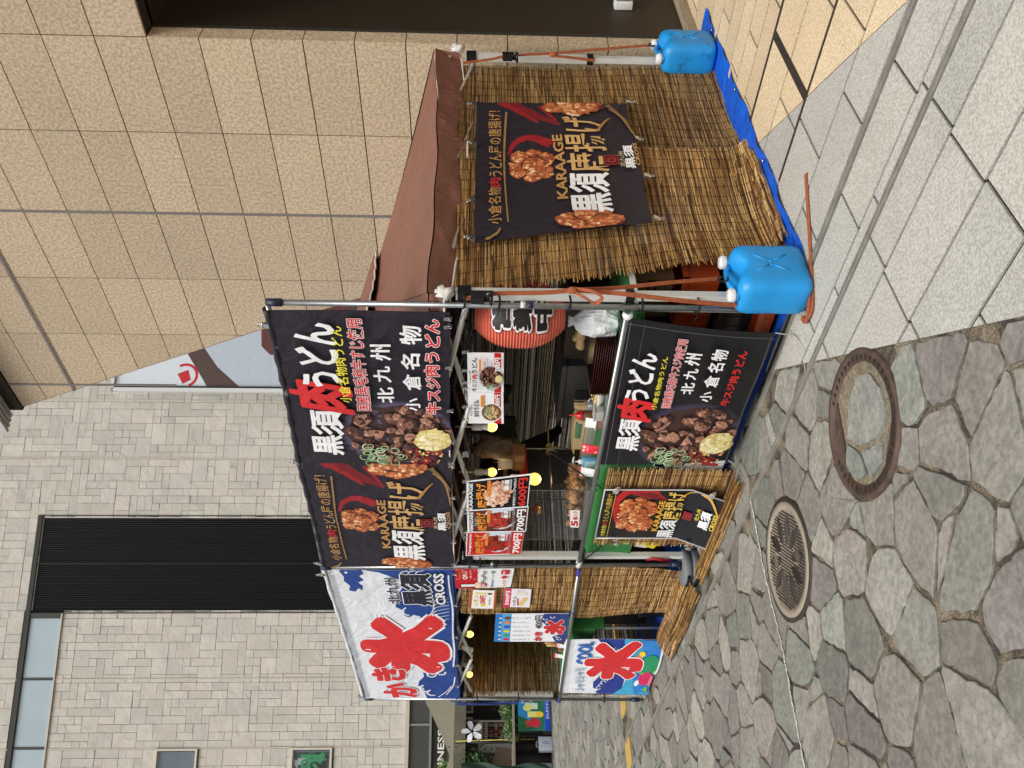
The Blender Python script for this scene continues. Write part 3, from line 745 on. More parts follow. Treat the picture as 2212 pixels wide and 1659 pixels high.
    # ribbon window
    f = MB(); gbox(f, -8.5, 3.23, 12.6, 12.635, -.02, .045, C8(198, 188, 172)); gbox(f, 3.1, 3.23, 12.635, 13.44, -.02, .02, C8(48, 46, 42))
    for a in (-6.6, -4.98, -3.33, -1.7, -.055, 1.6): gbox(f, a-.03, a+.03, 12.635, 13.44, -.02, .015, C8(38, 36, 32))
    wf = f.build('window', M['flat'], o); wf['label'] = 'long ribbon window of sky-blue panes high on the wall'
    a = 3.1
    for a0, a1 in ((1.63, 3.1), (-.025, 1.57), (-1.67, -.085), (-3.3, -1.73), (-4.95, -3.36)):
        b = MB(); gbox(b, a0, a1, 12.635, 13.44, -.02, -.01); b.build('pane', M['glass_blue'], wf)
    for z0, z1, gr in ((8.88, 9.83, 0), (5.49, 6.43, 1)):
        f = MB(); c = C8(206, 198, 182)
        gbox(f, -.13, -.085, z0, z1, -.02, .06, c); gbox(f, -1.75, -.085, z0-.05, z0, -.02, .06, c); gbox(f, -1.75, -.085, z1, z1+.05, -.02, .06, c); gbox(f, -1.75, -1.70, z0, z1, -.02, .06, c); gbox(f, -.155, -.13, z0, z1, -.02, .03, C8(40, 38, 34))
        wf = f.build('window', M['flat'], o); b = MB(); gbox(b, -1.7, -.155, z0, z1, -.02, -.01); b.build('pane', M['glass_dark2'] if not gr else M['glass_dark2'], wf)
        if gr:
            pr = Print(1.5, .94, C8(60, 72, 66), 4); pr.crumbs(.5, .5, .6, .6, [C8(40, 48, 46), C8(90, 104, 100), C8(150, 164, 160)], 60, .2); pr.text('炎心', .1, .1, .95, .9, C8(60, 150, 96), .06, (C8(16, 60, 40), .05)) if False else None
            for q in range(7): pr.stroke([(pr.g.uniform(.2, 1), pr.g.uniform(.1, .9)) for _ in range(3)], .05, .03, C8(56, 140, 92))
            pr.build('green_sign', quad(GP(-1.6, z1-.04, .0), GP(-.2, z1-.04, .0), GP(-.2, z0+.04, .0), GP(-1.6, z0+.04, .0)), 1, 1, M['board'], wf, n_ref=NG)
    # glazed ground floor
    b = MB(); gbox(b, -8.5, 13.5, 3.5, 3.6, -.3, .06, C8(190, 182, 166)); b.build('string_course', M['flat'], o)
    b = MB(); gbox(b, -8.5, 3.0, 2.05+.9, 3.5, -.3, .0, C8(62, 62, 58)); gbox(b, -8.5, 3, 2.92, 2.98, -.1, .05, C8(120, 122, 120)); gbox(b, -8.5, 3, 2.35, 2.92, -.3, -.05, C8(48, 46, 36)); gbox(b, .42, .47, 2.98, 3.5, -.1, .03, C8(130, 132, 130)); gbox(b, .9, .95, 0, 2.9, -.1, .03, C8(140, 142, 140))
    b.build('fascia', M['flat'], o)
    b = MB(); gbox(b, -8.5, 13.5, 0, 2.35, -.8, -.7, C8(60, 58, 54)); gbox(b, 3, 13.5, 0, 3.5, -.3, -.1, C8(80, 78, 72)); b.build('shopfront', M['gloss'], o)
    tx = Print(1.15, .19, C8(48, 46, 36), 1); tx.text('HNESS P', 0.02, .05, .98, .95, C8(232, 230, 222), .02)
    so_ = tx.build('shop_sign', quad(GP(-.72, 2.775, -.03), GP(.62, 2.775, -.03), GP(.62, 2.585, -.03), GP(-.72, 2.585, -.03)), 1, 1, M['board'], o, n_ref=NG)
M['glass_dark2'] = mat('grey_window_glass', C8(96, 108, 116), .1, 0, var=.15, vscale=1.2, spec=.8)
grey_building()

def billboard():
    o = thing('billboard', 'large printed sheet with a red arc and brown diagonal on the far wall', 'billboard', tuple(GP(11, 6, .6)))
    p = Print(4.0, 6.2, C8(186, 196, 208), 3)
    p.poly([(0, 0), (1, 0), (1, .02), (.6, .14), (.15, .34), (0, .40)], C8(216, 224, 230))
    p.poly([(0, .403), (.15, .339), (.6, .15), (1, 0), (1, .16), (.6, .22), (.15, .435), (0, .547)], C8(84, 62, 56))
    p.ring(.09, .30, .085, .055, .22, C8(196, 34, 46), a0=-.6, a1=2.8); p.poly([(.03, .29), (.1, .265), (.13, .31), (.06, .325)], C8(196, 34, 46))
    p.poly([(.24, .66), (.3, .62), (1, .58), (1, 1), (.24, 1)], C8(100, 54, 50))
    a0 = 9.12
    p.build('printed_sheet', quad(GP(a0, 11.6, .8), GP(a0+4, 11.6, .8), GP(a0+4, 5.4, .8), GP(a0, 5.4, .8)), 1, 1, M['vinyl'], o, thick=.02, n_ref=NG)
    b = MB(); gbox(b, a0-.10, a0-.0, 5.3, 11.7, .7, .86, C8(214, 216, 214)); gbox(b, a0-.1, a0+4, 11.6, 11.68, .7, .86, C8(214, 216, 214))
    gbox(b, a0+.0, a0+.05, 5.3, 11.6, .802, .86, C8(24, 24, 24)); fr = b.build('frame', M['flat'], o)
billboard()
# ================================================================ BANNERS
BK = C8(34, 27, 38); BK2 = C8(24, 22, 26); WH = C8(240, 240, 240); RD = C8(214, 40, 44); YL = C8(238, 226, 60); GO = C8(190, 142, 82); BL = C8(28, 66, 140)
def art_udon(p, lower=False):
    base = BK2 if lower else BK
    def T(tx, box, *a, **k): p.text(tx, *box, *a, **k)
    if not lower:
        p.beef(.22, .66, .21, .33, 5, (BK, C8(92, 82, 108)))
        p.toppings((.085, .56, .085, .15), (.075, .83, .075, .12), (.2, .88, .075, .12))
        T('黒', (.085, .115, .24, .31), WH, .03, shear=.06); T('須', (.236, .125, .41, .33), WH, .03, shear=.06)
        T('肉', (.405, .03, .60, .41), RD, .045, shear=.25)
        T('うどん', (.575, .115, .95, .36), WH, .03, shear=-.05)
        T('小倉名物肉うどん', (.462, .33, .935, .40), YL, .012); T('国産黒毛和牛すじ使用', (.405, .425, .972, .515), RD, .018, (WH, .035))
        T('北', (.465, .56, .57, .66), WH, .024); T('九', (.6, .55, .71, .655), WH, .024); T('州', (.745, .545, .84, .665), WH, .024)
        T('小', (.41, .73, .5, .82), WH, .024); T('倉', (.55, .72, .66, .83), WH, .024); T('名', (.69, .72, .79, .83), WH, .024); T('物', (.84, .715, .942, .84), WH, .024)
        T('牛スジ肉うどん', (.39, .855, .98, .945), RD, .028, (WH, .035))
    else:
        p.beef(.225, .62, .235, .36, 5, (BK2, C8(66, 60, 82)))
        p.toppings((.085, .52, .085, .15), (.07, .8, .085, .13), (.18, .85, .085, .13))
        T('黒', (.14, .08, .26, .25), WH, .03); T('須', (.255, .075, .385, .24), WH, .03); T('肉', (.378, .035, .52, .30), RD, .045, shear=.2); T('うどん', (.515, .07, .83, .25), WH, .03)
        T('小倉名物肉うどん', (.458, .28, .82, .318), YL, .012); T('国産黒毛和牛スジ肉使用', (.473, .35, .938, .42), RD, .016, (WH, .035))
        T('北', (.575, .46, .66, .55), WH, .024); T('九', (.68, .45, .76, .545), WH, .024); T('州', (.78, .43, .86, .54), WH, .024)
        T('小', (.52, .61, .6, .7), WH, .024); T('倉', (.63, .605, .72, .71), WH, .024); T('名', (.74, .6, .81, .71), WH, .024); T('物', (.825, .6, .9, .71), WH, .024)
        T('牛スジ肉うどん', (.49, .775, .90, .843), RD, .03)
        for q in (.022, .975): p.rect(0.0, q*.99, 1, q*.99+.003, C8(120, 120, 124))
        for q in (.01, .985): p.rect(q, 0, q+.002, 1, C8(110, 110, 114))
        p.rect(0, .115, 1, .117, C8(96, 96, 100))
def art_kara(p, small=False):
    dred = C8(150, 26, 34)
    p.stroke([(1.0, .2), (.9, .35), (.8, .54)], .07, .015, C8(120, 22, 30)); p.stroke([(1.0, .16), (.92, .27), (.82, .40)], .03, .01, dred); p.stroke([(.97, .42), (.88, .48), (.83, .52)], .02, .005, dred)
    if not small:
        p.stroke([(.58, .2), (.66, .24), (.70, .34), (.64, .47)], .008, .045, dred, n=18)
        p.karaage(.49, .33, .14, .165, 7, seed=3)
        p.karaage(.99, .63, .12, .2, 5, seed=5, lumps=[(-.3, -.5, .45), (-.5, .1, .5), (.1, .0, .6), (-.2, .55, .5)])
        p.karaage(.06, .62, .1, .2, 5, seed=8, lumps=[(.1, -.4, .45), (-.3, .1, .5), (.35, .25, .55), (-.2, .6, .5)])
        p.stroke([(.09, .185), (.5, .17), (.9, .195)], .004, .007, C8(150, 116, 66)); p.stroke([(0, .06), (.03, .12), (.06, .14)], .012, .004, C8(150, 116, 66))
        kw = dict()
        p.text('小倉名物', .085, .075, .33, .15, GO, .004); p.text('肉', .335, .08, .40, .15, C8(196, 40, 44), .014); p.text('うどん屋の唐揚げ！', .41, .075, .91, .16, GO, .004)
        p.text('KARAAGE', .215, .475, .70, .54, GO, .03)
        p.text('黒須', .10, .55, .40, .795, WH, .028, shear=.1); p.text('唐揚げ', .405, .545, .85, .805, C8(206, 164, 104), .014, shear=.08)
        p.stroke([(.72, .77), (.80, .83), (.84, .87)], .012, .003, C8(170, 124, 66)); p.stroke([(.97, .86), (.9, .92), (.78, .99)], .02, .004, C8(120, 92, 58)); p.stroke([(.93, .88), (.84, .95), (.66, 1.0)], .012, .004, C8(150, 116, 66))
        p.rect(.44, .775, .515, .865, C8(150, 26, 34)); p.rect(.448, .784, .507, .856, C8(60, 20, 28)); p.ring(.4775, .82, .02, .028, .4, C8(176, 34, 40))
        p.text('北九州', .42, .868, .535, .898, C8(206, 190, 160), .012); p.text('黒須', .40, .90, .585, .962, WH, .03); p.text('CROSS', .42, .966, .60, .992, GO, .03)
    else:
        p.stroke([(.35, .16), (.75, .12), (.98, .22), (1.0, .36)], .02, .05, C8(190, 30, 32), n=18)
        p.stroke([(.95, .2), (1.0, .33), (.93, .46)], .03, .02, C8(176, 28, 30))
        p.karaage(.5, .3, .42, .2, 7, seed=3, dens=60, pal=[C8(96, 38, 18), C8(140, 62, 28), C8(178, 88, 42), C8(204, 118, 62), C8(222, 150, 92), C8(238, 186, 132), C8(246, 214, 170)])
        p.text('小倉名物', .06, .035, .3, .075, YL, .004); p.text('肉', .31, .035, .37, .075, C8(196, 40, 44), .014); p.text('うどん屋の唐揚げ！', .38, .03, .93, .078, C8(226, 196, 70), .004)
        p.rect(.04, .095, .95, .1, C8(206, 166, 60))
        p.text('KARAAGE', .18, .475, .80, .53, C8(226, 170, 50), .035); p.text('黒須', .03, .535, .42, .68, WH, .028); p.text('唐揚げ', .43, .53, .97, .69, C8(234, 196, 90), .014)
        p.stroke([(.85, .64), (.95, .7), (1.0, .76)], .01, .003, C8(214, 160, 60)); p.stroke([(1.0, .8), (.93, .88), (.7, .96)], .016, .006, C8(206, 160, 70))
        p.rect(.46, .71, .6, .775, C8(176, 30, 34)); p.rect(.475, .719, .585, .766, C8(40, 20, 22)); p.ring(.53, .742, .035, .016, .4, C8(200, 40, 40))
        p.text('北九州', .5, .80, .72, .835, C8(226, 196, 70), .02); p.text('黒須', .38, .84, .72, .92, WH, .035); p.text('CROSS', .40, .93, .72, .965, C8(226, 196, 70), .035)
def wave_curls(p, pts, r, col, th=.35):
    for (x, y, a) in pts: p.ring(x, y, r, r*p.w/p.h, th, col, n=12, a0=a, a1=a+4.2, up=.3)
def art_ice(p):
    W2 = C8(232, 234, 238)
    p.rect(0, 0, 1, .065, C8(176, 180, 186)); p.rect(0, .065, 1, .072, C8(206, 208, 212))
    p.poly([(1, .30), (.985, .42), (.94, .57), (.90, .6), (.83, .53), (.765, .5), (.74, .56), (.72, .60), (.70, .70), (.6, .72), (.45, .80), (.34, .74), (.25, .66), (.2, .66), (.16, .6), (.12, .585), (.1, .64), (.06, .64), (.0, .66), (0, 1), (1, 1)], BL)
    p.poly([(1, .12), (.985, .12), (.955, .14), (.93, .13), (.9, .17), (.872, .15), (.865, .2), (.885, .23), (.87, .26), (.9, .27), (.92, .24), (.935, .29), (.96, .26), (.975, .30), (1, .29)], BL)
    p.ell(.983, .165, .006, .012, W2, 8)
    p.ell(.76, .6, .03, .05, BL, 12); p.ell(.72, .6, .022, .04, BL, 12); p.ring(.735, .60, .028, .05, .25, W2, a0=3, a1=6)
    p.ring(.28, .72, .03, .06, .35, W2, a0=1, a1=5.2); p.ring(.22, .74, .025, .05, .35, W2, a0=1.5, a1=5.6); p.ring(.24, .84, .025, .05, .35, W2, a0=1.2, a1=5.4); p.ring(.1, .66, .035, .07, .3, W2, a0=2.6, a1=6); p.ring(.06, .72, .03, .06, .3, W2, a0=2.6, a1=6)
    for k in range(7):
        x = .64+.022*k; p.stroke([(x, .74+.015*k), (x+.03, .84), (x+.045, .95)], .006, .003, W2, up=.3)
    for y0, dx in ((.62, 0), (.68, .02), (.74, .03)): p.stroke([(.95-dx, y0), (.985, y0-.03), (1, y0+.03)], .006, .006, W2, up=.3)
    p.stroke([(.04, .86), (.12, .94), (.2, .97)], .006, .006, W2); p.stroke([(.02, .78), (.08, .88), (.12, .92)], .006, .004, W2); p.stroke([(.3, .965), (.6, .985), (.97, .965)], .008, .006, W2)
    p.text('氷', .235, .115, .72, .945, RD, .085, (W2, .03), rot=.05)
    for (x, y, l) in ((.455, .2, .05), (.3, .39, .04), (.3, .83, .03), (.62, .8, .03)): p.stroke([(x, y), (x+.003, y-l)], .008, .006, C8(250, 250, 250), up=.3)
    p.text('き', .175, .15, .295, .49, RD, .055, (W2, .03)); p.text('か', .015, .22, .16, .57, RD, .055, (W2, .03))
    dk = C8(30, 28, 44)
    p.text('北九州', .79, .455, .955, .555, dk, .03, (W2, .035)); p.text('黒須', .775, .575, .985, .825, dk, .045, (W2, .035)); p.text('CROSS', .78, .845, .985, .93, W2, .035, (dk, .045))
def art_cool(p):
    W2 = C8(236, 238, 242); db = C8(34, 56, 140)
    p.rect(0, .0, 1, .075, C8(214, 216, 220))
    p.poly([(1.0, .30), (.92, .36), (.86, .40), (.80, .46), (.72, .5), (.55, .46), (.45, .46), (.35, .40), (.22, .33), (.12, .34), (.08, .40), (.04, .37), (0, .4), (0, .66), (1, .66)], db)
    p.poly([(0, .56), (.12, .66), (.3, .68), (.55, .64), (.8, .61), (1, .57), (1, 1), (0, 1)], C8(66, 168, 206)); p.poly([(0, .8), (.3, .74), (.6, .8), (1, .78), (1, 1), (0, 1)], C8(46, 128, 206))
    for k in range(4): p.ring(.12+.05*k, .40+.02*k, .03, .03, .3, W2, a0=2+k, a1=6+k)
    for k in range(5): p.ring(.86-.02*k, .46+.03*k, .05, .04, .2, W2, a0=3, a1=5.6)
    for (x, y) in ((.88, .66), (.92, .68), (.84, .68), (.45, .72), (.5, .71), (.62, .75), (.67, .73), (.2, .8)): p.ell(x, y, .05, .028, W2, 12, rough=.1)
    p.ell(.93, .84, .13, .13, C8(44, 132, 208), 16); p.ell(.58, .88, .15, .11, C8(40, 148, 96), 16); p.ell(.3, .88, .14, .08, C8(214, 40, 96), 14); p.ell(.24, .96, .1, .04, C8(240, 120, 150), 12)
    for (x, y, c) in ((.75, .78, (250, 214, 60)), (.7, .74, (240, 120, 60)), (.1, .92, (120, 196, 70)), (.45, .97, (150, 210, 60)), (.42, .82, (90, 180, 90))): p.ell(x, y, .04, .03, C8(*c), 10, rough=.2)
    p.rect(.4, .975, 1, 1, W2)
    p.text('COOL', .59, .11, .97, .27, C8(40, 100, 180), .04, rot=.18 if False else 0, shear=0)
    p.text('シャリシャリ', .07, .13, .5, .24, C8(44, 110, 150), .012, rot=-.05)
    p.text('氷', .27, .2, .99, .81, RD, .075, (C8(250, 250, 250), .02))
def ripple(a, b, ph=0, q=1): return lambda s, t: a*math.sin(s*b+ph)*(.35+.65*t*q)+a*.5*math.sin(s*b*2.3+t*5+ph)
FN = (0, -1, 0)
def top_banner(art, label, s0, s1, z00, z01, zb0, zb1, base, seed, name='banner', sag=.012):
    w_, h_ = s1-s0, (z00+z01)/2-(zb0+zb1)/2; p = Print(w_, h_, base, seed); art(p)
    A = ripple(.008, 9, seed)
    def surf(s, t):
        x = s0+(s1-s0)*s; zt = z00+(z01-z00)*s-sag*math.sin(math.pi*s)*.6; zb = zb0+(zb1-zb0)*s+sag*.6*math.sin(s*19+seed)*.5+.01*math.sin(math.pi*s)
        lean = 0.0
        return (x, -.062-A(s, t)-lean, zt+(zb-zt)*t)
    o = p.build(name, surf, 18, 10, M['print'], origin=(s0, -.062, zb0), n_ref=FN)
    # rolled cloth sleeve over the top bar
    b = MB(); path = [Vector(surf(i/24, 0))+Vector((0, .012, .002)) for i in range(25)]; rs = [.020+.004*math.sin(i*1.9) for i in range(25)]
    b.tube(path, rs, 10, base if art is not art_ice else C8(206, 208, 212)); b.build('sleeve', M['print'], o)
    return tag(o, label, 'banner', 'cloth banners across the top of the stall')
top_banner(art_udon, 'dark banner above the stall front with beef udon and big red and white lettering', -1.338, -.005, 2.868, 2.825, 1.888, 1.868, BK, 1)
top_banner(art_kara, 'dark banner with fried chicken on the front, between the udon and ice banners', -2.675, -1.345, 2.893, 2.872, 1.908, 1.888, BK, 2)
top_banner(art_ice, 'white and blue banner with a huge red ice character high on the left', -5.33, -2.735, 2.862, 2.905, 1.897, 1.91, C8(226, 228, 234), 3, sag=.02)
def side_banner():
    p = Print(1.5, 1.03, BK, 4); art_kara(p)
    def surf(s, t):
        y = .395+1.49*s+.02*t+ (t*.17*(1-s) if s < 1 else 0); z = 1.745+.005*s-(1.02-.0*s)*t+.008*math.sin(s*math.pi*3)*t
        return (.092+.008*math.sin(s*8+t*3)+.014*t, y, z)
    o = p.build('banner', surf, 16, 12, M['print'], origin=(.05, .455, .7), n_ref=(1, 0, 0)); tag(o, 'square dark fried chicken banner clipped to the reed screen at the stall side', 'banner')
side_banner()
def low_udon():
    p = Print(1.3, .83, BK2, 5); art_udon(p, True)
    def surf(s, t):
        x = -1.335+1.315*s+t*(.065-.165*s); z = .918+.015*s-(.815+.01*s)*t
        return (x, -.07-.02*math.sin(math.pi*t)-.012*math.sin(s*7+t*2)*t, z)
    o = p.build('banner', surf, 16, 10, M['vinyl'], origin=(-1.3, -.07, .1), n_ref=FN)
    b = MB(); b.tube([Vector(surf(i/20, 0))+Vector((0, .02, -.004)) for i in range(21)], .026, 10, BK2); b.build('sleeve', M['vinyl'], o)
    tag(o, 'black vinyl udon banner hanging from the counter rail above the pavement', 'banner')
    for s_, e in ((1, [(.0, 0, 0), (.03, -.05, -.09), (.06, -.16, -.098), (-.02, -.27, -.1)]), (0, [(0, 0, 0), (-.03, -.02, -.05), (-.07, -.04, -.08), (-.06, -.09, -.09)])):
        q = Vector(surf(s_, 1)); b = MB(); b.tube([q+Vector(v) for v in e], .004, 6); oo = b.build('tie_cord', M['rope'], o)
low_udon()
def low_cool():
    p = Print(1.26, .92, C8(228, 230, 236), 6); art_cool(p)
    def surf(s, t):
        x = -5.19+1.225*s+t*.06*(1); z = .885+.035*s-(.905-.02*s)*t+.02*math.sin(s*16)*t*t*.6
        return (x, -.07-.02*math.sin(s*11+t*2)*t-.03*t, max(z, .028))
    o = p.build('banner', surf, 18, 12, M['print'], origin=(-5.2, -.07, 0), n_ref=FN)
    b = MB(); b.tube([Vector(surf(i/20, 0))+Vector((0, .018, -.004)) for i in range(21)], .024, 10, C8(226, 228, 232)); b.build('sleeve', M['print'], o)
    tag(o, 'white cloth banner with beach parasols and a red ice character hanging low on the left', 'banner')
low_cool()
def small_poster():
    p = Print(.62, .83, C8(18, 17, 20), 7); art_kara(p, True)
    def surf(s, t):
        x = -2.235+.615*s; z = .862-.825*t; y = -.075-(.1*max(0, t-.72)/.28)
        return (x, y-.004*math.sin(s*5), z)
    o = p.build('poster', surf, 4, 14, M['board'], origin=(-2.2, -.08, .03), n_ref=FN); tag(o, 'glossy black fried chicken poster clipped to the reed mat under the counter', 'poster')
    b = MB(); P = [surf(s, t) for s, t in [(0, 0), (1, 0), (1, .3), (1, .72), (1, 1), (0, 1), (0, .72), (0, .3), (0, 0)]]
    b.tube([Vector(q)+Vector((0, -.004, 0)) for q in P], .006, 6, C8(190, 190, 188)); b.build('clear_edge', M['gloss'], o)
small_poster()
# ================================================================ THE STALL
LEGX = (.07, -2.62)
def tent(name, label, x0, x1, y1, cm, peak, vent, cordcol, shoulder, legs):
    o = thing(name, label, 'tent', ((x0+x1)/2, y1/2, 0))
    for (lx, ly) in legs:
        b = MB(); b.box((lx-.02, ly-.02, .012), (lx+.02, ly+.02, .95)); b.box((lx-.024, ly-.024, .93), (lx+.024, ly+.024, 1.84)); b.box((lx-.045, ly-.045, .006), (lx+.045, ly+.045, .014)); l = b.build('leg', M['white_leg'], o)
        b = MB(); b.box((lx-.03, ly-.03, .90), (lx+.03, ly+.03, .945)); b.build('height_lock', M['black_plastic'], l); b = MB(); b.box((lx-.032, ly-.032, 1.76), (lx+.032, ly+.032, 1.83)); b.build('slider', M['black_plastic'], l)
    # scissor truss bars
    for (a, c, n) in (((x1-.02, .0), (x0+.02, .0), 3), ((x1, y1), (x0, y1), 3), ((x0+.0, .0), (x0+.0, y1), 3), ((x1-.05, .03), (x1-.05, y1), 3)):
        for k in range(n):
            p0 = Vector((a[0]+(c[0]-a[0])*k/n, a[1]+(c[1]-a[1])*k/n, 0)); p1 = Vector((a[0]+(c[0]-a[0])*(k+1)/n, a[1]+(c[1]-a[1])*(k+1)/n, 0))
            for za, zb, dn in ((1.775, 1.955, .013), (1.955, 1.775, -.013)):
                d = (p1-p0).normalized(); nn = Vector((-d.y, d.x, 0))*dn; q0 = p0+nn+Vector((0, 0, za)); q1 = p1+nn+Vector((0, 0, zb))
                b = MB(); b.tube([q0, q1], .0155, 4, smooth=False); b.build('truss_bar', M['white_leg'], o)
    # roof
    pk = Vector(((x0+x1)/2, y1/2, peak)); X0, X1, Y0, Y1 = x0-.09, x1+.03, -.03, y1+.05
    cs = [Vector((X1, Y0, shoulder[0])), Vector((X1, Y1, shoulder[1])), Vector((X0, Y1, shoulder[1])), Vector((X0, Y0, shoulder[0]))]
    b = MB()
    for i in range(4):
        a, c = cs[i], cs[(i+1) % 4]
        def f(s, t, a=a, c=c):
            q = (a*(1-s)+c*s); r = q*(1-t)+pk*t
            return r+Vector((0, 0, -.035*math.sin(math.pi*s)*(1-t)-.03*math.sin(math.pi*t)+.006*math.sin(s*23+t*4)*(1-t)))
        b.sheet(f, 20, 10)
    b.build('roof', cm, o)
    b = MB(); h = MB(); hp = []
    for i in range(4):
        a, c = cs[i], cs[(i+1) % 4]; d = (c-a).normalized(); nrm = Vector((d.y, -d.x, 0))
        def g(s, t, a=a, c=c, nrm=nrm, i=i):
            q = a*(1-s)+c*s; zb = 1.872-.07*math.sin(math.pi*s) if i != 3 else 1.90; tin = -.075 if i < 3 else 0
            top = q.z-.035*math.sin(math.pi*s)-.008+.006*math.sin(s*23); z = top*(1-t)+zb*t
            fold = (.012*math.sin(s*31+t*4)+.016*math.sin(s*13-t*7+2)+.01*math.sin(s*57+t*9))*(.35+t*.8)*math.sin(math.pi*min(1, max(0, s*1.0)))**.3
            return Vector((q.x, q.y, z))+nrm*(.006+fold*.8+tin*t)
        b.sheet(g, 60, 7, flip=True); hp += [g(k/40, 1)+nrm*.004 for k in range(41)]
    b.build('valance', cm, o)
    h.tube(hp, .006, 5, cap=False); h.build('hem_cord', cordcol, o)
    if vent:
        vx, vz, vp = vent; b = MB(); vc = [pk+Vector((sx*vx, sy*vx, vz-peak)) for sx, sy in ((1, -1), (1, 1), (-1, 1), (-1, -1))]; top = Vector((pk.x, pk.y, vp)); h = MB()
        for i in range(4):
            a, c = vc[i], vc[(i+1) % 4]; b.sheet(lambda s, t, a=a, c=c: (a*(1-s)+c*s)*(1-t)+top*t+Vector((0, 0, -.02*math.sin(math.pi*s)*(1-t))), 8, 5)
            h.tube([(a*(1-k/16)+c*k/16)+Vector((0, 0, -.02*math.sin(math.pi*k/16)-.002+.004*math.sin(k*2.1))) for k in range(17)], .006, 5)
        v = b.build('vent_cap', cm, o); h.build('hem_cord', cordcol, v)
    for (cx, cy) in ((X1, Y0), (X1, Y1)) if vent else ():
        g2 = random.Random(int(cy*10)+3); b = MB(); b.blob((cx+.0, cy, 1.895), (.035, .035, .04), 5, C8(220, 218, 210), rough=.5); b.build('corner_tag', M['flat'], o)
    return o
tent('canopy_tent', 'brown pop-up tent covering the udon counter', -2.62, .07, 2.58, M['canopy_brown'], 2.60, (.32, 2.50, 2.64), M['white_cord'], (1.99, 2.07), [(.07, 0), (.07, 2.58), (-2.62, 0), (-2.62, 2.58)])
tent('canopy_tent', 'blue pop-up tent joined on the left behind the ice banner', -5.41, -2.72, 2.58, M['canopy_blue'], 2.5, None, M['canopy_blue'], (2.0, 2.05), [(-5.41, 0), (-5.41, 2.58), (-2.72, 2.58)])

def frame():
    o = thing('pipe_stand', 'galvanised pipe frame rising above the canopies to hold the banners', 'frame', (0, -.05, 0))
    for x0, x1, zt in ((.030, .040, 2.825), (-2.668, -2.712, 2.93), (-5.435, -5.36, 2.86)):
        b = MB(); b.tube([(x0, -.05, .02), (x1, -.05, zt-.02)], .0165, 12); p = b.build('post', M['steel'], o)
        b = MB(); b.tube([(x1, -.05, zt-.085), (x1, -.05, zt-.005)], .022, 12); b.build('cap', M['navy_cap'], p)
        if x0 < -1: b = MB(); b.tube([(x0, -.05, .14 if x0 > -3 else .06), (x0, -.05, .22 if x0 > -3 else .14)], .022, 12); b.build('foot_sleeve', M['navy_cap'], p)
    b = MB(); b.tube([(.04, -.05, 2.815), (-1.34, -.048, 2.86), (-2.712, -.05, 2.905)], .014, 10); b.build('top_bar', M['steel'], o)
    b = MB(); b.tube([(-2.712, -.05, 2.895), (-5.36, -.05, 2.845)], .014, 10); b.build('top_bar', M['steel'], o)
    b = MB(); b.tube([(.02, -.07, .935), (-2.69, -.07, .945)], .0165, 12); r = b.build('counter_rail', M['steel'], o)
    b = MB(); b.lathe((0, 0, 0), [(.001, -.02), (.024, -.016), (.03, 0), (.024, .018), (.001, .022)], 12, M=Matrix.Rotation(R(90), 4, 'Y'))
    for v in range(len(b.v)): b.v[v] = (b.v[v][0]-.005, b.v[v][1]-.07, b.v[v][2]+.93)
    b.build('end_knob', M['white_plastic'], r)
    b = MB(); b.tube([(-2.58, -.07, .944), (-2.66, -.068, .945)], .024, 10, C8(222, 222, 218)); b.build('end_joint', M['flat'], r)
    b = MB(); b.tube([(-2.70, -.07, .935), (-5.40, -.07, .885)], .0155, 12); r = b.build('counter_rail', M['steel'], o)
    b = MB(); b.tube([(-2.70, -.07, .935), (-2.80, -.07, .933)], .0175, 10, C8(70, 66, 170)); b.tube([(-3.42, -.07, .922), (-3.44, -.07, .9215)], .018, 10, C8(70, 66, 170)); b.tube([(-5.33, -.07, .886), (-5.42, -.07, .885)], .018, 10, C8(60, 56, 140)); b.build('blue_tape', M['flat'], r)
    def tie(x, z, y=-.05, n=2):
        b = MB(); 
        for k in range(n): b.tube([(x+(.005+.034*math.cos(a)*1.25), y+.018+.048*math.sin(a), z+k*.006+.004*math.sin(a*2)) for a in [q*math.pi/7 for q in range(15)]], .0032, 5, cap=False)
        b.tube([(x-.02, y-.03, z), (x-.025-.02*n, y-.05, z+.02)], .002, 4); b.build('cable_tie', M['black_rubber'], o)
    for x, z in ((.05, 1.79), (.045, 1.61), (.042, 1.24), (.038, .86), (.034, .56), (-2.66, 1.70), (-2.665, 1.78), (-2.665, .93), (-5.40, 1.3), (-5.41, .9), (-5.42, .42), (-5.40, 1.72)): tie(x, z)
    b = MB(); b.tube([(.043, -.05, 1.50), (.043, -.05, 1.475)], .0185, 10, C8(225, 225, 220)); b.tube([(.043, -.05, 1.465), (.043, -.05, 1.435)], .0195, 10, C8(30, 38, 66)); b.tube([(-2.676, -.05, 1.62), (-2.676, -.05, 1.60)], .018, 10, C8(225, 225, 220)); b.tube([(-2.676, -.05, 1.6), (-2.676, -.05, 1.57)], .019, 10, C8(30, 38, 66)); b.build('tape_band', M['flat'], o)
    b = MB(); b.tube([(-2.66, -.03, 1.84), (-2.63, -.09, 1.7), (-2.62, -.08, 1.3), (-2.6, -.09, .97), (-2.5, -.06, .86), (-2.42, 0, .75), (-2.3, .05, .68)], .005, 6); b.build('power_cable', M['black_rubber'], o)
    # blue cloth sleeve wrapped down the left post
    b = MB(); b.sheet(lambda s, t: (-5.455+.05*s+.012*math.sin(s*9+t*5), -.075-.02*math.sin(s*3.1), 1.93-.62*t), 6, 12); b.build('blue_wrap', M['canopy_blue'], o)
    b = MB(); b.tube([(-5.34, -.06, 2.86), (-5.42, -.06, 2.9), (-5.50, -.06, 3.02)], .0015, 4); b.build('loose_wire', M['black_rubber'], o)
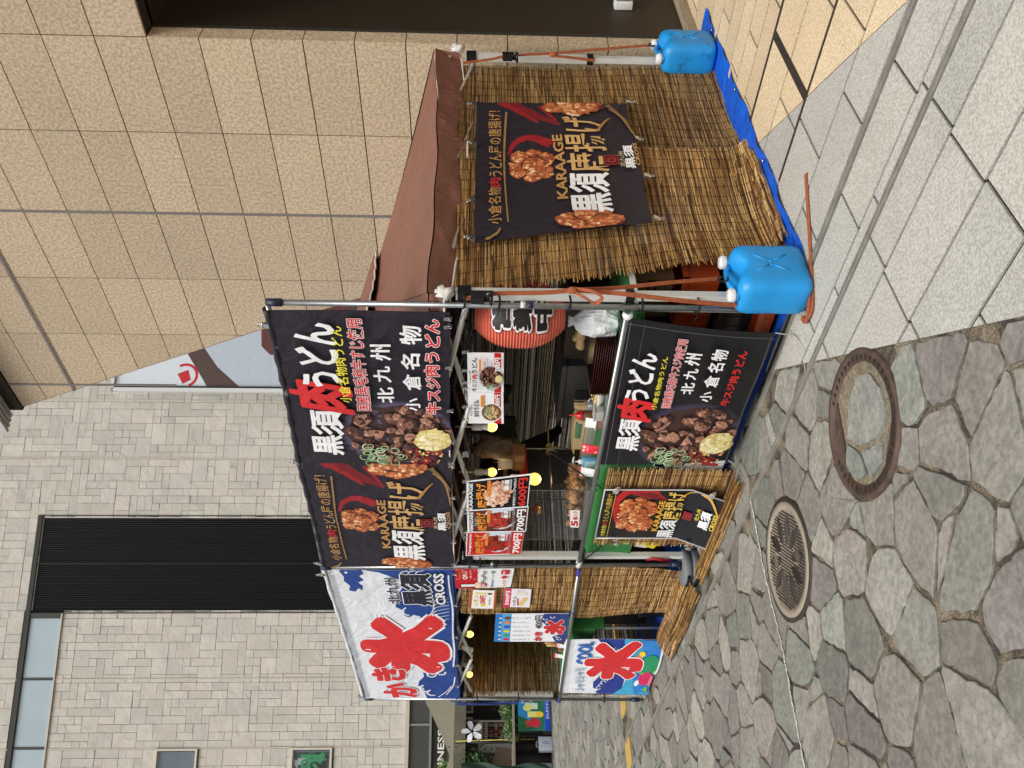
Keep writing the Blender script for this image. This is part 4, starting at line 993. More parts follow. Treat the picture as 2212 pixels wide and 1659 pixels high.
frame()

# ---------------------------------------------------------------- reed screens
RP = [C8(196, 158, 98), C8(172, 130, 74), C8(150, 110, 60), C8(128, 90, 46), C8(104, 70, 36), C8(82, 54, 28), C8(184, 146, 90), C8(160, 122, 68), C8(208, 176, 120)]
RG = [C8(150, 142, 126), C8(132, 124, 108), C8(110, 102, 88), C8(90, 82, 70), C8(166, 158, 142), C8(120, 106, 84)]
def reed_screen(name, label, surf, nrm, width, rows, seed, tone=1.0, ragL=.02, ragR=.02, strings=12, parent=None, rad=.003, spans=10, jag=1.0, pal=None, thin=0.0, mats='reed', group=None, knots=True, lab_cat='reed screen'):
    g = random.Random(seed); nrm = Vector(nrm).normalized()
    V = []; F = []; Cc = []
    for r in range(rows):
        if g.random() < thin: continue
        t = (r+.5)/rows+g.uniform(-.25, .25)/rows; hw = (.5/rows)*g.uniform(.75, 1.15)
        a = g.uniform(-1, 1)*ragL/width*jag; c = 1+g.uniform(-1, 1)*ragR/width*jag
        if g.random() < .06: c += .5*ragR/width
        tilt = g.uniform(-.3, .3)/rows; bulge = rad*g.uniform(.6, 1.7); pal = pal or RP; base = g.choice(pal); nsp = spans
        cuts = sorted([a, c]+[a+(c-a)*(k+g.uniform(-.4, .4))/nsp for k in range(1, nsp)])
        col = base
        for k in range(len(cuts)-1):
            s0, s1 = cuts[k], cuts[k+1]
            if g.random() < .45: col = g.choice(pal)
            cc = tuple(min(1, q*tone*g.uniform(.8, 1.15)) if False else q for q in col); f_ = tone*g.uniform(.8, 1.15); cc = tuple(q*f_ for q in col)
            m = 2 if k % 2 else 2; P = []
            for s_ in (s0, s1):
                tt = t+tilt*(s_-.5); 
                P += [surf(s_, tt-hw), surf(s_, tt), surf(s_, tt+hw)]
            P = [Vector(q) for q in P]; P[1] = P[1]+nrm*bulge; P[4] = P[4]+nrm*bulge
            b = len(V); V += [tuple(q) for q in P]; F += [(b, b+3, b+4, b+1), (b+1, b+4, b+5, b+2)]; Cc += [cc, cc]
            if g.random() < .3:       # dark node
                pass
    mb = MB(); mb.v = V; mb.f = F; mb.c = Cc; mb.m = [0]*len(F); mb.sm = [False]*len(F)
    # flip to face the viewer
    f0 = F[0]; n0 = (Vector(V[f0[1]])-Vector(V[f0[0]])).cross(Vector(V[f0[2]])-Vector(V[f0[0]]))
    if n0.dot(nrm) < 0: mb.f = [q[::-1] for q in mb.f]
    if parent is None: o = mb.build(name, M[mats], origin=tuple(Vector(surf(0, 1)))); tag(o, label, lab_cat, group)
    else: o = mb.build(name, M[mats], parent)
    st = MB()
    for k in range(strings):
        s_ = (k+.5)/strings; n = 26; st.tube([Vector(surf(s_+.002*math.sin(j*1.3+k), j/n))+nrm*(rad*1.9+.001) for j in range(n+1)], .0014, 3, cap=False, smooth=False)
    st.build('strings', M['string'], o); return o
def side_surf(z0, z1, yn, yf, off, seed, flap=0):
    def f(s, t):
        z = z1+(z0-z1)*t
        ya = yn(z) if callable(yn) else yn; yb = yf(z) if callable(yf) else yf
        y = ya+(yb-ya)*s; x = .038+off+.014*math.sin(y*3.1+seed+z*1.2)*(1.2-z*.3)+.008*math.sin(z*5+y*2)+.02*max(0, 1-z/1.2)*math.sin(y*5+1)
        if z < .10 and flap: q = (.10-z); x += q*1.0*flap; 
        return (x, y, max(z, .012+.004*math.sin(y*30)))
    return f
near = lambda z: .03+(1.78-z)*.215 if z > .57 else .29+(.57-z)*.05
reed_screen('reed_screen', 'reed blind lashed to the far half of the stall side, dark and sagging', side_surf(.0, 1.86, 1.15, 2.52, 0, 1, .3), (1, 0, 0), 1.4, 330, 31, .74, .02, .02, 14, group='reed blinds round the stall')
reed_screen('reed_screen', 'reed blind on the near half of the stall side, ragged by the front pole', side_surf(.0, 1.85, near, 1.42, .016, 2, .9), (1, 0, 0), 1.3, 330, 32, 1.0, .035, .012, 13, group='reed blinds round the stall')
def roll_surf(s, t):       # surplus of the blind folded out over the tarpaulin
    a = t*1.0; return (.075+.13*a+.012*math.sin(a*9), .36+.85*s, .03+.035*math.sin(math.pi*a)+.004*math.sin(s*20))
reed_screen('reed_fold', 'folded foot of the near reed blind lying on the blue tarpaulin', roll_surf, (.3, 0, 1), .9, 26, 33, 1.0, .03, .05, 8, rad=.004, group='reed blinds round the stall')
def f2(s, t):
    z = 1.86-1.74*t; xr = -2.735; xl = -3.535-.09*min(1, t*2) + max(0, t-.62)*.55
    fl = max(0, t-.90)
    return (xl+(xr-xl)*s, -.028+.012*math.sin(s*6+t*4)-.10*fl*6*.3-max(0, t-.5)*.05, z)
reed_screen('reed_screen', 'bright reed blind beside the middle post under the ice banner', f2, FN, .85, 320, 34, 1.0, .012, .01, 9, group='reed blinds round the stall')
def f2b(s, t): return (-3.93+1.22*s+.03*t, -.07-.24*t+.01*math.sin(s*9), .135-.10*t+.02*math.sin(math.pi*t))
reed_screen('reed_fold', 'foot of the bright reed blind kicked out over the flagstones', f2b, (0, -.5, .8), 1.1, 44, 35, 1.0, .05, .03, 10, rad=.004, group='reed blinds round the stall')
def f3(s, t): return (-5.36, .0+1.7*s, 1.86-1.82*t)
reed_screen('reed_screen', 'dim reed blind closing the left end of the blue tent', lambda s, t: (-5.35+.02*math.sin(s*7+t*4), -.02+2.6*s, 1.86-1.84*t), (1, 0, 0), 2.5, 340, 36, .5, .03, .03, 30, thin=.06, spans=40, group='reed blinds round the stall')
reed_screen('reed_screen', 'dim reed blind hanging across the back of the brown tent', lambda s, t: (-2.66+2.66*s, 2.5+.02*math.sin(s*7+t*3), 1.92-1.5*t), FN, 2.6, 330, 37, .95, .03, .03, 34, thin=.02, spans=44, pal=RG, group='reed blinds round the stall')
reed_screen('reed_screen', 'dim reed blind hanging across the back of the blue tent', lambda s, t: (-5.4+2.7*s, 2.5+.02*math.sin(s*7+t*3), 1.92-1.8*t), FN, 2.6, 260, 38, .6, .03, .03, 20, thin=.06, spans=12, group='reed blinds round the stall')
def f4(s, t):
    xl, xr = -2.38, -1.44; x = xl+(xr-xl)*s
    return (x+.10*(t-.5)*(1-s)*-.3, -.045-.03*max(0, t-.8)*5*.2-.008*math.sin(s*5), .86-.83*t)
reed_screen('reed_mat', 'small reed mat hung under the counter behind the black poster', f4, FN, .94, 150, 39, 1.0, .03, .035, 8, rad=.0035, spans=7, group='reed blinds round the stall')
def f4b(s, t): return (-2.62+1.28*s-.0*t, -.12-.13*t, .055-.035*t+.02*math.sin(math.pi*t))
reed_screen('reed_fold', 'bundled foot of the small reed mat lying on the paving below the poster', f4b, (0, -.4, .9), 1.25, 30, 40, 1.05, .04, .05, 9, rad=.005, spans=7, group='reed blinds round the stall')

# ---------------------------------------------------------------- tarpaulin, counters
def tarp():
    b = MB()
    def f(s, t):
        x = -2.6+2.87*s; y = .05+2.97*t
        e = max(0, (x-.06)/.21); return (x+.012*math.sin(y*9)*e, y+.01*math.sin(x*12)*(1-t), .017+.012*math.sin(y*11+x*4)*math.sin(x*9)*.5+.008*e*math.sin(y*23)+.006)
    b.sheet(f, 80, 70); o = b.build('tarpaulin', M['tarp'], origin=(-1.2, 1.5, .02)); tag(o, 'bright blue tarpaulin spread under the brown tent with its edge showing', 'tarpaulin')
    for y in (.14, 1.02, 1.86, 2.72):
        b = MB(); b.lathe((.245, y, .034), [(.016, 0), (.013, .004), (.007, .002)], 14); b.build('eyelet', M['chrome'], o)
    b = MB(); b.sheet(lambda s, t: (-5.3+2.6*s, .02+2.4*t, .02+.012*math.sin(s*17+t*9)), 40, 30); o = b.build('tarpaulin', M['tarp'], origin=(-4, 1.2, .02)); tag(o, 'blue tarpaulin on the ground inside the left tent', 'tarpaulin')
tarp()
def counter():
    o = thing('counter_table', 'long serving table draped with green turf behind the front rail', 'table', (-1.3, .3, 0))
    b = MB(); b.box((-2.5, .05, .855), (.0, .68, .885), C8(222, 222, 216)); b.build('tabletop', M['flat'], o)
    for x, y in ((-2.42, .1), (-.12, .1), (-2.42, .62), (-.12, .62)):
        b = MB(); b.tube([(x, y, .02), (x, y, .855)], .014, 8); b.build('leg', M['white_leg'], o)
    b = MB()
    def turf(s, t):
        x = -2.62+2.6*s; u = t*1.05
        if u < .70: return (x, .68-u+.02, .889+.004*math.sin(x*9+u*11))
        v = u-.70; L_ = .07 if x > -1.28 else .34; zt = .889-v/.35*L_
        return (x, .008-.012*math.sin(x*6+v*9), zt)
    b.sheet(turf, 60, 30, flip=True); b.build('turf_cover', M['turf'], o)
    o = thing('counter_table', 'short turf covered table behind the low beach banner', 'table', (-4.6, .3, 0))
    b = MB(); b.box((-5.3, .06, .83), (-4.0, .5, .86), C8(210, 210, 204)); b.build('tabletop', M['flat'], o)
    for x, y in ((-5.22, .1), (-4.1, .1), (-5.22, .45), (-4.1, .45)):
        b = MB(); b.tube([(x, y, .02), (x, y, .84)], .014, 8); b.build('leg', M['white_leg'], o)
    b = MB(); b.sheet(lambda s, t: (-5.32+1.38*s, .52-min(t, .6)/.6*.5, .865+.003*math.sin(s*30) - max(0, t-.6)*.5), 30, 20, flip=True); b.sheet(lambda s, t: (-3.94, .02+.5*t, .865-.28*s), 6, 10, flip=True); b.build('turf_cover', M['turf'], o)
counter()

# ---------------------------------------------------------------- water jugs, straps, post weight
def jug(loc, rot, label, m, seed=0, scale=1.0, capm=None):
    o = thing('water_jug', label, 'water jug', (0, 0, 0)); hx, hy, H_ = .105, .155, .335; rad = .045
    N_ = 48; prof = []
    def outline(ins):
        pts = []
        for k in range(N_):
            a = 2*math.pi*k/N_; c, s_ = math.cos(a), math.sin(a); p = 5.0; q = (abs(c/(hx-ins))**p+abs(s_/(hy-ins))**p)**(-1/p); pts.append((c*q, s_*q))
        return pts
    rows = [(.03, 0), (.012, .006), (.003, .02), (0, .045), (0, .12), (.0015, .17), (.0015, .18), (0, .2), (0, .275), (.004, .298), (.014, .318), (.030, .330), (.05, .336)]
    b = MB(); vs = []
    for ins, z in rows:
        for (x, y) in outline(ins):
            dip = 0; saddle = math.exp(-(y/.055)**2)
            zz = z
            if z > .27: zz = z-(.045*saddle)*((z-.27)/.066)*(1 if abs(x) < .2 else 0)
            # embossed X on the broad face: nothing here, ribs are separate raised pieces
            vs.append((x, y, zz))
    n = N_; fs = [(i*n+k, i*n+(k+1) % n, (i+1)*n+(k+1) % n, (i+1)*n+k) for i in range(len(rows)-1) for k in range(n)]
    b.add(vs, fs, smooth=True); top = [vs[(len(rows)-1)*n+k] for k in range(n)]; cz = []
    # close the top with rings towards the centre line
    rings = [top]
    for q in (.6, .3, 0.02):
        rings.append([(x*q, y, z-.0) if True else 0 for x, y, z in top])
    base = len(b.v); allv = [p for r_ in rings for p in r_]
    b.add(allv, [(i*n+k, i*n+(k+1) % n, (i+1)*n+(k+1) % n, (i+1)*n+k) for i in range(3) for k in range(n)], smooth=True)
    b.f.append(tuple(range(n))[::-1]); b.c.append((1, 1, 1)); b.m.append(0); b.sm.append(False)
    b.build('body', m, o)
    b = MB(); b.tube([(0, -.085, .325), (0, -.05, .352), (0, 0, .358), (0, .05, .352), (0, .085, .325)], [.016, .013, .012, .013, .016], 10); b.build('handle', m, o)
    for y in (-.112, .112):
        b = MB(); b.lathe((0, y, .33), [(.027, 0), (.026, .016), (.020, .018)], 16); nk = b.build('neck', m, o)
        b = MB(); b.lathe((0, y, .343), [(.029, 0), (.031, .003), (.030, .026), (.026, .031), (.001, .031)], 20)
        for k in range(20): a = 2*math.pi*k/20; b.box((-.001+.030*math.cos(a), -.001+.030*math.sin(a)+y, .346), (.001+.0325*math.cos(a) if False else .002+.030*math.cos(a), .002+.030*math.sin(a)+y, .368))
        b.build('cap', capm or M['white_plastic'], nk)
    for sx in (1, -1):      # embossed cross on each broad face
        b = MB(); X = sx*(hx-.001)
        for p0, p1 in (((-.055, .10), (-.012, .165)), ((.055, .10), (.012, .165)), ((-.055, .25), (-.012, .185)), ((.055, .25), (.012, .185)), ((-.012, .165), (-.012, .185)), ((.012, .165), (.012, .185))):
            b.tube([(X, p0[0], p0[1]), (X, p1[0], p1[1])], .0055, 8)
        b.build('embossed_cross', m, o)
    o.location = loc; o.rotation_euler = (0, 0, rot); o.scale = (scale,)*3; o['_o'] = list(loc)
    return o
jug((.165, .035, .018), R(-2), 'clean bright blue water jug standing by the near front pole', M['jug'], scale=1.12)
jug((.13, 2.60, .03), R(4), 'scuffed blue water jug on the tarpaulin corner by the far pole', M['jug_dirty'], scale=1.14)
def ribbon(name, path, wd, m, parent=None, up=(0, -1, 0), label=None, cat=None, th=.0018):
    path = [Vector(q) for q in path]; P = []
    n = 8
    for i in range(len(path)-1):
        p0 = path[max(i-1, 0)]; p1 = path[i]; p2 = path[i+1]; p3 = path[min(i+2, len(path)-1)]
        for k in range(n): f = k/n; P.append(.5*((2*p1)+(-p0+p2)*f+(2*p0-5*p1+4*p2-p3)*f*f+(-p0+3*p1-3*p2+p3)*f**3))
    P.append(path[-1]); b = MB(); vs = []
    for i, q in enumerate(P):
        t = (P[min(i+1, len(P)-1)]-P[max(i-1, 0)]).normalized(); s_ = t.cross(Vector(up)).normalized()*wd/2; nn = s_.cross(t).normalized()*th
        vs += [q-s_-nn, q+s_-nn, q+s_+nn, q-s_+nn]
    L = len(P); fs = [(i*4+k, i*4+(k+1) % 4, (i+1)*4+(k+1) % 4, (i+1)*4+k) for i in range(L-1) for k in range(4)]
    b.add(vs, fs); o = b.build(name, m, parent) if parent else b.build(name, m, origin=tuple(P[-1]))
    if label: tag(o, label, cat)
    return o
def A(x, y, yy): return at(x, y, 'y', yy)
o = thing('ratchet_strap', 'weathered orange ratchet strap running from the near canopy corner to the jug', 'strap', tuple(A(1180, 634, -.09)))
ribbon('webbing', [A(1003, 645, -.04), A(1040, 640, -.06), A(1070, 634, -.08), A(1180, 632, -.10), A(1236, 626, -.11)], .028, M['strap'], o)
ribbon('webbing', [A(1236, 626, -.11), A(1330, 622, -.10), A(1450, 610, -.06), A(1548, 602, -.0)], .024, M['strap'], o)
ribbon('webbing', [A(1236, 626, -.112), A(1340, 634, -.14), A(1460, 648, -.15), A(1590, 660, -.12)], .028, M['strap'], o)
ribbon('bow_loop', [A(1238, 624, -.115), A(1275, 628, -.15), A(1300, 642, -.17), A(1285, 655, -.17), A(1262, 642, -.16), A(1240, 630, -.13)], .02, M['strap'], o, up=(0, -.7, .7))
b = MB(); b.blob(tuple(A(1238, 627, -.12)), (.02, .02, .028), 3, rough=.2); b.build('knot', M['strap'], o)
def ratchet(c, par):
    c = Vector(c); b = MB()
    for dx in (-.018, .018): b.rbox((c.x+dx-.003, c.y-.035, c.z-.055), (c.x+dx+.003, c.y+.01, c.z+.06), .004)
    b.tube([(c.x-.022, c.y-.02, c.z-.03), (c.x+.022, c.y-.02, c.z-.03)], .016, 12); b.tube([(c.x-.03, c.y-.045, c.z-.045), (c.x+.03, c.y-.045, c.z-.045)], .009, 10); b.box((c.x-.022, c.y-.05, c.z-.01), (c.x+.022, c.y-.035, c.z+.055))
    r = b.build('ratchet', M['black_plastic'], par); b = MB(); b.tube([(c.x+.0225, c.y-.02, c.z-.03), (c.x+.028, c.y-.02, c.z-.03)], .009, 10); b.build('axle_bolt', M['chrome'], r)
ratchet(A(1042, 636, -.085), o)
b = MB(); q = A(1562, 603, -.0); b.tube([q+Vector((0, .0, -.0))+Vector((.016*math.cos(a), 0, .026*math.sin(a))) for a in [k*math.pi/8 for k in range(15)]], .005, 8); b.build('hook', M['black_rubber'], o)
ribbon('strap_tail', [(.10, -.19, .03), (.17, -.175, .022), (.26, -.05, .02), (.40, .16, .02), (.56, .42, .018)], .032, M['strap'], o, up=(0, 0, 1))
ribbon('strap_loop', [(.05, -.13, .03), (.09, -.19, .03), (.2, -.12, .03)], .03, M['strap'], o, up=(0, 0, 1))
def B_(x, y, xx=.16): return at(x, y, 'x', xx)
o = thing('ratchet_strap', 'orange ratchet strap tied along the far side pole down to its jug', 'strap', tuple(B_(1200, 115)))
ribbon('webbing', [B_(1000, 136, .1), B_(1060, 128, .12), B_(1100, 120, .14), B_(1180, 116, .16), B_(1300, 106, .16), B_(1400, 98, .15)], .032, M['strap'], o, up=(1, 0, 0))
ribbon('webbing', [B_(1190, 120, .17), B_(1230, 124, .17), B_(1285, 131, .17)], .036, M['strap'], o, up=(1, 0, 0))
b = MB(); b.blob(tuple(B_(1195, 118, .17)), (.02, .024, .03), 3, rough=.2); b.build('knot', M['strap'], o)
q = B_(1103, 119, .16); ratchet((q.x, q.y, q.z), o)
b = MB(); q = B_(1408, 97, .13); b.tube([q+Vector((0, .018*math.cos(a), .024*math.sin(a))) for a in [k*math.pi/8 for k in range(15)]], .006, 8); b.build('hook', M['black_rubber'], o)
o = thing('pole_weight', 'round grey weight with a grip slot around the foot of the middle post', 'weight', (-2.70, -.07, 0))
for k, z in enumerate((.015, .078)):
    b = MB(); b.lathe((-2.70, -.06, z), [(.03, 0), (.125, 0), (.137, .01), (.14, .05), (.13, .06), (.03, .062)], 40); w_ = b.build('disc', mat('grey_rubber_weight', C8(112, 116, 118), .6, var=.1) if k == 0 else bpy.data.materials['grey_rubber_weight'], o)
    b = MB(); b.box((-2.74, -.205, z+.02), (-2.62, -.16, z+.042)); b.build('grip_slot', M['black_rubber'], w_)

# ---------------------------------------------------------------- clips
def clip_proto(kind):
    b = MB()
    if kind == 'bulldog':
        b.add([(-.016, -.012, .0), (.016, -.012, 0), (.016, .012, 0), (-.016, .012, 0), (-.016, -.004, .034), (.016, -.004, .034), (.016, .004, .034), (-.016, .004, .034)], [(0, 1, 5, 4), (2, 3, 7, 6), (1, 2, 6, 5), (3, 0, 4, 7), (4, 5, 6, 7)])
        b.tube([(-.018, 0, .036), (.018, 0, .036)], .006, 8); b.tube([(.010*math.cos(a), .0, .052+.012*math.sin(a)) for a in [k*math.pi/5 for k in range(11)]], .0028, 6)
    else:
        b.add([(-.012, -.008, .016), (.012, -.008, .016), (.012, .008, .016), (-.012, .008, .016), (-.012, -.002, -.004), (.012, -.002, -.004), (.012, .002, -.004), (-.012, .002, -.004)], [(0, 4, 5, 1), (2, 6, 7, 3), (1, 5, 6, 2), (3, 7, 4, 0), (0, 1, 2, 3)])
        for sy in (-1, 1): b.tube([(-.006, sy*.003, -.003), (-.007, sy*.009, -.02), (0, sy*.010, -.027), (.007, sy*.009, -.02), (.006, sy*.003, -.003)], .0013, 5)
    return b
ORD = ['first', 'second', 'third', 'fourth', 'fifth', 'sixth', 'seventh', 'eighth', 'ninth', 'tenth', 'eleventh', 'twelfth', 'thirteenth', 'fourteenth', 'fifteenth', 'sixteenth', 'seventeenth']
def clips(kind, label, group, cat, pts, m):
    first = None; labels = label if isinstance(label, (list, tuple)) else None
    for k, (loc, rot) in enumerate(pts):
        if first is None:
            first = clip_proto(kind).build('bulldog_clip' if kind == 'bulldog' else 'binder_clip', m); o = first
        else: o = first.copy(); COL.objects.link(o)
        o.location = loc; o.rotation_euler = rot; o['_o'] = list(loc); tag(o, labels[k] if labels else label.replace('#', ORD[k]), cat, group)
clips('bulldog', ['silver bulldog clip at the top right corner of the udon banner', 'silver bulldog clip where the udon and chicken banners meet', 'silver bulldog clip on the chicken banner beside the middle post', 'silver bulldog clip on the ice banner beside the middle post', 'silver bulldog clip at the far left end of the ice banner'], 'silver clips along the banner tops', 'clip',
      [((-.115, -.062, 2.832), (0, 0, 0)), ((-1.335, -.062, 2.868), (0, 0, 0)), ((-2.64, -.062, 2.9), (0, .1, 0)), ((-2.80, -.062, 2.91), (0, -.3, 0)), ((-5.27, -.062, 2.865), (0, 0, 0))], M['chrome'])
clips('bulldog', ['silver clip at the near top corner of the side banner', 'second clip from the near end along the side banner top', 'third clip from the near end along the side banner top', 'silver clip at the far top corner of the side banner', 'silver clip at the far bottom corner of the side banner', 'silver clip below the far half of the side banner', 'silver clip under the cross lettering of the side banner', 'silver clip at the near bottom corner of the side banner'], 'silver clips round the side banner', 'clip',
      [((.10+(.012 if z < 1 else 0), y, z), (rx, 0, R(90))) for y, z, rx in ((.42, 1.745, .3), (.81, 1.745, -.5), (1.36, 1.748, .5), (1.87, 1.75, 0), (1.90, .735, 3.0), (1.46, .73, 3.3), (1.04, .72, 3.1), (.62, .72, 3.2))], M['chrome'])
clips('bulldog', ['pale clip high on the right edge of the black poster', 'pale clip low on the right edge of the black poster', 'pale clip high on the left edge of the black poster', 'pale clip low on the left edge of the black poster'], 'clips round the black poster', 'clip', [((-1.60, -.11, .80), (0, 1.9, 0)), ((-1.60, -.15, .16), (0, 1.9, 0)), ((-2.25, -.10, .72), (0, -2.0, 0)), ((-2.25, -.14, .2), (0, -2.2, 0))], mat('pale_clip', C8(188, 186, 176), .4, .3))
clips('binder', '# small binder clip from the near pole along the lower banner hems', 'small clips along the banner hems', 'clip',
      [((x, -.075, 1.888+(-x)*.006), (0, g_, 0)) for x, g_ in ((-.04, .2), (-.10, -.2), (-.42, .3), (-.80, 0), (-1.10, .2), (-1.33, -.3), (-1.36, .2), (-1.72, .1), (-2.05, -.2), (-2.3, 0), (-2.62, .2), (-2.78, .1), (-3.3, -.1), (-3.9, .2), (-4.5, 0), (-5.0, .2), (-5.33, .3))], M['chrome'])
# ================================================================ THINGS ON AND IN THE STALL
def board(name, label, P, corners, cat='menu board', thick=.004, group=None, m='board', disp=None, nx=1, ny=1, clips_n=0, n_ref=FN):
    o = P.build(name, quad(*corners, disp=disp), nx, ny, M[m], origin=tuple(Vector(corners[3])), thick=thick, n_ref=n_ref); return tag(o, label, cat, group)
WHT = C8(240, 240, 240)
def plate_front(x0, x1, z0, z1, y, dz=0, dy=0): return ((x0, y, z1+dz), (x1, y, z1), (x1, y+dy, z0), (x0, y+dy, z0+dz))
# udon boards (hung side by side)
p = Print(.33, .215, WHT, 1)
p.rect(0, .74, 1, .93, C8(200, 36, 44)); p.ell(.40, .64, .33, .37, WHT, 30); p.ell(.40, .64, .31, .345, C8(206, 214, 220), 30); p.beef(.40, .64, .27, .30, 4); p.toppings((.2, .68, .1, .16), (.3, .84, .1, .08), (.42, .86, .1, .1))
p.text('小倉名物', .32, .055, .62, .10, C8(30, 120, 66), .03); p.text('牛スジ', .10, .12, .40, .27, C8(20, 18, 20), .03); p.text('肉', .42, .12, .54, .27, C8(200, 30, 36), .04); p.text('うどん', .56, .12, .96, .27, C8(20, 18, 20), .03)
p.rect(.60, .32, .92, .38, C8(232, 150, 66)); p.text('小・並・大盛', .63, .33, .89, .37, C8(190, 110, 40), .0)
p.text('Niku Udon', .66, .44, .88, .50, C8(190, 40, 70), .01); p.text('Udon Noodle Soup with beef', .60, .54, .96, .59, C8(70, 60, 60), .0); p.text('beef tendon', .66, .63, .9, .69, C8(190, 40, 70), .0)
p.text('750円', .62, .755, .97, .915, WHT, .03, (C8(200, 36, 44), .01))
board('menu_board', 'white board showing beef udon at 750 yen beside the lantern', p, ((-.69, -.02, 1.783), (-.355, -.02, 1.783), (-.355, -.02, 1.578), (-.69, -.02, 1.570)), group='menu boards on the upper line')
p = Print(.31, .215, WHT, 2)
p.rect(0, .74, 1, .93, C8(200, 36, 44)); p.ell(.37, .66, .30, .31, WHT, 30); p.ell(.37, .66, .27, .28, C8(120, 84, 50), 30)
for k in range(40): q = p.g; a = q.uniform(0, 6.28); r_ = math.sqrt(q.random())*.75; x, y = .37+math.cos(a)*r_*.25, .66+math.sin(a)*r_*.26; p.stroke([(x-.05, y+q.uniform(-.04, .04)), (x, y+q.uniform(-.05, .05)), (x+.05, y+q.uniform(-.04, .04))], .014, .014, q.choice([C8(226, 196, 140), C8(240, 220, 170), C8(196, 156, 100)]), up=.1, n=6)
p.toppings((.42, .55, .15, .13), None, None); p.text('Kake Udon', .28, .06, .62, .11, C8(30, 28, 30), .0); p.text('かけうどん', .24, .15, .78, .31, C8(20, 18, 20), .03)
p.rect(.56, .36, .93, .45, C8(232, 150, 66)); p.text('小・並・大盛', .60, .375, .90, .435, C8(190, 110, 40), .0); p.text('400円', .60, .755, .96, .915, WHT, .03)
board('menu_board', 'white board showing plain udon at 400 yen, left of the beef udon board', p, ((-.985, -.02, 1.781), (-.693, -.02, 1.783), (-.693, -.02, 1.572), (-.985, -.02, 1.562)), group='menu boards on the upper line')
# three fried chicken boards
for i, (bgc, head, hc, kana, kc, price, pc, x0, x1, z1, z0, pal, lab) in enumerate((
    (C8(16, 14, 18), 'KARAAGE', WHT, None, None, '600円', C8(206, 50, 40), -2.10, -1.57, 1.797, 1.362, [C8(150, 84, 62), C8(196, 130, 100), C8(226, 176, 146), C8(240, 206, 180), C8(250, 226, 204)], 'black board of pale fried chicken at 600 yen, nearest the lit case'),
    (C8(92, 44, 34), 'AMADARE', WHT, '甘ダレ', WHT, '700円', WHT, -2.36, -2.115, 1.80, 1.352, [C8(96, 20, 16), C8(140, 36, 28), C8(176, 54, 40), C8(206, 84, 60), C8(226, 120, 90)], 'brown board of sweet glazed chicken at 700 yen, middle of three'),
    (C8(204, 44, 40), 'Yangnyeom', WHT, 'ヤンニョム', C8(40, 16, 16), '700円', WHT, -2.63, -2.37, 1.803, 1.366, [C8(80, 20, 14), C8(120, 34, 22), C8(160, 50, 32), C8(190, 70, 44)], 'red board of spicy glazed chicken at 700 yen by the middle post'))):
    if i == 0: x0, x1 = -2.085, -1.80
    if i == 0: x0 = -2.09
    P_ = Print(.28, .43, WHT, 5+i); P_.rect(.03, .015, .97, .985, bgc)
    if i: P_.ell(.62, .55, .5, .28, C8(206, 214, 226), 30)
    P_.karaage(.5, .50, .40, .22, 7, seed=4+i, pal=pal, dens=26)
    if i == 0: P_.crumbs(.5, .5, .42, .22, pal, 160, .13)
    P_.rect(.03, .0, .97, .035, WHT) if i < 2 else None
    P_.text(head, .06, .045, .94, .10, hc, .035)
    if kana and i == 1: P_.text(kana, .30, .12, .78, .20, C8(30, 110, 60), .03, (WHT, .03))
    if kana and i == 2: P_.text(kana, .2, .12, .80, .18, kc, .01)
    P_.text('唐', .10, .17, .36, .33, C8(240, 150, 50), .02); P_.text('揚げ', .38, .15, .92, .31, C8(240, 150, 50), .02)
    P_.rect(.45, .33, .97, .385, C8(232, 140, 60)); P_.text('小・並・大盛', .48, .34, .94, .375, C8(190, 100, 40), .0)
    P_.text('北九州', .64, .56, .92, .595, WHT, .02); P_.text('黒須', .62, .60, .94, .68, WHT, .04); P_.text('CROSS', .62, .69, .94, .715, WHT, .03)
    P_.text('小倉名物肉うどん屋の唐揚げ！', .04, .745, .96, .79, WHT if i == 0 else C8(40, 30, 30), .012, ((C8(20, 18, 20) if i == 0 else WHT), .03))
    if i == 2: P_.rect(.03, .80, .97, .985, bgc)
    P_.text(price, .08, .82, .95, .965, pc, .035)
    tilt = -.06 if i == 0 else 0
    cx = [(-1.83, -2.10), (-2.105, -2.355), (-2.36, -2.62)][i]
    XR, XL = cx
    if i == 0: c4 = ((-2.11, -.03, 1.80), (-1.775, -.03, 1.79), (-1.565, -.03, 1.365) if False else (-1.70, -.05, 1.362), (-2.10, -.05, 1.357))
    c4 = [(A(1008, 1104, -.02), A(1008, 1040, -.02), A(1147, 1024, -.05), A(1140, 1095, -.05)), (A(1010, 1150, -.025), A(1009, 1103, -.02), A(1142, 1094, -.045), A(1136, 1148, -.045)), (A(1006, 1201, -.03), A(1008, 1149, -.025), A(1133, 1147, -.04), A(1126, 1196, -.04))][i]
    board('menu_board', lab, P_, c4, group='menu boards on the upper line')
clips('binder', '# steel binder clip from the lantern along the menu wire', 'small clips on the upper wire', 'clip', [(tuple(A(1004, y, -.022)), (0, .2*math.sin(y), 0)) for y in (760, 800, 826, 838, 878, 905, 978, 984, 1040, 1062, 1100, 1108, 1150, 1160)], M['chrome'])
b = MB(); pts = [A(1003, 668, -.02)]+[A(1004+.4*math.sin(y*.02), y, -.015) for y in range(700, 1201, 50)]; b.tube(pts, .003, 5); o = b.build('hanging_wire', M['black_rubber'], origin=tuple(pts[0])); tag(o, 'black wire stretched under the front truss for the menu boards', 'wire')

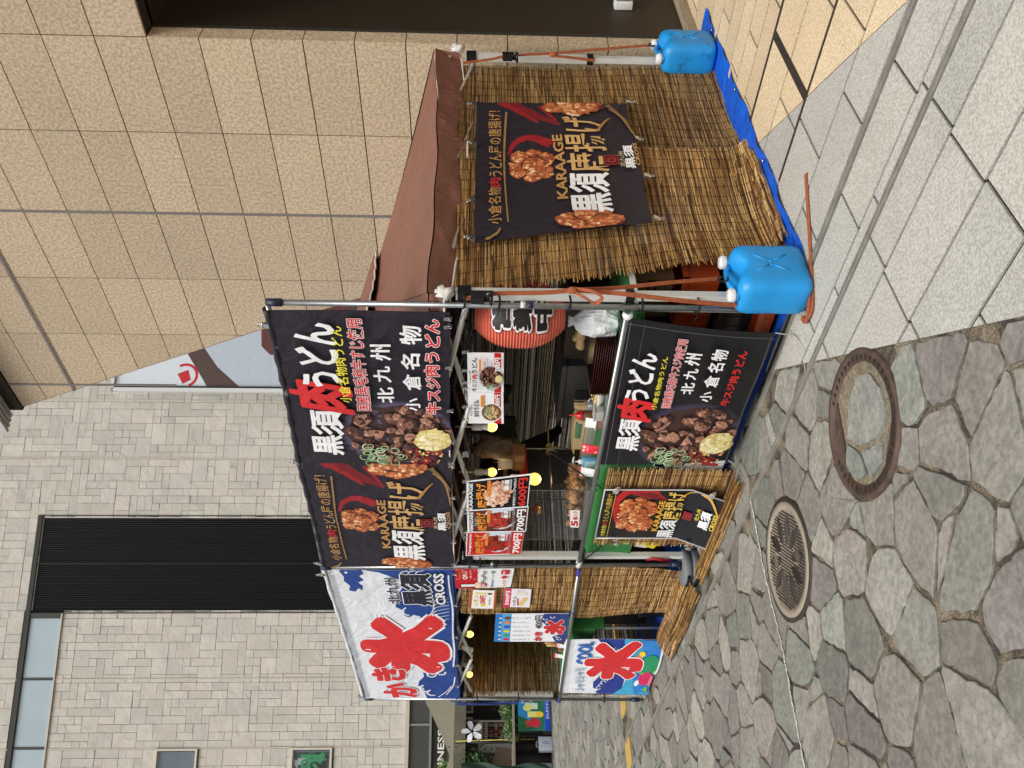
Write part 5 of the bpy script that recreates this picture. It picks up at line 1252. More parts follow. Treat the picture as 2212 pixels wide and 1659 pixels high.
# payment and drink cards on the bright reed blind
RC = C8(196, 34, 42)
p = Print(.31, .46, WHT, 3); p.rect(0, 0, 1, .40, RC); p.text('QR', .46, .14, .74, .23, WHT, .03); p.text('コード\n決済', .76, .13, .95, .23, WHT, .0); p.text('ご利用いただけます', .5, .26, .94, .30, WHT, .0); p.text('スマホで', .5, .08, .9, .115, C8(230, 190, 60), .0)
for a, c in (((.48, .03), (.48, .07)), ((.95, .03), (.95, .07)), ((.48, .33), (.48, .37)), ((.95, .33), (.95, .37))): p.rect(a[0], a[1], a[0]+.012, c[1], WHT)
p.rect(.08, .08, .24, .37, C8(30, 30, 34)); p.rect(.10, .10, .22, .35, WHT); p.ell(.16, .40, .16, .06, C8(246, 214, 190), 14)
p.rect(.08, .455, .26, .56, RC); p.text('P', .12, .47, .22, .545, WHT, .05); p.text('PayPay', .30, .46, .92, .57, C8(60, 56, 58), .0)
p.rect(.08, .63, .15, .675, C8(30, 110, 190)); p.text('Alipay+', .17, .635, .50, .68, C8(30, 90, 170), .02); p.text('LINE', .55, .64, .72, .67, C8(40, 60, 50), .0); p.rect(.78, .63, .9, .68, C8(24, 130, 80)); p.text('Pay', .80, .64, .88, .67, WHT, .0)
p.text('au PAY', .08, .83, .44, .89, C8(220, 80, 50), .0); p.poly([(.50, .84), (.58, .79), (.66, .84), (.62, .90), (.54, .90)], RC); p.text('Pay', .52, .92, .66, .95, C8(120, 110, 110), .0); p.rect(.74, .79, .95, .93, RC); p.text('d払い', .77, .81, .92, .86, WHT, .03)
crn = lambda a: tuple(A(x, y, -.055) for x, y in a)
board('payment_sign', 'red and white cashless payment poster on the bright reed blind', p, crn(((985, 1271), (979, 1229), (1111, 1228), (1103, 1268))), 'sign', .002)
p = Print(.32, .22, C8(250, 246, 238), 4); p.rect(0, 0, 1, .1, C8(176, 90, 50)); p.rect(0, .92, 1, 1, C8(176, 90, 50)); p.text('レモン', .18, .16, .72, .34, C8(226, 180, 40), .03); p.text('500円', .28, .38, .72, .62, C8(210, 50, 40), .04); p.ell(.2, .52, .07, .1, C8(232, 206, 60), 14); p.text('+50円で濃いめ', .2, .72, .62, .8, C8(60, 50, 46), .0)
p.rect(.78, .2, .88, .62, C8(232, 222, 150)); p.ell(.83, .75, .05, .09, C8(90, 60, 30), 12)
board('drink_card', 'small cream lemon drink card at 500 yen on the reed blind', p, crn(((1012, 1314), (1016, 1274), (1073, 1276), (1070, 1315))), 'sign', .002)
p = Print(.32, .22, C8(244, 240, 244), 5); p.rect(.0, .0, 1, 1, C8(244, 238, 242)); p.rect(.70, 0, 1, 1, C8(214, 50, 90)) if False else None; p.rect(0, 0, 1, .26, C8(222, 48, 92)); p.text('500円', .12, .05, .88, .22, WHT, .04); p.text('ハイボール', .08, .34, .6, .48, C8(60, 40, 50), .02); p.stroke([(.12, .62), (.55, .84)], .1, .1, C8(232, 196, 140), .05); p.stroke([(.1, .56), (.5, .52)], .03, .03, C8(190, 60, 90), .1); p.rect(.68, .44, .86, .86, C8(232, 224, 214)); p.ring(.9, .6, .06, .12, .3, C8(220, 214, 210))
board('drink_card', 'pink and white highball card at 500 yen below the lemon card', p, crn(((1086, 1311), (1091, 1271), (1148, 1273), (1144, 1312))), 'sign', .002)
# shaved ice menu
p = Print(.54, .62, C8(244, 246, 250), 6); p.rect(0, 0, 1, .22, C8(90, 170, 226)); p.rect(0, .0, 1, .09, C8(40, 130, 206))
for k, (nm, c) in enumerate((('いちご', (214, 40, 50)), ('メロン', (60, 160, 80)), ('レモン', (236, 214, 60)), ('ハワイアンブルー', (60, 90, 190)), ('マンゴー', (240, 140, 50)), ('コーラ', (120, 60, 40)))):
    x = .09+.155*k
    for q in range(6): a = q*math.pi/3; p.stroke([(x, .07), (x+.03*math.cos(a), .07+.026*math.sin(a))], .006, .004, WHT, up=.1, n=2)
    p.ell(x, .165, .045, .045, C8(*c), 14); p.text('\n'.join(nm.replace('ー', '|')), x-.022, .24, x+.022, .49, C8(40, 50, 90), .0)
p.poly([(0, .86), (.2, .8), (.3, .9), (.5, .86), (.62, .7), (.8, .62), (1, .66), (1, 1), (0, 1)], C8(30, 56, 130))
wave_curls(p, [(.12, .9, 1), (.2, .88, 2), (.72, .72, 2), (.84, .68, 1.5), (.9, .78, 1)], .04, WHT)
p.text('かき', .04, .55, .38, .66, C8(206, 36, 44), .05); p.text('400円', .50, .54, .96, .66, C8(30, 30, 40), .01); p.text('氷', .28, .67, .82, .97, C8(206, 36, 44), .08, (WHT, .02))
board('ice_menu', 'shaved ice menu at 400 yen with six coloured syrups, hung by the left counter', p, tuple(A(x, y, -.06) for x, y in ((1067, 1386), (1071, 1326), (1229, 1325), (1222, 1386))), 'menu board', .003)

# ---------------------------------------------------------------- lantern
def lantern():
    c = Vector((-.225, .165, 1.49)); H_ = .27; Rm = .195
    o = thing('paper_lantern', 'big red paper lantern lettered for business hanging behind the near pole', 'lantern', (c.x, c.y, c.z-H_))
    prof = []; n = 60
    for k in range(n+1):
        u = k/n*2-1; r_ = Rm*(1-abs(u)**2.6*.55); r_ += .0045*math.cos(k*math.pi); prof.append((max(r_, .07), u*H_*.93))
    b = MB(); b.lathe(c, prof, 40, C8(214, 106, 84), smooth=False); m_ = mat('lantern_paper', rough=.75, col=True, var=.1, vscale=10); b.build('shade', m_, o)
    b = MB(); b.lathe(c, [(.075, H_*.90), (.085, H_*.90), (.085, H_*1.04), (.07, H_*1.04)], 28); b.build('rim', M['black_plastic'], o); b = MB(); b.lathe(c, [(.08, -H_*1.0), (.088, -H_*1.0), (.088, -H_*.88), (.07, -H_*.88)], 28); b.build('rim', M['black_plastic'], o)
    b = MB(); b.tube([c+Vector((-.07, 0, H_))]+[c+Vector((-.07*math.cos(a), 0, H_+.10*math.sin(a))) for a in (.5, 1, 1.57, 2.1, 2.6)]+[c+Vector((.07, 0, H_))], .006, 6); b.build('handle', M['black_plastic'], o)
    # lettering wrapped round the paper
    p = Print(1, 1, C8(216, 62, 44), 1); p.e = []
    for tx, t0 in (('営', .02), ('業', .35), ('中', .68)): p.text(tx, .1, t0, .9, t0+.30, C8(20, 16, 18), .055, ((C8(20, 16, 18), .085), (C8(240, 226, 226), .06)))
    def surf(s, t):
        a = R(-40)+(s-.5)*1.55; z = .165-.345*t; u = z/(H_*.93); r_ = Rm*(1-abs(u)**2.6*.55)+.0065; return (c.x+r_*math.cos(a), c.y+r_*math.sin(a), c.z+z)
    bm = bmesh.new(); cl = bm.loops.layers.float_color.new('Col')
    for v, f, cc, z in p.e:
        bv = [bm.verts.new((x, y, z*.0006)) for x, y in v]
        for q in f:
            fa = bm.faces.new([bv[i] for i in q])
            for lp in fa.loops: lp[cl] = (*cc, 1)
    for i in range(1, 24): bmesh.ops.bisect_plane(bm, geom=bm.verts[:]+bm.edges[:]+bm.faces[:], plane_co=(i/24, 0, 0), plane_no=(1, 0, 0)); bmesh.ops.bisect_plane(bm, geom=bm.verts[:]+bm.edges[:]+bm.faces[:], plane_co=(0, i/24, 0), plane_no=(0, 1, 0))
    o0 = Vector(o['_o'])
    for v in bm.verts:
        q = Vector(surf(v.co.x, v.co.y)); d = Vector((q.x-c.x, q.y-c.y, 0)).normalized(); v.co = q+d*v.co.z-o0
    me = bpy.data.meshes.new('lettering'); bm.to_mesh(me); bm.free(); me.materials.append(M['flat']); l = bpy.data.objects.new('lettering', me); COL.objects.link(l); l.parent = o
lantern()

# ---------------------------------------------------------------- lamps
bulb_mat = mat('lit_bulb', C8(255, 226, 150), .4, emit=C8(255, 216, 110), estr=1.5)
def bulb(c, label, r_=.03, group='lit bulbs in the stall', lit=True, power=.9):
    c = Vector(c); o = thing('light_bulb', label, 'bulb', tuple(c), group)
    b = MB(); b.lathe(c, [(.001, -r_), (r_*.5, -r_*.87), (r_*.87, -r_*.5), (r_, 0), (r_*.9, r_*.45), (r_*.72, r_*.8)], 20); b.build('globe', bulb_mat, o)
    b = MB(); b.lathe(c, [(r_*.74, r_*.8), (r_*.62, r_*1.5), (r_*.5, r_*2.0)], 18, C8(226, 224, 214)); b.lathe(c, [(r_*.72, r_*2.0), (r_*.74, r_*2.1), (r_*.74, r_*3.6), (r_*.5, r_*3.9), (.006, r_*4)], 18, C8(206, 202, 190)); b.build('socket', M['flat'], o)
    b = MB(); b.tube([c+Vector((0, 0, r_*3.9)), c+Vector((0, 0, .24))], .006, 6, C8(200, 198, 190)); b.build('stem', M['flat'], o)
    if lit:
        L = bpy.data.lights.new('bulb_light', 'POINT'); L.energy = power; L.color = (1, .72, .38); L.shadow_soft_size = r_*1.1; lo = bpy.data.objects.new('bulb_light', L); COL.objects.link(lo); lo.parent = o; lo.location = (0, -.0, -r_*1.3)
bulb(A(1063, 922, .12), 'lit warm bulb hanging beside the plain udon board', .034)
bulb(A(1063, 1020, .22), 'lit warm bulb hanging above the paper bag on the glass case', .033)
bulb(A(1155, 1035, .24), 'large glowing warming bulb inside the chicken case', .047, power=1.6)
bulb(A(1015, 1370, .1), 'lit bulb in the left tent, right of the two white spotlights', .032)
bulb(A(1014, 1457, .1), 'lit bulb at the far left end of the left tent', .032)
for k, (xx, yy) in enumerate(((1008, 1402), (1008, 1438))):
    c = A(xx, yy, .1); o = thing('spotlight', ('unlit white clip spotlight nearest the lit right bulb', 'unlit white clip spotlight next to the far left bulb')[k], 'spotlight', tuple(c), 'white spotlights in the left tent')
    d = Vector((-.45, -.2, -.85)).normalized(); Mx = d.to_track_quat('-Z', 'Y').to_matrix().to_4x4()
    b = MB(); b.lathe(c, [(.034, -.055), (.036, -.05), (.024, .0), (.022, .05), (.012, .062), (.001, .063)], 16, M=Mx); b.build('shade', M['white_plastic'], o)
    b = MB(); b.tube([c+Vector((0, 0, .04)), c+Vector((.01, 0, .09)), c+Vector((0, 0, .15))], .006, 6); b.build('arm', M['white_plastic'], o)

# ---------------------------------------------------------------- glass case with chicken
CX0, CX1, CY0, CY1, CZ0, CZ1 = -2.54, -1.865, .09, .46, .895, 1.40
o = thing('glass_case', 'heated glass display case holding fried chicken on the counter', 'display case', (CX0, CY0, CZ0))
b = MB(); b.box((CX0, CY0, CZ0), (CX1, CY1, CZ0+.045)); b.build('base_tray', mat('brushed_steel', C8(150, 152, 148), .4, .6), o)
gl = mat('case_glass', (.5, .52, .52), .05, alpha=.03, spec=.12)
b = MB(); b.box((CX0, CY0, CZ0+.045), (CX1, CY0+.004, CZ1)); b.box((CX1-.004, CY0+.005, CZ0+.045), (CX1, CY1, CZ1)); b.box((CX0, CY0+.005, CZ0+.045), (CX0+.004, CY1, CZ1)); b.build('glass', gl, o)
b = MB()
for x, y in ((CX1-.002, CY0), (CX1-.002, CY1), (CX0+.002, CY0), ((CX0), CY1)): b.box((x-.004, y-.004, CZ0+.04), (x+.004, y+.004, CZ1))
b.build('corner_post', M['chrome'], o)
b = MB(); b.box((CX0-.004, CY0-.004, CZ1-.035), (CX1+.004, CY1+.004, CZ1+.004), C8(186, 26, 28)); b.build('red_top', M['flat'], o)
b = MB(); b.box((CX0+.02, CY0+.03, 1.19), (CX1-.02, CY1-.02, 1.192)); b.build('wire_shelf', mat('dull_shelf', C8(60, 58, 54), .4, .5, alpha=.4), o)
p = Print(.13, .085, C8(246, 244, 240), 2); p.text('5', .08, .1, .42, .9, C8(206, 30, 40), .05); p.text('個入り', .45, .3, .95, .8, C8(206, 30, 40), .03)
cs = tuple(A(x, y, CY0-.006) for x, y in ((1232, 1139), (1231, 1102), (1253, 1103), (1250, 1140))); p.build('price_slip', quad(*cs), 1, 1, M['board'], o, n_ref=FN)
b = MB(); q = A(1166, 1100, .26); b.lathe(q, [(.004, .06), (.02, .05), (.045, .02), (.05, -.01), (.047, -.012), (.02, .03)], 20, C8(190, 160, 96)); b.tube([q+Vector((0, 0, .05)), q+Vector((0, 0, CZ1-q.z-.01))], .004, 6, C8(90, 90, 90)); b.build('heat_lamp', mat('brass_reflector', rough=.2, col=True, metal=.8), o)
g = random.Random(8); pr = None
for k in range(46):
    x = CX0+.06+(CX1-CX0-.12)*g.random(); y = CY0+.05+.26*g.random(); z = CZ0+.06+(.05 if k > 22 else 0)+g.uniform(0, .02)
    if x > CX1-.1: z = min(z, 1.0)
    b = MB(); t = g.uniform(.85, 1.15); b.blob((0, 0, 0), (.034*t, .026*t, .024*t), k % 7, tone(g, .9, 1.08, (206, 156, 104)), rough=.42, nu=9, nv=7)
    q = b.build('fried_chicken', M['leaf2'] if 'leaf2' in M else M.setdefault('leaf2', mat('crisp_batter', rough=.7, col=True, var=.35, vscale=60, bump=.8, bscale=90)), origin=(0, 0, 0)); q.location = (x, y, z); q.rotation_euler = (g.uniform(0, 3), g.uniform(0, 3), g.uniform(0, 6)); tag(q, 'piece of golden fried chicken heaped in the glass case', 'fried chicken', 'fried chicken pieces in the case')
# things on top of the case
o = thing('paper_bag', 'crumpled brown paper bag on top of the glass case', 'bag', (-1.95, .3, CZ1))
b = MB(); b.blob(tuple(A(1075, 968, .36)), (.11, .06, .17), 4, C8(92, 74, 58), rough=.2, nu=16, nv=12); b.build('bag_body', mat('kraft_paper', rough=.8, col=True, wrink=.8, wscale=14), o)
o = thing('cup_stack', 'clear plastic cup stack standing beside the paper bag', 'cups', tuple(A(1100, 1002, .25)))
b = MB(); q = A(1110, 1002, .25)
for k in range(3): b.lathe(q, [(.030, -.02+.02*k), (.042, .07+.02*k), (.045, .072+.02*k)], 20, C8(200, 190, 172))
b.build('cup', mat('clear_cup', C8(220, 214, 200), .15, alpha=.35), o)
o = thing('carton', 'small brown carton printed with orange rings on top of the case', 'carton', tuple(A(1125, 1000, .2)))
b = MB(); q = A(1120, 1000, .2); b.box((q.x-.09, q.y, q.z-.045), (q.x+.09, q.y+.1, q.z+.04), C8(112, 78, 48)); cb = b.build('carton_body', M['flat'], o)
p = Print(.18, .085, C8(112, 78, 48), 3)
for cx in (.25, .75): p.ring(cx, .5, .16, .34, .2, C8(196, 120, 50)); p.ring(cx, .5, .07, .15, .4, C8(196, 120, 50))
p.build('ring_print', quad((q.x-.09, q.y-.002, q.z+.04), (q.x+.09, q.y-.002, q.z+.04), (q.x+.09, q.y-.002, q.z-.045), (q.x-.09, q.y-.002, q.z-.045)), 1, 1, M['board'], cb, n_ref=FN)

# ---------------------------------------------------------------- the cook, seen from behind
def person():
    base = at(1130, 1004, 'y', .95); px, py = base.x, .95
    o = thing('person', 'person in black clothes with a yellow apron bow turned away behind the case', 'person', (px, py, 0))
    def skin(name, joints, edges, m, sub=2):
        me = bpy.data.meshes.new(name); me.from_pydata([(x, y, z) for x, y, z, _ in joints], edges, []); ob = bpy.data.objects.new(name, me); COL.objects.link(ob); ob.parent = o
        sk = ob.modifiers.new('skin', 'SKIN'); 
        for i, j in enumerate(joints):
            r_ = j[3]; me.skin_vertices[0].data[i].radius = r_ if isinstance(r_, tuple) else (r_, r_)
        me.skin_vertices[0].data[0].use_root = True
        ss = ob.modifiers.new('sub', 'SUBSURF'); ss.levels = ss.render_levels = sub; me.materials.append(m); sk.use_smooth_shade = True; ob['_o'] = o['_o']; return ob
    sk = mat('skin', C8(176, 128, 98), .55, subs=.1); cl = M['darkcloth']
    J = [(0, 0, .93, (.20, .16)), (0, 0, 1.10, (.19, .15)), (0, -.01, 1.27, (.22, .16)), (0, -.02, 1.40, (.15, .11)), (0, -.03, 1.46, .052), (0, -.04, 1.53, .05),
         (.20, -.02, 1.38, .085), (.28, .06, 1.16, .065), (.20, .22, 1.04, .038), (.17, .28, 1.03, .034), (-.20, -.02, 1.38, .085), (-.28, .05, 1.15, .065), (-.20, .22, 1.02, .038), (-.17, .28, 1.02, .034),
         (.09, .01, .86, .095), (.10, .0, .50, .068), (.10, .04, .10, .05), (-.09, .01, .86, .095), (-.10, 0, .50, .068), (-.10, .04, .10, .05)]
    E = [(0, 1), (1, 2), (2, 3), (3, 4), (4, 5), (3, 6), (6, 7), (7, 8), (8, 9), (3, 10), (10, 11), (11, 12), (12, 13), (0, 14), (14, 15), (15, 16), (0, 17), (17, 18), (18, 19)]
    bd = skin('body', J, E, cl)
    b = MB()
    hc = Vector((px, py-.035, 1.585)); b.lathe(hc, [(.03, -.12), (.06, -.09), (.078, -.03), (.082, .02), (.075, .07), (.045, .105), (.001, .115)], 20, sy=1.15); 
    b.lathe(hc+Vector((0, .10, -.02)), [(.014, -.02), (.016, 0), (.008, .03)], 8)
    for sx in (-1, 1): b.lathe(hc+Vector((sx*.083, .0, -.01)), [(.004, -.028), (.011, -.012), (.012, .01), (.004, .028)], 8)
    b.build('head', sk, o)
    b = MB(); b.lathe(hc+Vector((0, -.012, .012)), [(.07, -.085), (.086, -.04), (.091, .02), (.083, .075), (.05, .112), (.001, .122)], 20, sy=1.12); b.build('hair', mat('black_hair', C8(20, 17, 16), .5, bump=.6, bscale=200), o)
    for sx in (-1, 1):
        wr = Vector((px+sx*.17, py+.30, 1.03)); b = MB(); b.lathe(wr+Vector((0, .04, 0)), [(.012, -.04), (.034, -.02), (.038, .01), (.03, .035), (.01, .045)], 12, sy=.5, M=Matrix.Rotation(R(-90), 4, 'X'))
        for k in range(4): f0 = wr+Vector((-.026+.0175*k, .075, 0)); L_ = (.05, .06, .056, .043)[k]; b.tube([f0, f0+Vector((0, L_*.55, -.006)), f0+Vector((0, L_*.85, -.026))], [.009, .008, .006], 8)
        t0 = wr+Vector((-sx*.03, .03, 0)); b.tube([t0, t0+Vector((-sx*.018, .025, -.01)), t0+Vector((-sx*.018, .045, -.02))], [.011, .0095, .007], 8); b.build('hand', sk, o)
    b = MB(); yb = C8(206, 192, 96); c = at(1185, 968, 'y', py-.19)
    for sx, sz in ((-1, .5), (1, .7)):
        b.tube([c, c+Vector((sx*.04, -.01, .03*sz)), c+Vector((sx*.075, -.01, .012*sz)), c+Vector((sx*.06, -.008, -.02)), c], .006, 6, yb)
        b.tube([c, c+Vector((sx*.03, -.008, -.05)), c+Vector((sx*.02-.02, -.006, -.10-.03*sx))], .005, 6, yb)
    b.tube([c+Vector((-.15, .06, .0)), c, c+Vector((.15, .06, .01))], .005, 6, yb); b.build('apron_bow', M['flat'], o)
    for sx in (-1, 1):
        b = MB(); b.rbox((px+sx*.10-.045, py-.09, .02), (px+sx*.10+.045, py+.16, .10), .035); b.build('shoe', M['black_rubber'], o)
person()

# ---------------------------------------------------------------- counter goods
TZ = .893
first = None; gx = random.Random(2)
for k in range(9):
    if first is None:
        o = thing('serving_tray', 'x', 'tray', (0, 0, 0)); b = MB(); W2, D2 = .205, .14
        def rr(ins, z): return [(sx*(W2-ins), sy*(D2-ins), z) for sx, sy in ((-1, -1), (1, -1), (1, 1), (-1, 1))]
        vs = rr(.03, 0)+rr(0, .035)+rr(.006, .035)+rr(.034, .006); b.add(vs, [(3, 2, 1, 0)]+[(i*4+j, i*4+(j+1) % 4, (i+1)*4+(j+1) % 4, (i+1)*4+j) for i in range(3) for j in range(4)]+[(12, 13, 14, 15)], C8(20, 16, 17)); b.build('tray_body', M['gloss'], o)
        b = MB(); b.tube([(x, y, .036) for x, y, _ in rr(.002, 0)]+[(-W2+.002, -D2+.002, .036)], .0012, 4, C8(96, 34, 28)); b.build('red_rim', M['gloss'], o); first = o
    else: o = copy_tree(first)
    o.location = (-.60+gx.uniform(-.002, .002), .20, TZ+.0135*k); o.rotation_euler = (0, 0, R(3)); o['_o'] = list(o.location); tag(o, 'black serving tray with a red rim, %s from the bottom of the stack' % ORD[k], 'tray', 'serving trays in one stack')
o = thing('ginger_root', 'knobbly piece of fresh ginger lying behind the tray stack', 'ginger', (-.62, .4, TZ+.15))
b = MB()
for c, r_ in (((-.50, .36, 1.075), (.045, .03, .028)), ((-.58, .36, 1.09), (.05, .032, .035)), ((-.66, .36, 1.085), (.055, .032, .03)), ((-.62, .37, 1.115), (.025, .025, .025))): b.blob(c, r_, 3, C8(186, 156, 108), rough=.18)
b.build('root_flesh', mat('ginger_skin', rough=.8, col=True, var=.25, vscale=30, bump=.4, bscale=60), o)
o = thing('produce_box', 'low dark box under the ginger behind the trays', 'box', (-.6, .38, TZ)); b = MB(); b.box((-.8, .345, TZ), (-.42, .47, TZ+.16), C8(40, 32, 28)); b.build('box_body', M['flat'], o)
b = MB(); c = Vector((-.33, .22, TZ)); g = random.Random(5)
rows = [(0, .02), (.03, .085), (.1, .105), (.17, .10), (.22, .075), (.26, .045), (.275, .02), (.30, .032), (.32, .04)]; vs = []; n = 28
for z, r_ in rows:
    for k in range(n): a = 2*math.pi*k/n; q = r_*(1+.10*math.sin(a*5+z*30)+g.uniform(-.07, .07)); vs.append(c+Vector((q*math.cos(a)*1.1, q*math.sin(a)*.8, z+g.uniform(-.004, .004))))
b.add(vs, [(i*n+k, i*n+(k+1) % n, (i+1)*n+(k+1) % n, (i+1)*n+k) for i in range(len(rows)-1) for k in range(n)], smooth=False)
o = b.build('plastic_bag', mat('white_poly_bag', C8(236, 238, 240), .5, alpha=.95, wrink=.4, wscale=14), origin=tuple(c)); tag(o, 'knotted white plastic bag on the counter beside the near pole', 'bag')
b = MB(); c = Vector((-.12, .55, TZ)); b.blob(c+Vector((0, 0, .09)), (.11, .08, .10), 8, rough=.22, nu=18, nv=12); o = b.build('plastic_bag', bpy.data.materials['white_poly_bag'], origin=tuple(c)); tag(o, 'slack white plastic bag behind the orange strap', 'bag')
def box_thing(name, label, cat, lo, hi, col, part='body', r_=.006, m='flat'):
    o = thing(name, label, cat, ((lo[0]+hi[0])/2, (lo[1]+hi[1])/2, lo[2])); b = MB(); b.rbox(lo, hi, r_, col); b.build(part, M[m], o); return o
o = box_thing('cooker_cabinet', 'dark grey kitchen cabinet at the rear of the brown tent', 'cabinet', (-1.95, .82, .02), (-1.36, 1.25, 1.08), C8(66, 68, 70))
b = MB(); b.box((-1.97, .80, 1.085), (-1.34, 1.27, 1.12), C8(78, 84, 90)); b.build('lid', M['flat'], o)
b = MB(); b.box((-1.92, .81, .3), (-1.62, .819, 1.0), C8(46, 48, 50)); b.build('door', M['flat'], o)
o = box_thing('cooker_cabinet', 'black shelf unit behind the red lantern', 'cabinet', (-1.32, .85, .02), (-.72, 1.25, 1.12), C8(36, 28, 24)); b = MB()
b.box((-1.2, .835, .98), (-.8, .849, 1.03), C8(92, 40, 40)); b.build('shelf_edge', M['flat'], o)
o = thing('chopstick_holder', 'grey pot packed with wooden chopsticks on the counter', 'chopsticks', tuple(A(1262, 875, .3)))
q = A(1268, 875, .3); q.z = max(q.z, TZ+.05); b = MB(); b.lathe((q.x, q.y, TZ), [(.001, 0), (.034, 0), (.036, .11), (.032, .11), (.032, .02)], 20, C8(120, 124, 124)); b.build('pot', M['gloss'], o)
b = MB(); g = random.Random(3)
for k in range(46): a = g.uniform(0, 6.28); r_ = math.sqrt(g.random())*.028; x, y = q.x+r_*math.cos(a), q.y+r_*math.sin(a); b.tube([(x, y, TZ+.05), (x+g.uniform(-.008, .008), y+g.uniform(-.008, .008), TZ+.185+g.uniform(-.02, .012))], .0028, 4, tone(g, .85, 1.1, (204, 176, 130)), smooth=False)
cb = b.build('chopsticks', M['flat'], o); cb['kind'] = 'stuff'
o = thing('sauce_bottle', 'squeezy sauce bottle with a red pointed cap', 'bottle', tuple(A(1262, 896, .28)))
q = A(1262, 897, .26); b = MB(); b.lathe((q.x, q.y, TZ), [(.001, 0), (.028, 0), (.03, .01), (.03, .12), (.02, .14)], 20, C8(112, 74, 52)); b.build('bottle_body', M['gloss'], o)
b = MB(); b.lathe((q.x, q.y, TZ), [(.031, .135), (.031, .165), (.012, .175), (.006, .19), (.003, .225), (.001, .226)], 18, C8(196, 26, 34)); b.build('cap', M['gloss'], o)
o = thing('bread_case', 'worn beige rounded case with a green oval and dark window', 'case', tuple(A(1250, 940, .42)))
a0, a1 = A(1240, 905, .40), A(1240, 984, .40); b = MB(); X0, X1 = a1.x, a0.x; yy = .40
secs = [(X0, .03), (X0+.04, .065), (X0+.12, .075), ((X0+X1)/2, .075), (X1-.10, .075), (X1-.02, .06), (X1, .04)]; vs = []
for x, h_ in secs: vs += [(x, yy-.02, TZ+.08), (x, yy-.02, TZ+.08+h_*.8), (x, yy+.03, TZ+.08+h_), (x, yy+.12, TZ+.08+h_), (x, yy+.13, TZ+.08)]
b.add(vs, [(i*5+j, (i+1)*5+j, (i+1)*5+j+1, i*5+j+1) for i in range(len(secs)-1) for j in range(4)]+[(0, 1, 2, 3, 4), tuple(30+i for i in (4, 3, 2, 1, 0))], C8(196, 176, 132)); b.build('case_body', M['flat'], o)
b = MB(); b.rbox(((X0+X1)/2+.02, yy-.027, TZ+.105), (X1-.03, yy-.0, TZ+.145), .008, C8(86, 128, 96)); b.build('green_oval', M['flat'], o)
b = MB(); b.box((X0+.01, yy-.028, TZ+.09), (X0+.10, yy-.015, TZ+.13), C8(30, 24, 20)); b.build('dark_window', M['gloss'], o)
o = box_thing('steel_box', 'plain pale steel box holding up the beige case', 'box', (X0+.02, yy-.06, TZ), (X1-.02, yy+.2, TZ+.078), C8(150, 150, 140), m='gloss')
# serving bowl on grey trays, tubs
o = thing('food_bowl', 'white bowl of tempura crumbs with a ladle beside the chopsticks', 'bowl', tuple(A(1290, 853, .25))); q = A(1290, 853, .24)
b = MB(); b.lathe((q.x, q.y, TZ+.012), [(.03, 0), (.06, .02), (.085, .06), (.08, .06), (.055, .025)], 24, C8(226, 224, 214)); b.build('bowl_shell', M['gloss'], o)
b = MB(); g = random.Random(1)
for k in range(60): a = g.uniform(0, 6.28); r_ = math.sqrt(g.random())*.07; b.blob((q.x+r_*math.cos(a), q.y+r_*math.sin(a), TZ+.07+.03*(1-r_/.07)+g.uniform(-.004, .004)), (.008, .008, .007), k % 5, tone(g, .85, 1.1, (226, 198, 136)), nu=5, nv=4, rough=.4)
cb = b.build('tempura_crumbs', M['flat'], o); cb['kind'] = 'stuff'
b = MB(); b.tube([(q.x, q.y, TZ+.09), (q.x-.06, q.y-.03, TZ+.13)], .004, 6); b.build('ladle', M['chrome'], o)
o = thing('counter_tray', 'grey plastic tray with a shallow lid on the turf edge', 'tray', tuple(A(1300, 905, .12)))
q0, q1 = A(1300, 862, .1), A(1290, 936, .1); b = MB(); b.rbox((q1.x, .06, TZ), (q0.x, .24, TZ+.018), .02, C8(110, 120, 116)); b.build('tray_body', M['gloss'], o)
for lab, (xx, yy_), col, h_ in (('clear square tub of condiment at the tray centre', (1275, 893), (206, 202, 192), .06), ('low clear tub of red flakes at the tray edge', (1292, 912), (150, 100, 84), .04)):
    q = A(xx, yy_, .15); o = thing('condiment_tub', lab, 'tub', (q.x, q.y, TZ+.02), 'condiment tubs on the counter tray'); b = MB(); b.rbox((q.x-.045, q.y-.035, TZ+.02), (q.x+.045, q.y+.035, TZ+.02+h_), .012, C8(*col)); b.build('tub_body', mat('clear_tub', rough=.12, col=True, alpha=.75) if 'clear_tub' not in bpy.data.materials else bpy.data.materials['clear_tub'], o)
    b = MB(); b.rbox((q.x-.05, q.y-.04, TZ+.02+h_), (q.x+.05, q.y+.04, TZ+.026+h_), .012, C8(214, 212, 206)); b.build('lid', bpy.data.materials['clear_tub'], o)
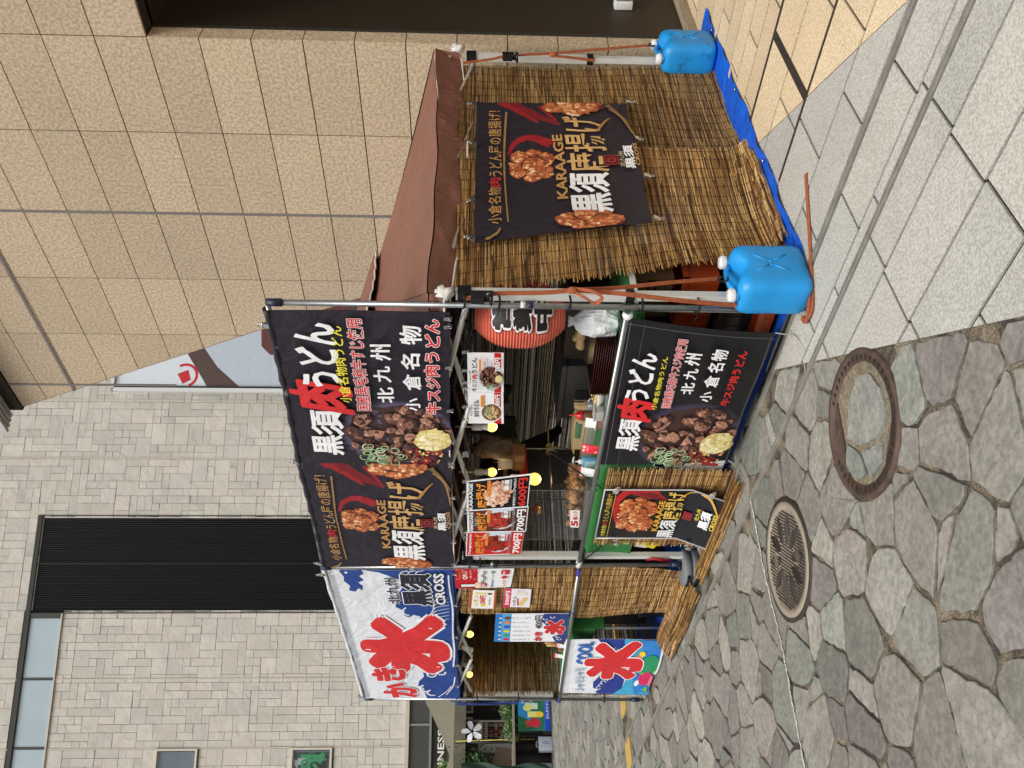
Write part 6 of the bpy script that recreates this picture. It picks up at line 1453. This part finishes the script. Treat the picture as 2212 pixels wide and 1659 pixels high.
# cards in stands
for lab, pts, top, yy_ in (('white cashless payment card standing by the condiment tubs', ((1252, 933) if 0 else (1257, 910), (1263, 938) if 0 else (1290, 934)), 0, .12), ('red cashless payment card leaning by the pump bottle', ((1248, 966), (1281, 984)), 1, .10), ('white payment card with a pink edge before the case', ((1250, 1016), (1280, 1034)), 2, .06)):
    (xa, ya), (xb, yb) = pts; c0 = A(xb, ya, yy_); wd = .085; hh = .125; x0 = c0.x-wd; z0 = TZ+.005; sh = .02
    p = Print(wd, hh, WHT if top != 1 else C8(226, 50, 66), 3)
    if top == 1: p.rect(.0, .86, 1, 1, WHT); p.rect(.2, .42, .8, .8, WHT); p.ell(.3, .12, .16, .09, C8(246, 200, 206), 12); p.ell(.7, .12, .16, .09, C8(246, 200, 206), 12); p.text('d払い', .2, .24, .8, .36, WHT, .02)
    elif top == 0: p.rect(.25, .12, .75, .36, C8(206, 40, 48)); p.text('Pay', .3, .16, .7, .32, WHT, .02)
    else: p.rect(0, 0, 1, .08, C8(226, 50, 90)); p.text('PayPay', .14, .16, .86, .27, C8(206, 40, 60), .0)
    o = board('payment_card', lab, p, ((x0, yy_-.01+.03, z0+hh), (x0+wd, yy_+.03, z0+hh), (x0+wd, yy_, z0), (x0, yy_, z0)), 'card', .003, 'payment cards on the counters')
o = thing('pump_bottle', 'blue hand sanitiser bottle with a white pump', 'bottle', tuple(A(1277, 997, .2)))
q = A(1270, 997, .16); b = MB(); b.rbox((q.x-.035, q.y-.025, TZ), (q.x+.035, q.y+.025, TZ+.11), .015, C8(110, 170, 206)); b.build('bottle_body', M['gloss'], o)
b = MB(); b.box((q.x-.031, q.y-.0265, TZ+.02), (q.x+.031, q.y-.0255, TZ+.09), C8(196, 222, 236)); b.build('label', M['flat'], o)
b = MB(); b.lathe((q.x, q.y, TZ+.11), [(.018, 0), (.018, .02), (.006, .025), (.006, .055), (.014, .056), (.014, .065), (.001, .066)], 14); b.tube([(q.x, q.y, TZ+.172), (q.x+.05, q.y, TZ+.168)], .006, 8); b.build('pump', M['white_plastic'], o)
b = MB(); b.tube([A(1185, 975, .2), A(1215, 995, .15), A(1250, 1020, .08), A(1280, 1040, .03), A(1300, 1055, -.05)], .005, 6); b.tube([A(1250, 1000, .2), A(1262, 1010, .16), A(1268, 1040, .1), A(1290, 1060, -.04)], .004, 6); o = b.build('power_cable', M['black_rubber'], origin=tuple(A(1215, 995, .15))); tag(o, 'black power cable looping over the counter edge to the rail', 'cable')
# hanging dark cloths
for lab, pts, yy_ in (('black cloth bag hanging in the tent right of the bulb', ((1010, 895), (1010, 935), (1115, 948), (1112, 915) if 0 else (1113, 905)), .9), ('dark rounded cloth hanging behind the udon boards', ((1020, 825), (1020, 880), (1095, 872), (1108, 838)), .8)):
    q = [A(x, y, yy_) for x, y in pts]; b = MB(); b.sheet(lambda s, t: (q[0]*(1-s)+q[1]*s)*(1-t)+(q[3]*(1-s)+q[2]*s)*t+Vector((0, -.05*math.sin(math.pi*s)*math.sin(math.pi*min(1, t*1.2)), -.01*math.sin(s*9))), 14, 12); b.sheet(lambda s, t: (q[0]*(1-s)+q[1]*s)*(1-t)+(q[3]*(1-s)+q[2]*s)*t+Vector((0, .03, 0)), 6, 6)
    o = b.build('hanging_cloth', M['darkcloth'], origin=tuple(q[0])); tag(o, lab, 'cloth', 'dark cloths hanging in the tent')

# ---------------------------------------------------------------- under the counter
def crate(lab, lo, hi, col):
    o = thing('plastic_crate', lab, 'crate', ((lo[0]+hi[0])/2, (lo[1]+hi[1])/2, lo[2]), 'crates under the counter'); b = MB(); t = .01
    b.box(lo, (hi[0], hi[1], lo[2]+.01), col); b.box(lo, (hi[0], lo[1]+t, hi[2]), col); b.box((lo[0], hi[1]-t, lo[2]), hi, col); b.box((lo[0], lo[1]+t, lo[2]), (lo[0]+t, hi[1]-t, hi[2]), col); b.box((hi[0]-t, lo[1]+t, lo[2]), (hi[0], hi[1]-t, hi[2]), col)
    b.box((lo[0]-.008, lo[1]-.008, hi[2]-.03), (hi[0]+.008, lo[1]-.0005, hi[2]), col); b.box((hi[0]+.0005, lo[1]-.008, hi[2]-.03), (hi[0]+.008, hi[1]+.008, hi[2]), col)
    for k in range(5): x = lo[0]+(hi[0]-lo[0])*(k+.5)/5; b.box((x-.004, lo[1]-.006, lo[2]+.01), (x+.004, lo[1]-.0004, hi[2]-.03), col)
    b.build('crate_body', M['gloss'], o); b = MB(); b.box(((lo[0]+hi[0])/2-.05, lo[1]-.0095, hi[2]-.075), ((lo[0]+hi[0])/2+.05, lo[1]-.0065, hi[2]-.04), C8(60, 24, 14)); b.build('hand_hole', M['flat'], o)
OR = C8(158, 64, 26)  # orange darkened: the shade under the counter is put into the colour
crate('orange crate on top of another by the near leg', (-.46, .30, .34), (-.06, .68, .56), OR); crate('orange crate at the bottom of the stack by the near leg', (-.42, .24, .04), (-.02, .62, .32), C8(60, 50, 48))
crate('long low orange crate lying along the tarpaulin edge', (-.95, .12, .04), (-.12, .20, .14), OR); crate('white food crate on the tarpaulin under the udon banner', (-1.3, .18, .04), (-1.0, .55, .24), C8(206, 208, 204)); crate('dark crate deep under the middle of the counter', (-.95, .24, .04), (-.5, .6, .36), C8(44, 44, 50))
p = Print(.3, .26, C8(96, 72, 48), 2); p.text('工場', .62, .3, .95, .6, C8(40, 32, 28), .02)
o = thing('cardboard_box', 'brown cardboard box printed in black resting on the orange crates', 'box', (-.2, .3, .6)); b = MB(); b.box((-.36, .3, .615), (-.06, .58, .83), C8(96, 72, 48)); cb = b.build('box_body', M['flat'], o)  # cardboard brown also carries the under-table shadow in its colour
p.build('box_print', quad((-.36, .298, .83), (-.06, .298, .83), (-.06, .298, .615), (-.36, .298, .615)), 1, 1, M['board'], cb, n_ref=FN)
p = Print(.36, .5, C8(206, 212, 206), 3); p.text('肉', .2, .55, .8, .9, C8(190, 40, 40), .04); p.rect(0, .0, 1, .1, C8(60, 120, 90)); board('small_sign', 'pale sign with a red meat character half hidden behind the reed mat', p, ((-1.52, .02, .45), (-1.22, .02, .45), (-1.24, .0, .08), (-1.5, .0, .08)), 'sign', .003)
o = thing('drinks_box', 'box of yellow cartons tied with red tape behind the middle leg', 'carton', (-2.5, .2, 0))
for k, (x, z, c) in enumerate(((-2.50, .40, (226, 206, 50)), (-2.53, .46, (222, 222, 210)), (-2.47, .34, (40, 40, 90)), (-2.52, .22, (150, 24, 34)))): b = MB(); b.box((x-.035, .02+.02*k, z-.05), (x+.035, .09+.02*k, z+.05), C8(*c), M=Matrix.Translation((x, .05, z)) @ Matrix.Rotation(.5-.3*k, 4, 'Y') @ Matrix.Translation((-x, -.05, -z))); b.build('carton_pack', M['gloss'], o)
b = MB(); b.tube([(-2.64, -.03, .42), (-2.6, -.04, .3), (-2.65, -.03, .22)], .012, 6, C8(150, 24, 34), flat=.3); b.tube([(-2.6, -.035, .4), (-2.66, -.035, .25)], .012, 6, C8(160, 28, 38), flat=.3); b.build('red_tape', M['flat'], o)
# left tent: dark panel, barrel, cardboard bits
o = thing('fridge_panel', 'dark brown cabinet with a pebble outline print in the left tent', 'cabinet', (-4.3, .5, 0)); b = MB(); b.rbox((-4.7, .42, .05), (-3.55, .95, .80), .01, C8(74, 60, 42)); b.build('cabinet_body', M['flat'], o)
b = MB(); g = random.Random(6)
for k in range(9):
    cx, cz = -3.95-.05*g.random()*3, .12+.07*k*.6+g.random()*.05; b.tube([(cx+.035*math.cos(a)*g.uniform(.8, 1.2), .412, cz+.025*math.sin(a)) for a in [q*math.pi/5 for q in range(11)]], .003, 4, C8(130, 116, 92))
b.build('pebble_print', M['flat'], o)
o = thing('steel_drum', 'shiny dark steel drum standing on the tarpaulin in the left tent', 'drum', (-3.85, .22, .03)); b = MB(); b.lathe((-3.78, .22, .03), [(.001, 0), (.15, 0), (.155, .02), (.15, .05), (.15, .22), (.156, .24), (.15, .26), (.001, .26)], 32); b.build('drum_body', mat('black_steel', C8(70, 72, 76), .22, .9), o)
o = thing('condiment_box', 'small kraft box with a heart cutout on the left counter', 'box', tuple(A(1195, 1400, .12))); q = A(1205, 1402, .1); b = MB(); b.box((q.x-.06, q.y, .868), (q.x+.06, q.y+.08, .95), C8(150, 110, 66)); cb = b.build('box_body', M['flat'], o)
b = MB(); b.slab([(0, -.02), (.02, .005), (.012, .016), (0, .008), (-.012, .016), (-.02, .005)], 0, .002, C8(90, 56, 30)); b.v = [(q.x+x, q.y-.003+z, .91+y) for x, y, z in b.v]; b.build('heart_mark', M['flat'], cb)
o = thing('spoon_straws', 'bundle of pink and green spoon straws in a holder', 'straws', tuple(A(1185, 1390, .12))); q = A(1190, 1392, .12); b = MB(); b.lathe((q.x, q.y, .868), [(.001, 0), (.025, 0), (.028, .07), (.026, .07)], 14, C8(206, 176, 90)); b.build('holder', M['flat'], o)
b = MB()
for k in range(10): a = k*.63; b.tube([(q.x+.012*math.cos(a), q.y+.012*math.sin(a), .9), (q.x+.02*math.cos(a)+.004, q.y+.02*math.sin(a), 1.09-.004*k)], .003, 5, (C8(226, 90, 120), C8(150, 200, 90), C8(226, 206, 110))[k % 3])
b.build('straw_bundle', M['gloss'], o)
for k, (xx, yy_) in enumerate(((1170, 1398), (1172, 1420))):
    c0 = A(xx, yy_, .08); p = Print(.08, .11, WHT, 3); p.rect(0, 0, 1, .16, C8(226, 50, 66)); p.text('PayPay', .14, .22, .86, .34, C8(206, 40, 60), .0)
    board('payment_card', ('white payment card beside the heart box', 'white payment card leaning beside the cherry tin')[k], p, ((c0.x-.04, .1, .985), (c0.x+.04, .1, .985), (c0.x+.04, .08, .87), (c0.x-.04, .08, .87)), 'card', .003, 'payment cards on the counters')
# posters hung outside the left reed blind, seen as dim shapes through it
p = Print(.6, .9, C8(120, 112, 104), 3); p.rect(0, 0, 1, .4, C8(110, 40, 36)); p.text('PayPay', .1, .5, .9, .66, C8(60, 44, 44), .02); p.rect(.1, .8, .4, .95, C8(110, 40, 36))
board('payment_sign', 'dim poster hung outside the left reed blind showing through it', p, ((-5.41, .9, 1.75), (-5.41, .25, 1.75), (-5.41, .25, .95), (-5.41, .9, .95)), 'sign', .002, n_ref=(1, 0, 0))
# ================================================================ ACROSS THE STREET
def W_(x, y): return ((1600+x/1.8143)*.54861, (2700+y/1.8143)*.54861)        # helper for measurements on the enlarged photograph
BX = -16.9
def bp(x, y, xx=BX): a, c = W_(x, y); return at(a, c, 'x', xx)
def far_tent():
    l = bp(415, 408); e = l.z; y0 = l.y; o = thing('canopy_tent', 'olive grey market tent standing in front of the far building', 'tent', (BX, y0, 0)); m = M['canopy_olive']
    yr = bp(300, 60, BX).y+.6; xs0, xs1 = BX, BX-2.9; ya, yb = y0, y0+3.0; yl = y0-3.0
    pk = Vector((BX-1.45, y0+1.35, e+1.15))
    def roof(ya, yb, name):
        pk = Vector((BX-1.45, (ya+yb)/2, e+1.05)); b = MB(); cs = [Vector((xs0, ya, e+.25)), Vector((xs0, yb, e+.25)), Vector((xs1, yb, e+.25)), Vector((xs1, ya, e+.25))]
        for i in range(4): a, c = cs[i], cs[(i+1) % 4]; b.sheet(lambda s, t: (a*(1-s)+c*s)*(1-t)+pk*t+Vector((0, 0, -.08*math.sin(math.pi*t))), 8, 6)
        b.build(name, m, o)
        b = MB()
        for i in range(4): a, c = cs[i], cs[(i+1) % 4]; d = (c-a).normalized(); nn = Vector((d.y, -d.x, 0)); b.sheet(lambda s, t: (a*(1-s)+c*s)-Vector((0, 0, .27*t))+nn*(.01+.02*math.sin(s*20+i)*t), 24, 4)
        b.build('valance', m, o)
    roof(ya, yb, 'roof'); roof(yl-.0, ya-.02, 'roof')
    for x, y in ((xs0, ya), (xs0, yb), (xs1, ya), (xs1, yb), (xs0, yl), (xs1, yl)): b = MB(); b.tube([(x-.05, y+.02, 0), (x-.05, y+.02, e+.2)], .025, 6); b.build('leg', M['black_plastic'], o)
    return e, y0
e_, y0_ = far_tent()
def can(c, lab):
    o = thing('water_jug', lab, 'water jug', tuple(c), 'white water jugs at the far tent'); b = MB(); x, y, z = c; b.rbox((x-.11, y-.17, z), (x+.11, y+.17, z+.33), .05, C8(196, 204, 214)); b.build('body', M['gloss'], o)
    b = MB(); b.tube([(x, y-.07, z+.33), (x, y-.05, z+.375), (x, y+.05, z+.375), (x, y+.07, z+.33)], .014, 6, C8(206, 212, 220)); b.build('handle', M['gloss'], o); b = MB(); b.lathe((x, y+.12, z+.33), [(.03, 0), (.03, .04), (.001, .04)], 10, C8(30, 30, 34)); b.build('cap', M['gloss'], o)
    p = Print(.2, .15, C8(196, 204, 214), 2); p.ell(.5, .4, .2, .3, C8(90, 130, 180), 12); p.ell(.5, .4, .1, .16, C8(220, 226, 232), 10); p.rect(.3, .78, .7, .92, C8(110, 146, 190)); p.build('label', quad((x+.112, y-.1, z+.24), (x+.112, y+.1, z+.24), (x+.112, y+.1, z+.08), (x+.112, y-.1, z+.08)), 1, 1, M['board'], o, n_ref=(1, 0, 0))
can((-16.72, 3.2, .0), 'white water jug tied to the yellow strap of the far tent leg'); can((-17.1, 2.72, .0), 'white water jug half hidden by the green cloth edge')
o = thing('ratchet_strap', 'yellow strap running down the far tent leg to a white jug', 'strap', (BX, y0_, .4)); b = MB(); b.tube([(BX+.02, y0_+.03, e_+.2), (BX+.03, y0_+.06, .8), (BX+.1, y0_+.03, .42)], .022, 6, C8(206, 190, 90), flat=.4); b.build('webbing', M['flat'], o)
# fan
q = bp(470, 330, BX+.1); o = thing('fan', 'white five-bladed fan hanging under the olive tent', 'fan', tuple(q)); b = MB()
b.lathe(q, [(.001, -.03), (.05, -.02), (.05, .03), (.001, .04)], 12, C8(40, 40, 44), M=Matrix.Rotation(R(90), 4, 'Y')); b.build('hub', M['flat'], o)
for k in range(5):
    a = k*2*math.pi/5+.3; b = MB(); u = Vector((0, math.cos(a), math.sin(a))); v = Vector((0, -math.sin(a), math.cos(a)))
    pts = [(.04, -.02), (.12, -.07), (.22, -.06), (.26, 0), (.22, .06), (.12, .05), (.04, .02)]; vs = [q+u*r_+v*s_+Vector((.03+(.02 if s_ > 0 else -.01), 0, 0)) for r_, s_ in pts]
    b.add(vs+[w2-Vector((.012, 0, 0)) for w2 in vs], [tuple(range(7)), tuple(range(13, 6, -1))]+[(i, i+7, (i+1) % 7+7, (i+1) % 7) for i in range(7)], C8(232, 234, 238)); b.build('blade', M['gloss'], o)
# fridge
q0, q1 = bp(515, 430, -17.9), bp(790, 245, -17.9); o = thing('display_fridge', 'glass door drinks fridge with yellow trim under the olive tent', 'fridge', ((q0.x), (q0.y+q1.y)/2, .2))
b = MB(); ya, yb = q0.y, q1.y; zt, zb = q0.z, q1.z; X = q0.x
b.box((X-.5, ya, zb), (X, yb, zt), C8(224, 222, 212)); b.build('cabinet', M['gloss'], o); b = MB(); b.box((X, ya, zt-.07), (X+.02, yb, zt), C8(236, 214, 140)); b.build('top_trim', M['flat'], o)
b = MB(); zz = zt-(zt-zb)*.66; b.box((X+.001, ya+.05, zz), (X+.012, yb-.05, zt-.1), C8(40, 38, 38)); dr = b.build('door', M['gloss'], o)
b = MB(); g = random.Random(2)
for sh in range(4):
    z = zz+.03+(zt-.14-zz)*sh/4
    for k in range(12): y = ya+.09+(yb-ya-.18)*k/11; b.lathe((X+.03, y, z), [(.016, 0), (.016, .07), (.007, .09), (.007, .11), (.001, .11)], 6, g.choice([C8(200, 196, 180), C8(90, 40, 34), C8(170, 150, 90), C8(60, 60, 64), C8(200, 90, 100)]) if sh < 3 else C8(206, 200, 180))
bt = b.build('bottles', M['gloss'], dr); bt['kind'] = 'stuff'
# planter hedge
def leafy(name, lab, c0, c1, rad, n, seed, cols, cat='plant', h=.3):
    g = random.Random(seed); o = thing(name, lab, cat, (c0[0], c0[1], max(0, c0[2]-h))); c0, c1 = Vector(c0), Vector(c1); b = MB()
    for k in range(n):
        t = g.random(); c = c0*(1-t)+c1*t+Vector((g.gauss(0, rad*.5), g.gauss(0, rad*.5), g.gauss(0, rad*.5)*1.1)); d = Vector((g.gauss(0, 1), g.gauss(0, 1), g.gauss(0, 1))).normalized(); e = d.cross(Vector((g.random(), g.random(), g.random()))).normalized(); s_ = g.uniform(.025, .055)
        b.add([c-d*s_, c+e*s_*.5, c+d*s_, c-e*s_*.5], [(0, 1, 2, 3)], tone(g, .7, 1.3, g.choice(cols)))
    b.build('foliage', M['leaf'], o)
    b = MB()
    for k in range(5): t = (k+.5)/5; c = c0*(1-t)+c1*t; b.tube([(c.x, c.y, max(.0, c.z-h)), (c.x+.03, c.y, c.z)], .008, 4, C8(80, 66, 46))
    b.build('stem', M['flat'], o); return o
GR = [(92, 126, 62), (70, 104, 48), (116, 150, 80), (54, 84, 40)]
q0 = bp(765, 360, -16.6); q1 = bp(765, 110, -16.6); leafy('hedge_plant', 'row of bright green leafy plants above the drinks banner', q0, q1, .16, 1500, 1, GR, h=.7)
q0 = bp(725, 190, -16.9); leafy('potted_plant', 'variegated plant standing up from the row of green plants', q0, q0+Vector((0, .4, .1)), .2, 500, 5, [(150, 160, 110), (110, 130, 80), (80, 104, 60)], h=.7)
q0 = bp(470, 530, -17.2); leafy('shrub', 'dark green shrub under the left end of the olive tent', q0, q0+Vector((0, -.3, -.1)), .4, 1300, 2, [(48, 82, 40), (66, 104, 50), (36, 64, 34)], h=1.6)
q0 = bp(275, 575, -18.2); leafy('shrub', 'pale green shrub top below the white shop lettering', q0, q0+Vector((0, -.3, 0)), .2, 500, 3, [(120, 150, 80), (90, 126, 60)], h=2.2)
# drinks banner on table
q = [bp(x, y, -16.3) for x, y in ((800, 325), (795, 50), (1020, 50), (1030, 320))]
p = Print(1.7, .95, C8(40, 130, 190), 5); p.poly([(0, 0), (.4, 0), (.3, .3), (0, .5)], C8(30, 90, 60)); p.poly([(0, .45), (.4, .4), (1, .45), (1, .82), (0, .82)], C8(40, 110, 90)); p.rect(0, .84, 1, 1, C8(30, 70, 190)); p.ell(.2, .45, .12, .2, C8(200, 40, 60), 12, rough=.3); p.rect(.35, .3, .5, .7, C8(230, 220, 130)); p.ell(.42, .68, .08, .12, C8(240, 200, 60), 12); p.rect(.56, .22, .72, .62, C8(200, 220, 190)); p.ell(.6, .3, .09, .14, C8(210, 220, 120), 12); p.text('冷た', .72, .1, .98, .5, C8(20, 30, 50), .05, (WHT, .05)); p.text('ひんやりドリンク', .3, .87, .98, .97, WHT, .02)
p.stroke([(.1, .1), (.15, .3), (.05, .5)], .03, .01, C8(24, 80, 44)); p.stroke([(.2, .05), (.22, .3), (.3, .4)], .03, .01, C8(40, 110, 60))
board('drinks_banner', 'bright blue banner of tropical drinks and a red flower across the street', p, tuple(q), 'banner', .01, n_ref=(1, 0, 0))
yb_, ya_ = q[1].y, q[0].y; o = thing('far_table', 'serving table carrying the blue drinks banner', 'table', (-16.6, (ya_+yb_)/2, 0)); b = MB(); b.box((-17.3, ya_-2.0, .88), (-16.34 if False else -16.36, yb_+.8, .93), C8(150, 140, 126)); b.build('tabletop', M['flat'], o)
for y in (ya_-1.9, ya_, yb_+.6): b = MB(); b.tube([(-16.6, y, 0), (-16.6, y, .88)], .02, 6); b.build('leg', M['black_plastic'], o)
o = thing('table_skirt', 'dark cloth skirt closing the front of the far table', 'cloth', (-16.5, ya_-1, 0)); b = MB(); b.sheet(lambda s, t: (-17.05+.02*math.sin(s*40), ya_-1.9+1.9*s, .86-.84*t), 30, 4, C8(34, 30, 28)); b.build('skirt_cloth', M['flat'], o)
# rattan panel, green cloth edge, kerb step, picture frames
q = [bp(x, y, -17.3) for x, y in ((610, 570), (640, 440), (790, 450), (790, 570))]; b = MB(); p0, p1, p2, p3 = q
b.sheet(lambda s, t: (p0*(1-s)+p1*s)*(1-t)+(p3*(1-s)+p2*s)*t+Vector((.01*math.sin(s*60)*math.sin(t*40), 0, 0)), 24, 16, C8(120, 104, 86)); o = b.build('wicker_screen', M['flat'], origin=tuple(p3)); tag(o, 'brown woven screen under the olive tent by the fridge', 'screen')
q = [bp(x, y, -16.2) for x, y in ((395, 600), (390, 555), (1000, 565), (1040, 600))]; b = MB(); q0, q1, q2, q3 = q
b.sheet(lambda s, t: (q0*(1-s)+q1*s)*(1-t)+(q3*(1-s)+q2*s)*t+Vector((.03*math.sin(t*14+s*3), .04*math.sin(t*9)*s, 0)), 10, 30, C8(28, 62, 46)); b.sheet(lambda s, t: (q0*(1-s)+q1*s)*(1-t)+(q3*(1-s)+q2*s)*t+Vector((-.05, -.3, 0)), 4, 4, C8(28, 62, 46)); o = b.build('hanging_cloth', M['flat'], origin=tuple(q3)); tag(o, 'dark green cloth wall at the far left edge of the street', 'cloth')
for k, (xx, yy, zz_) in enumerate(((445, 150, 0), (440, 270, 1), (480, 290, 2))):
    c = bp(xx, yy, -18.3); o = thing('picture_frame', ('small framed picture in the shopfront right of the mullion', 'small framed notice above the fridge', 'little framed sketch close to the fan')[k], 'picture', tuple(c)); b = MB(); b.box((c.x-.02, c.y-.16, c.z-.12), (c.x, c.y+.16, c.z+.12), C8(190, 186, 176)); b.build('frame', M['flat'], o); b = MB(); b.box((c.x+.0005, c.y-.11, c.z-.08), (c.x+.004, c.y+.11, c.z+.08), C8(90, 96, 92)); b.build('picture_sheet', M['flat'], o)
for k, (xx, yy) in enumerate(((600, 120), (600, 170))):
    c = bp(xx, yy, -17.8); o = thing('cafe_chair', ('grey chair at a shop table, nearer the blue post', 'grey chair at a shop table, beside the mullion')[k], 'chair', (c.x, c.y, 0), 'chairs in the far shop')
    b = MB(); b.rbox((c.x-.2, c.y-.2, .62), (c.x+.2, c.y+.2, .66), .04, C8(120, 124, 128)); b.build('seat', M['flat'], o); b = MB(); b.sheet(lambda s, t: (c.x-.2+.08*math.sin(math.pi*s)*-1, c.y-.2+.4*s, .66+.5*t), 8, 6, C8(128, 132, 136)); b.build('backrest', M['flat'], o)
    for sx, sy in ((-1, -1), (1, -1), (1, 1), (-1, 1)): b = MB(); b.tube([(c.x+sx*.15, c.y+sy*.15, .62), (c.x+sx*.18, c.y+sy*.18, 0)], .012, 5, C8(40, 40, 42)); b.build('leg', M['flat'], o)
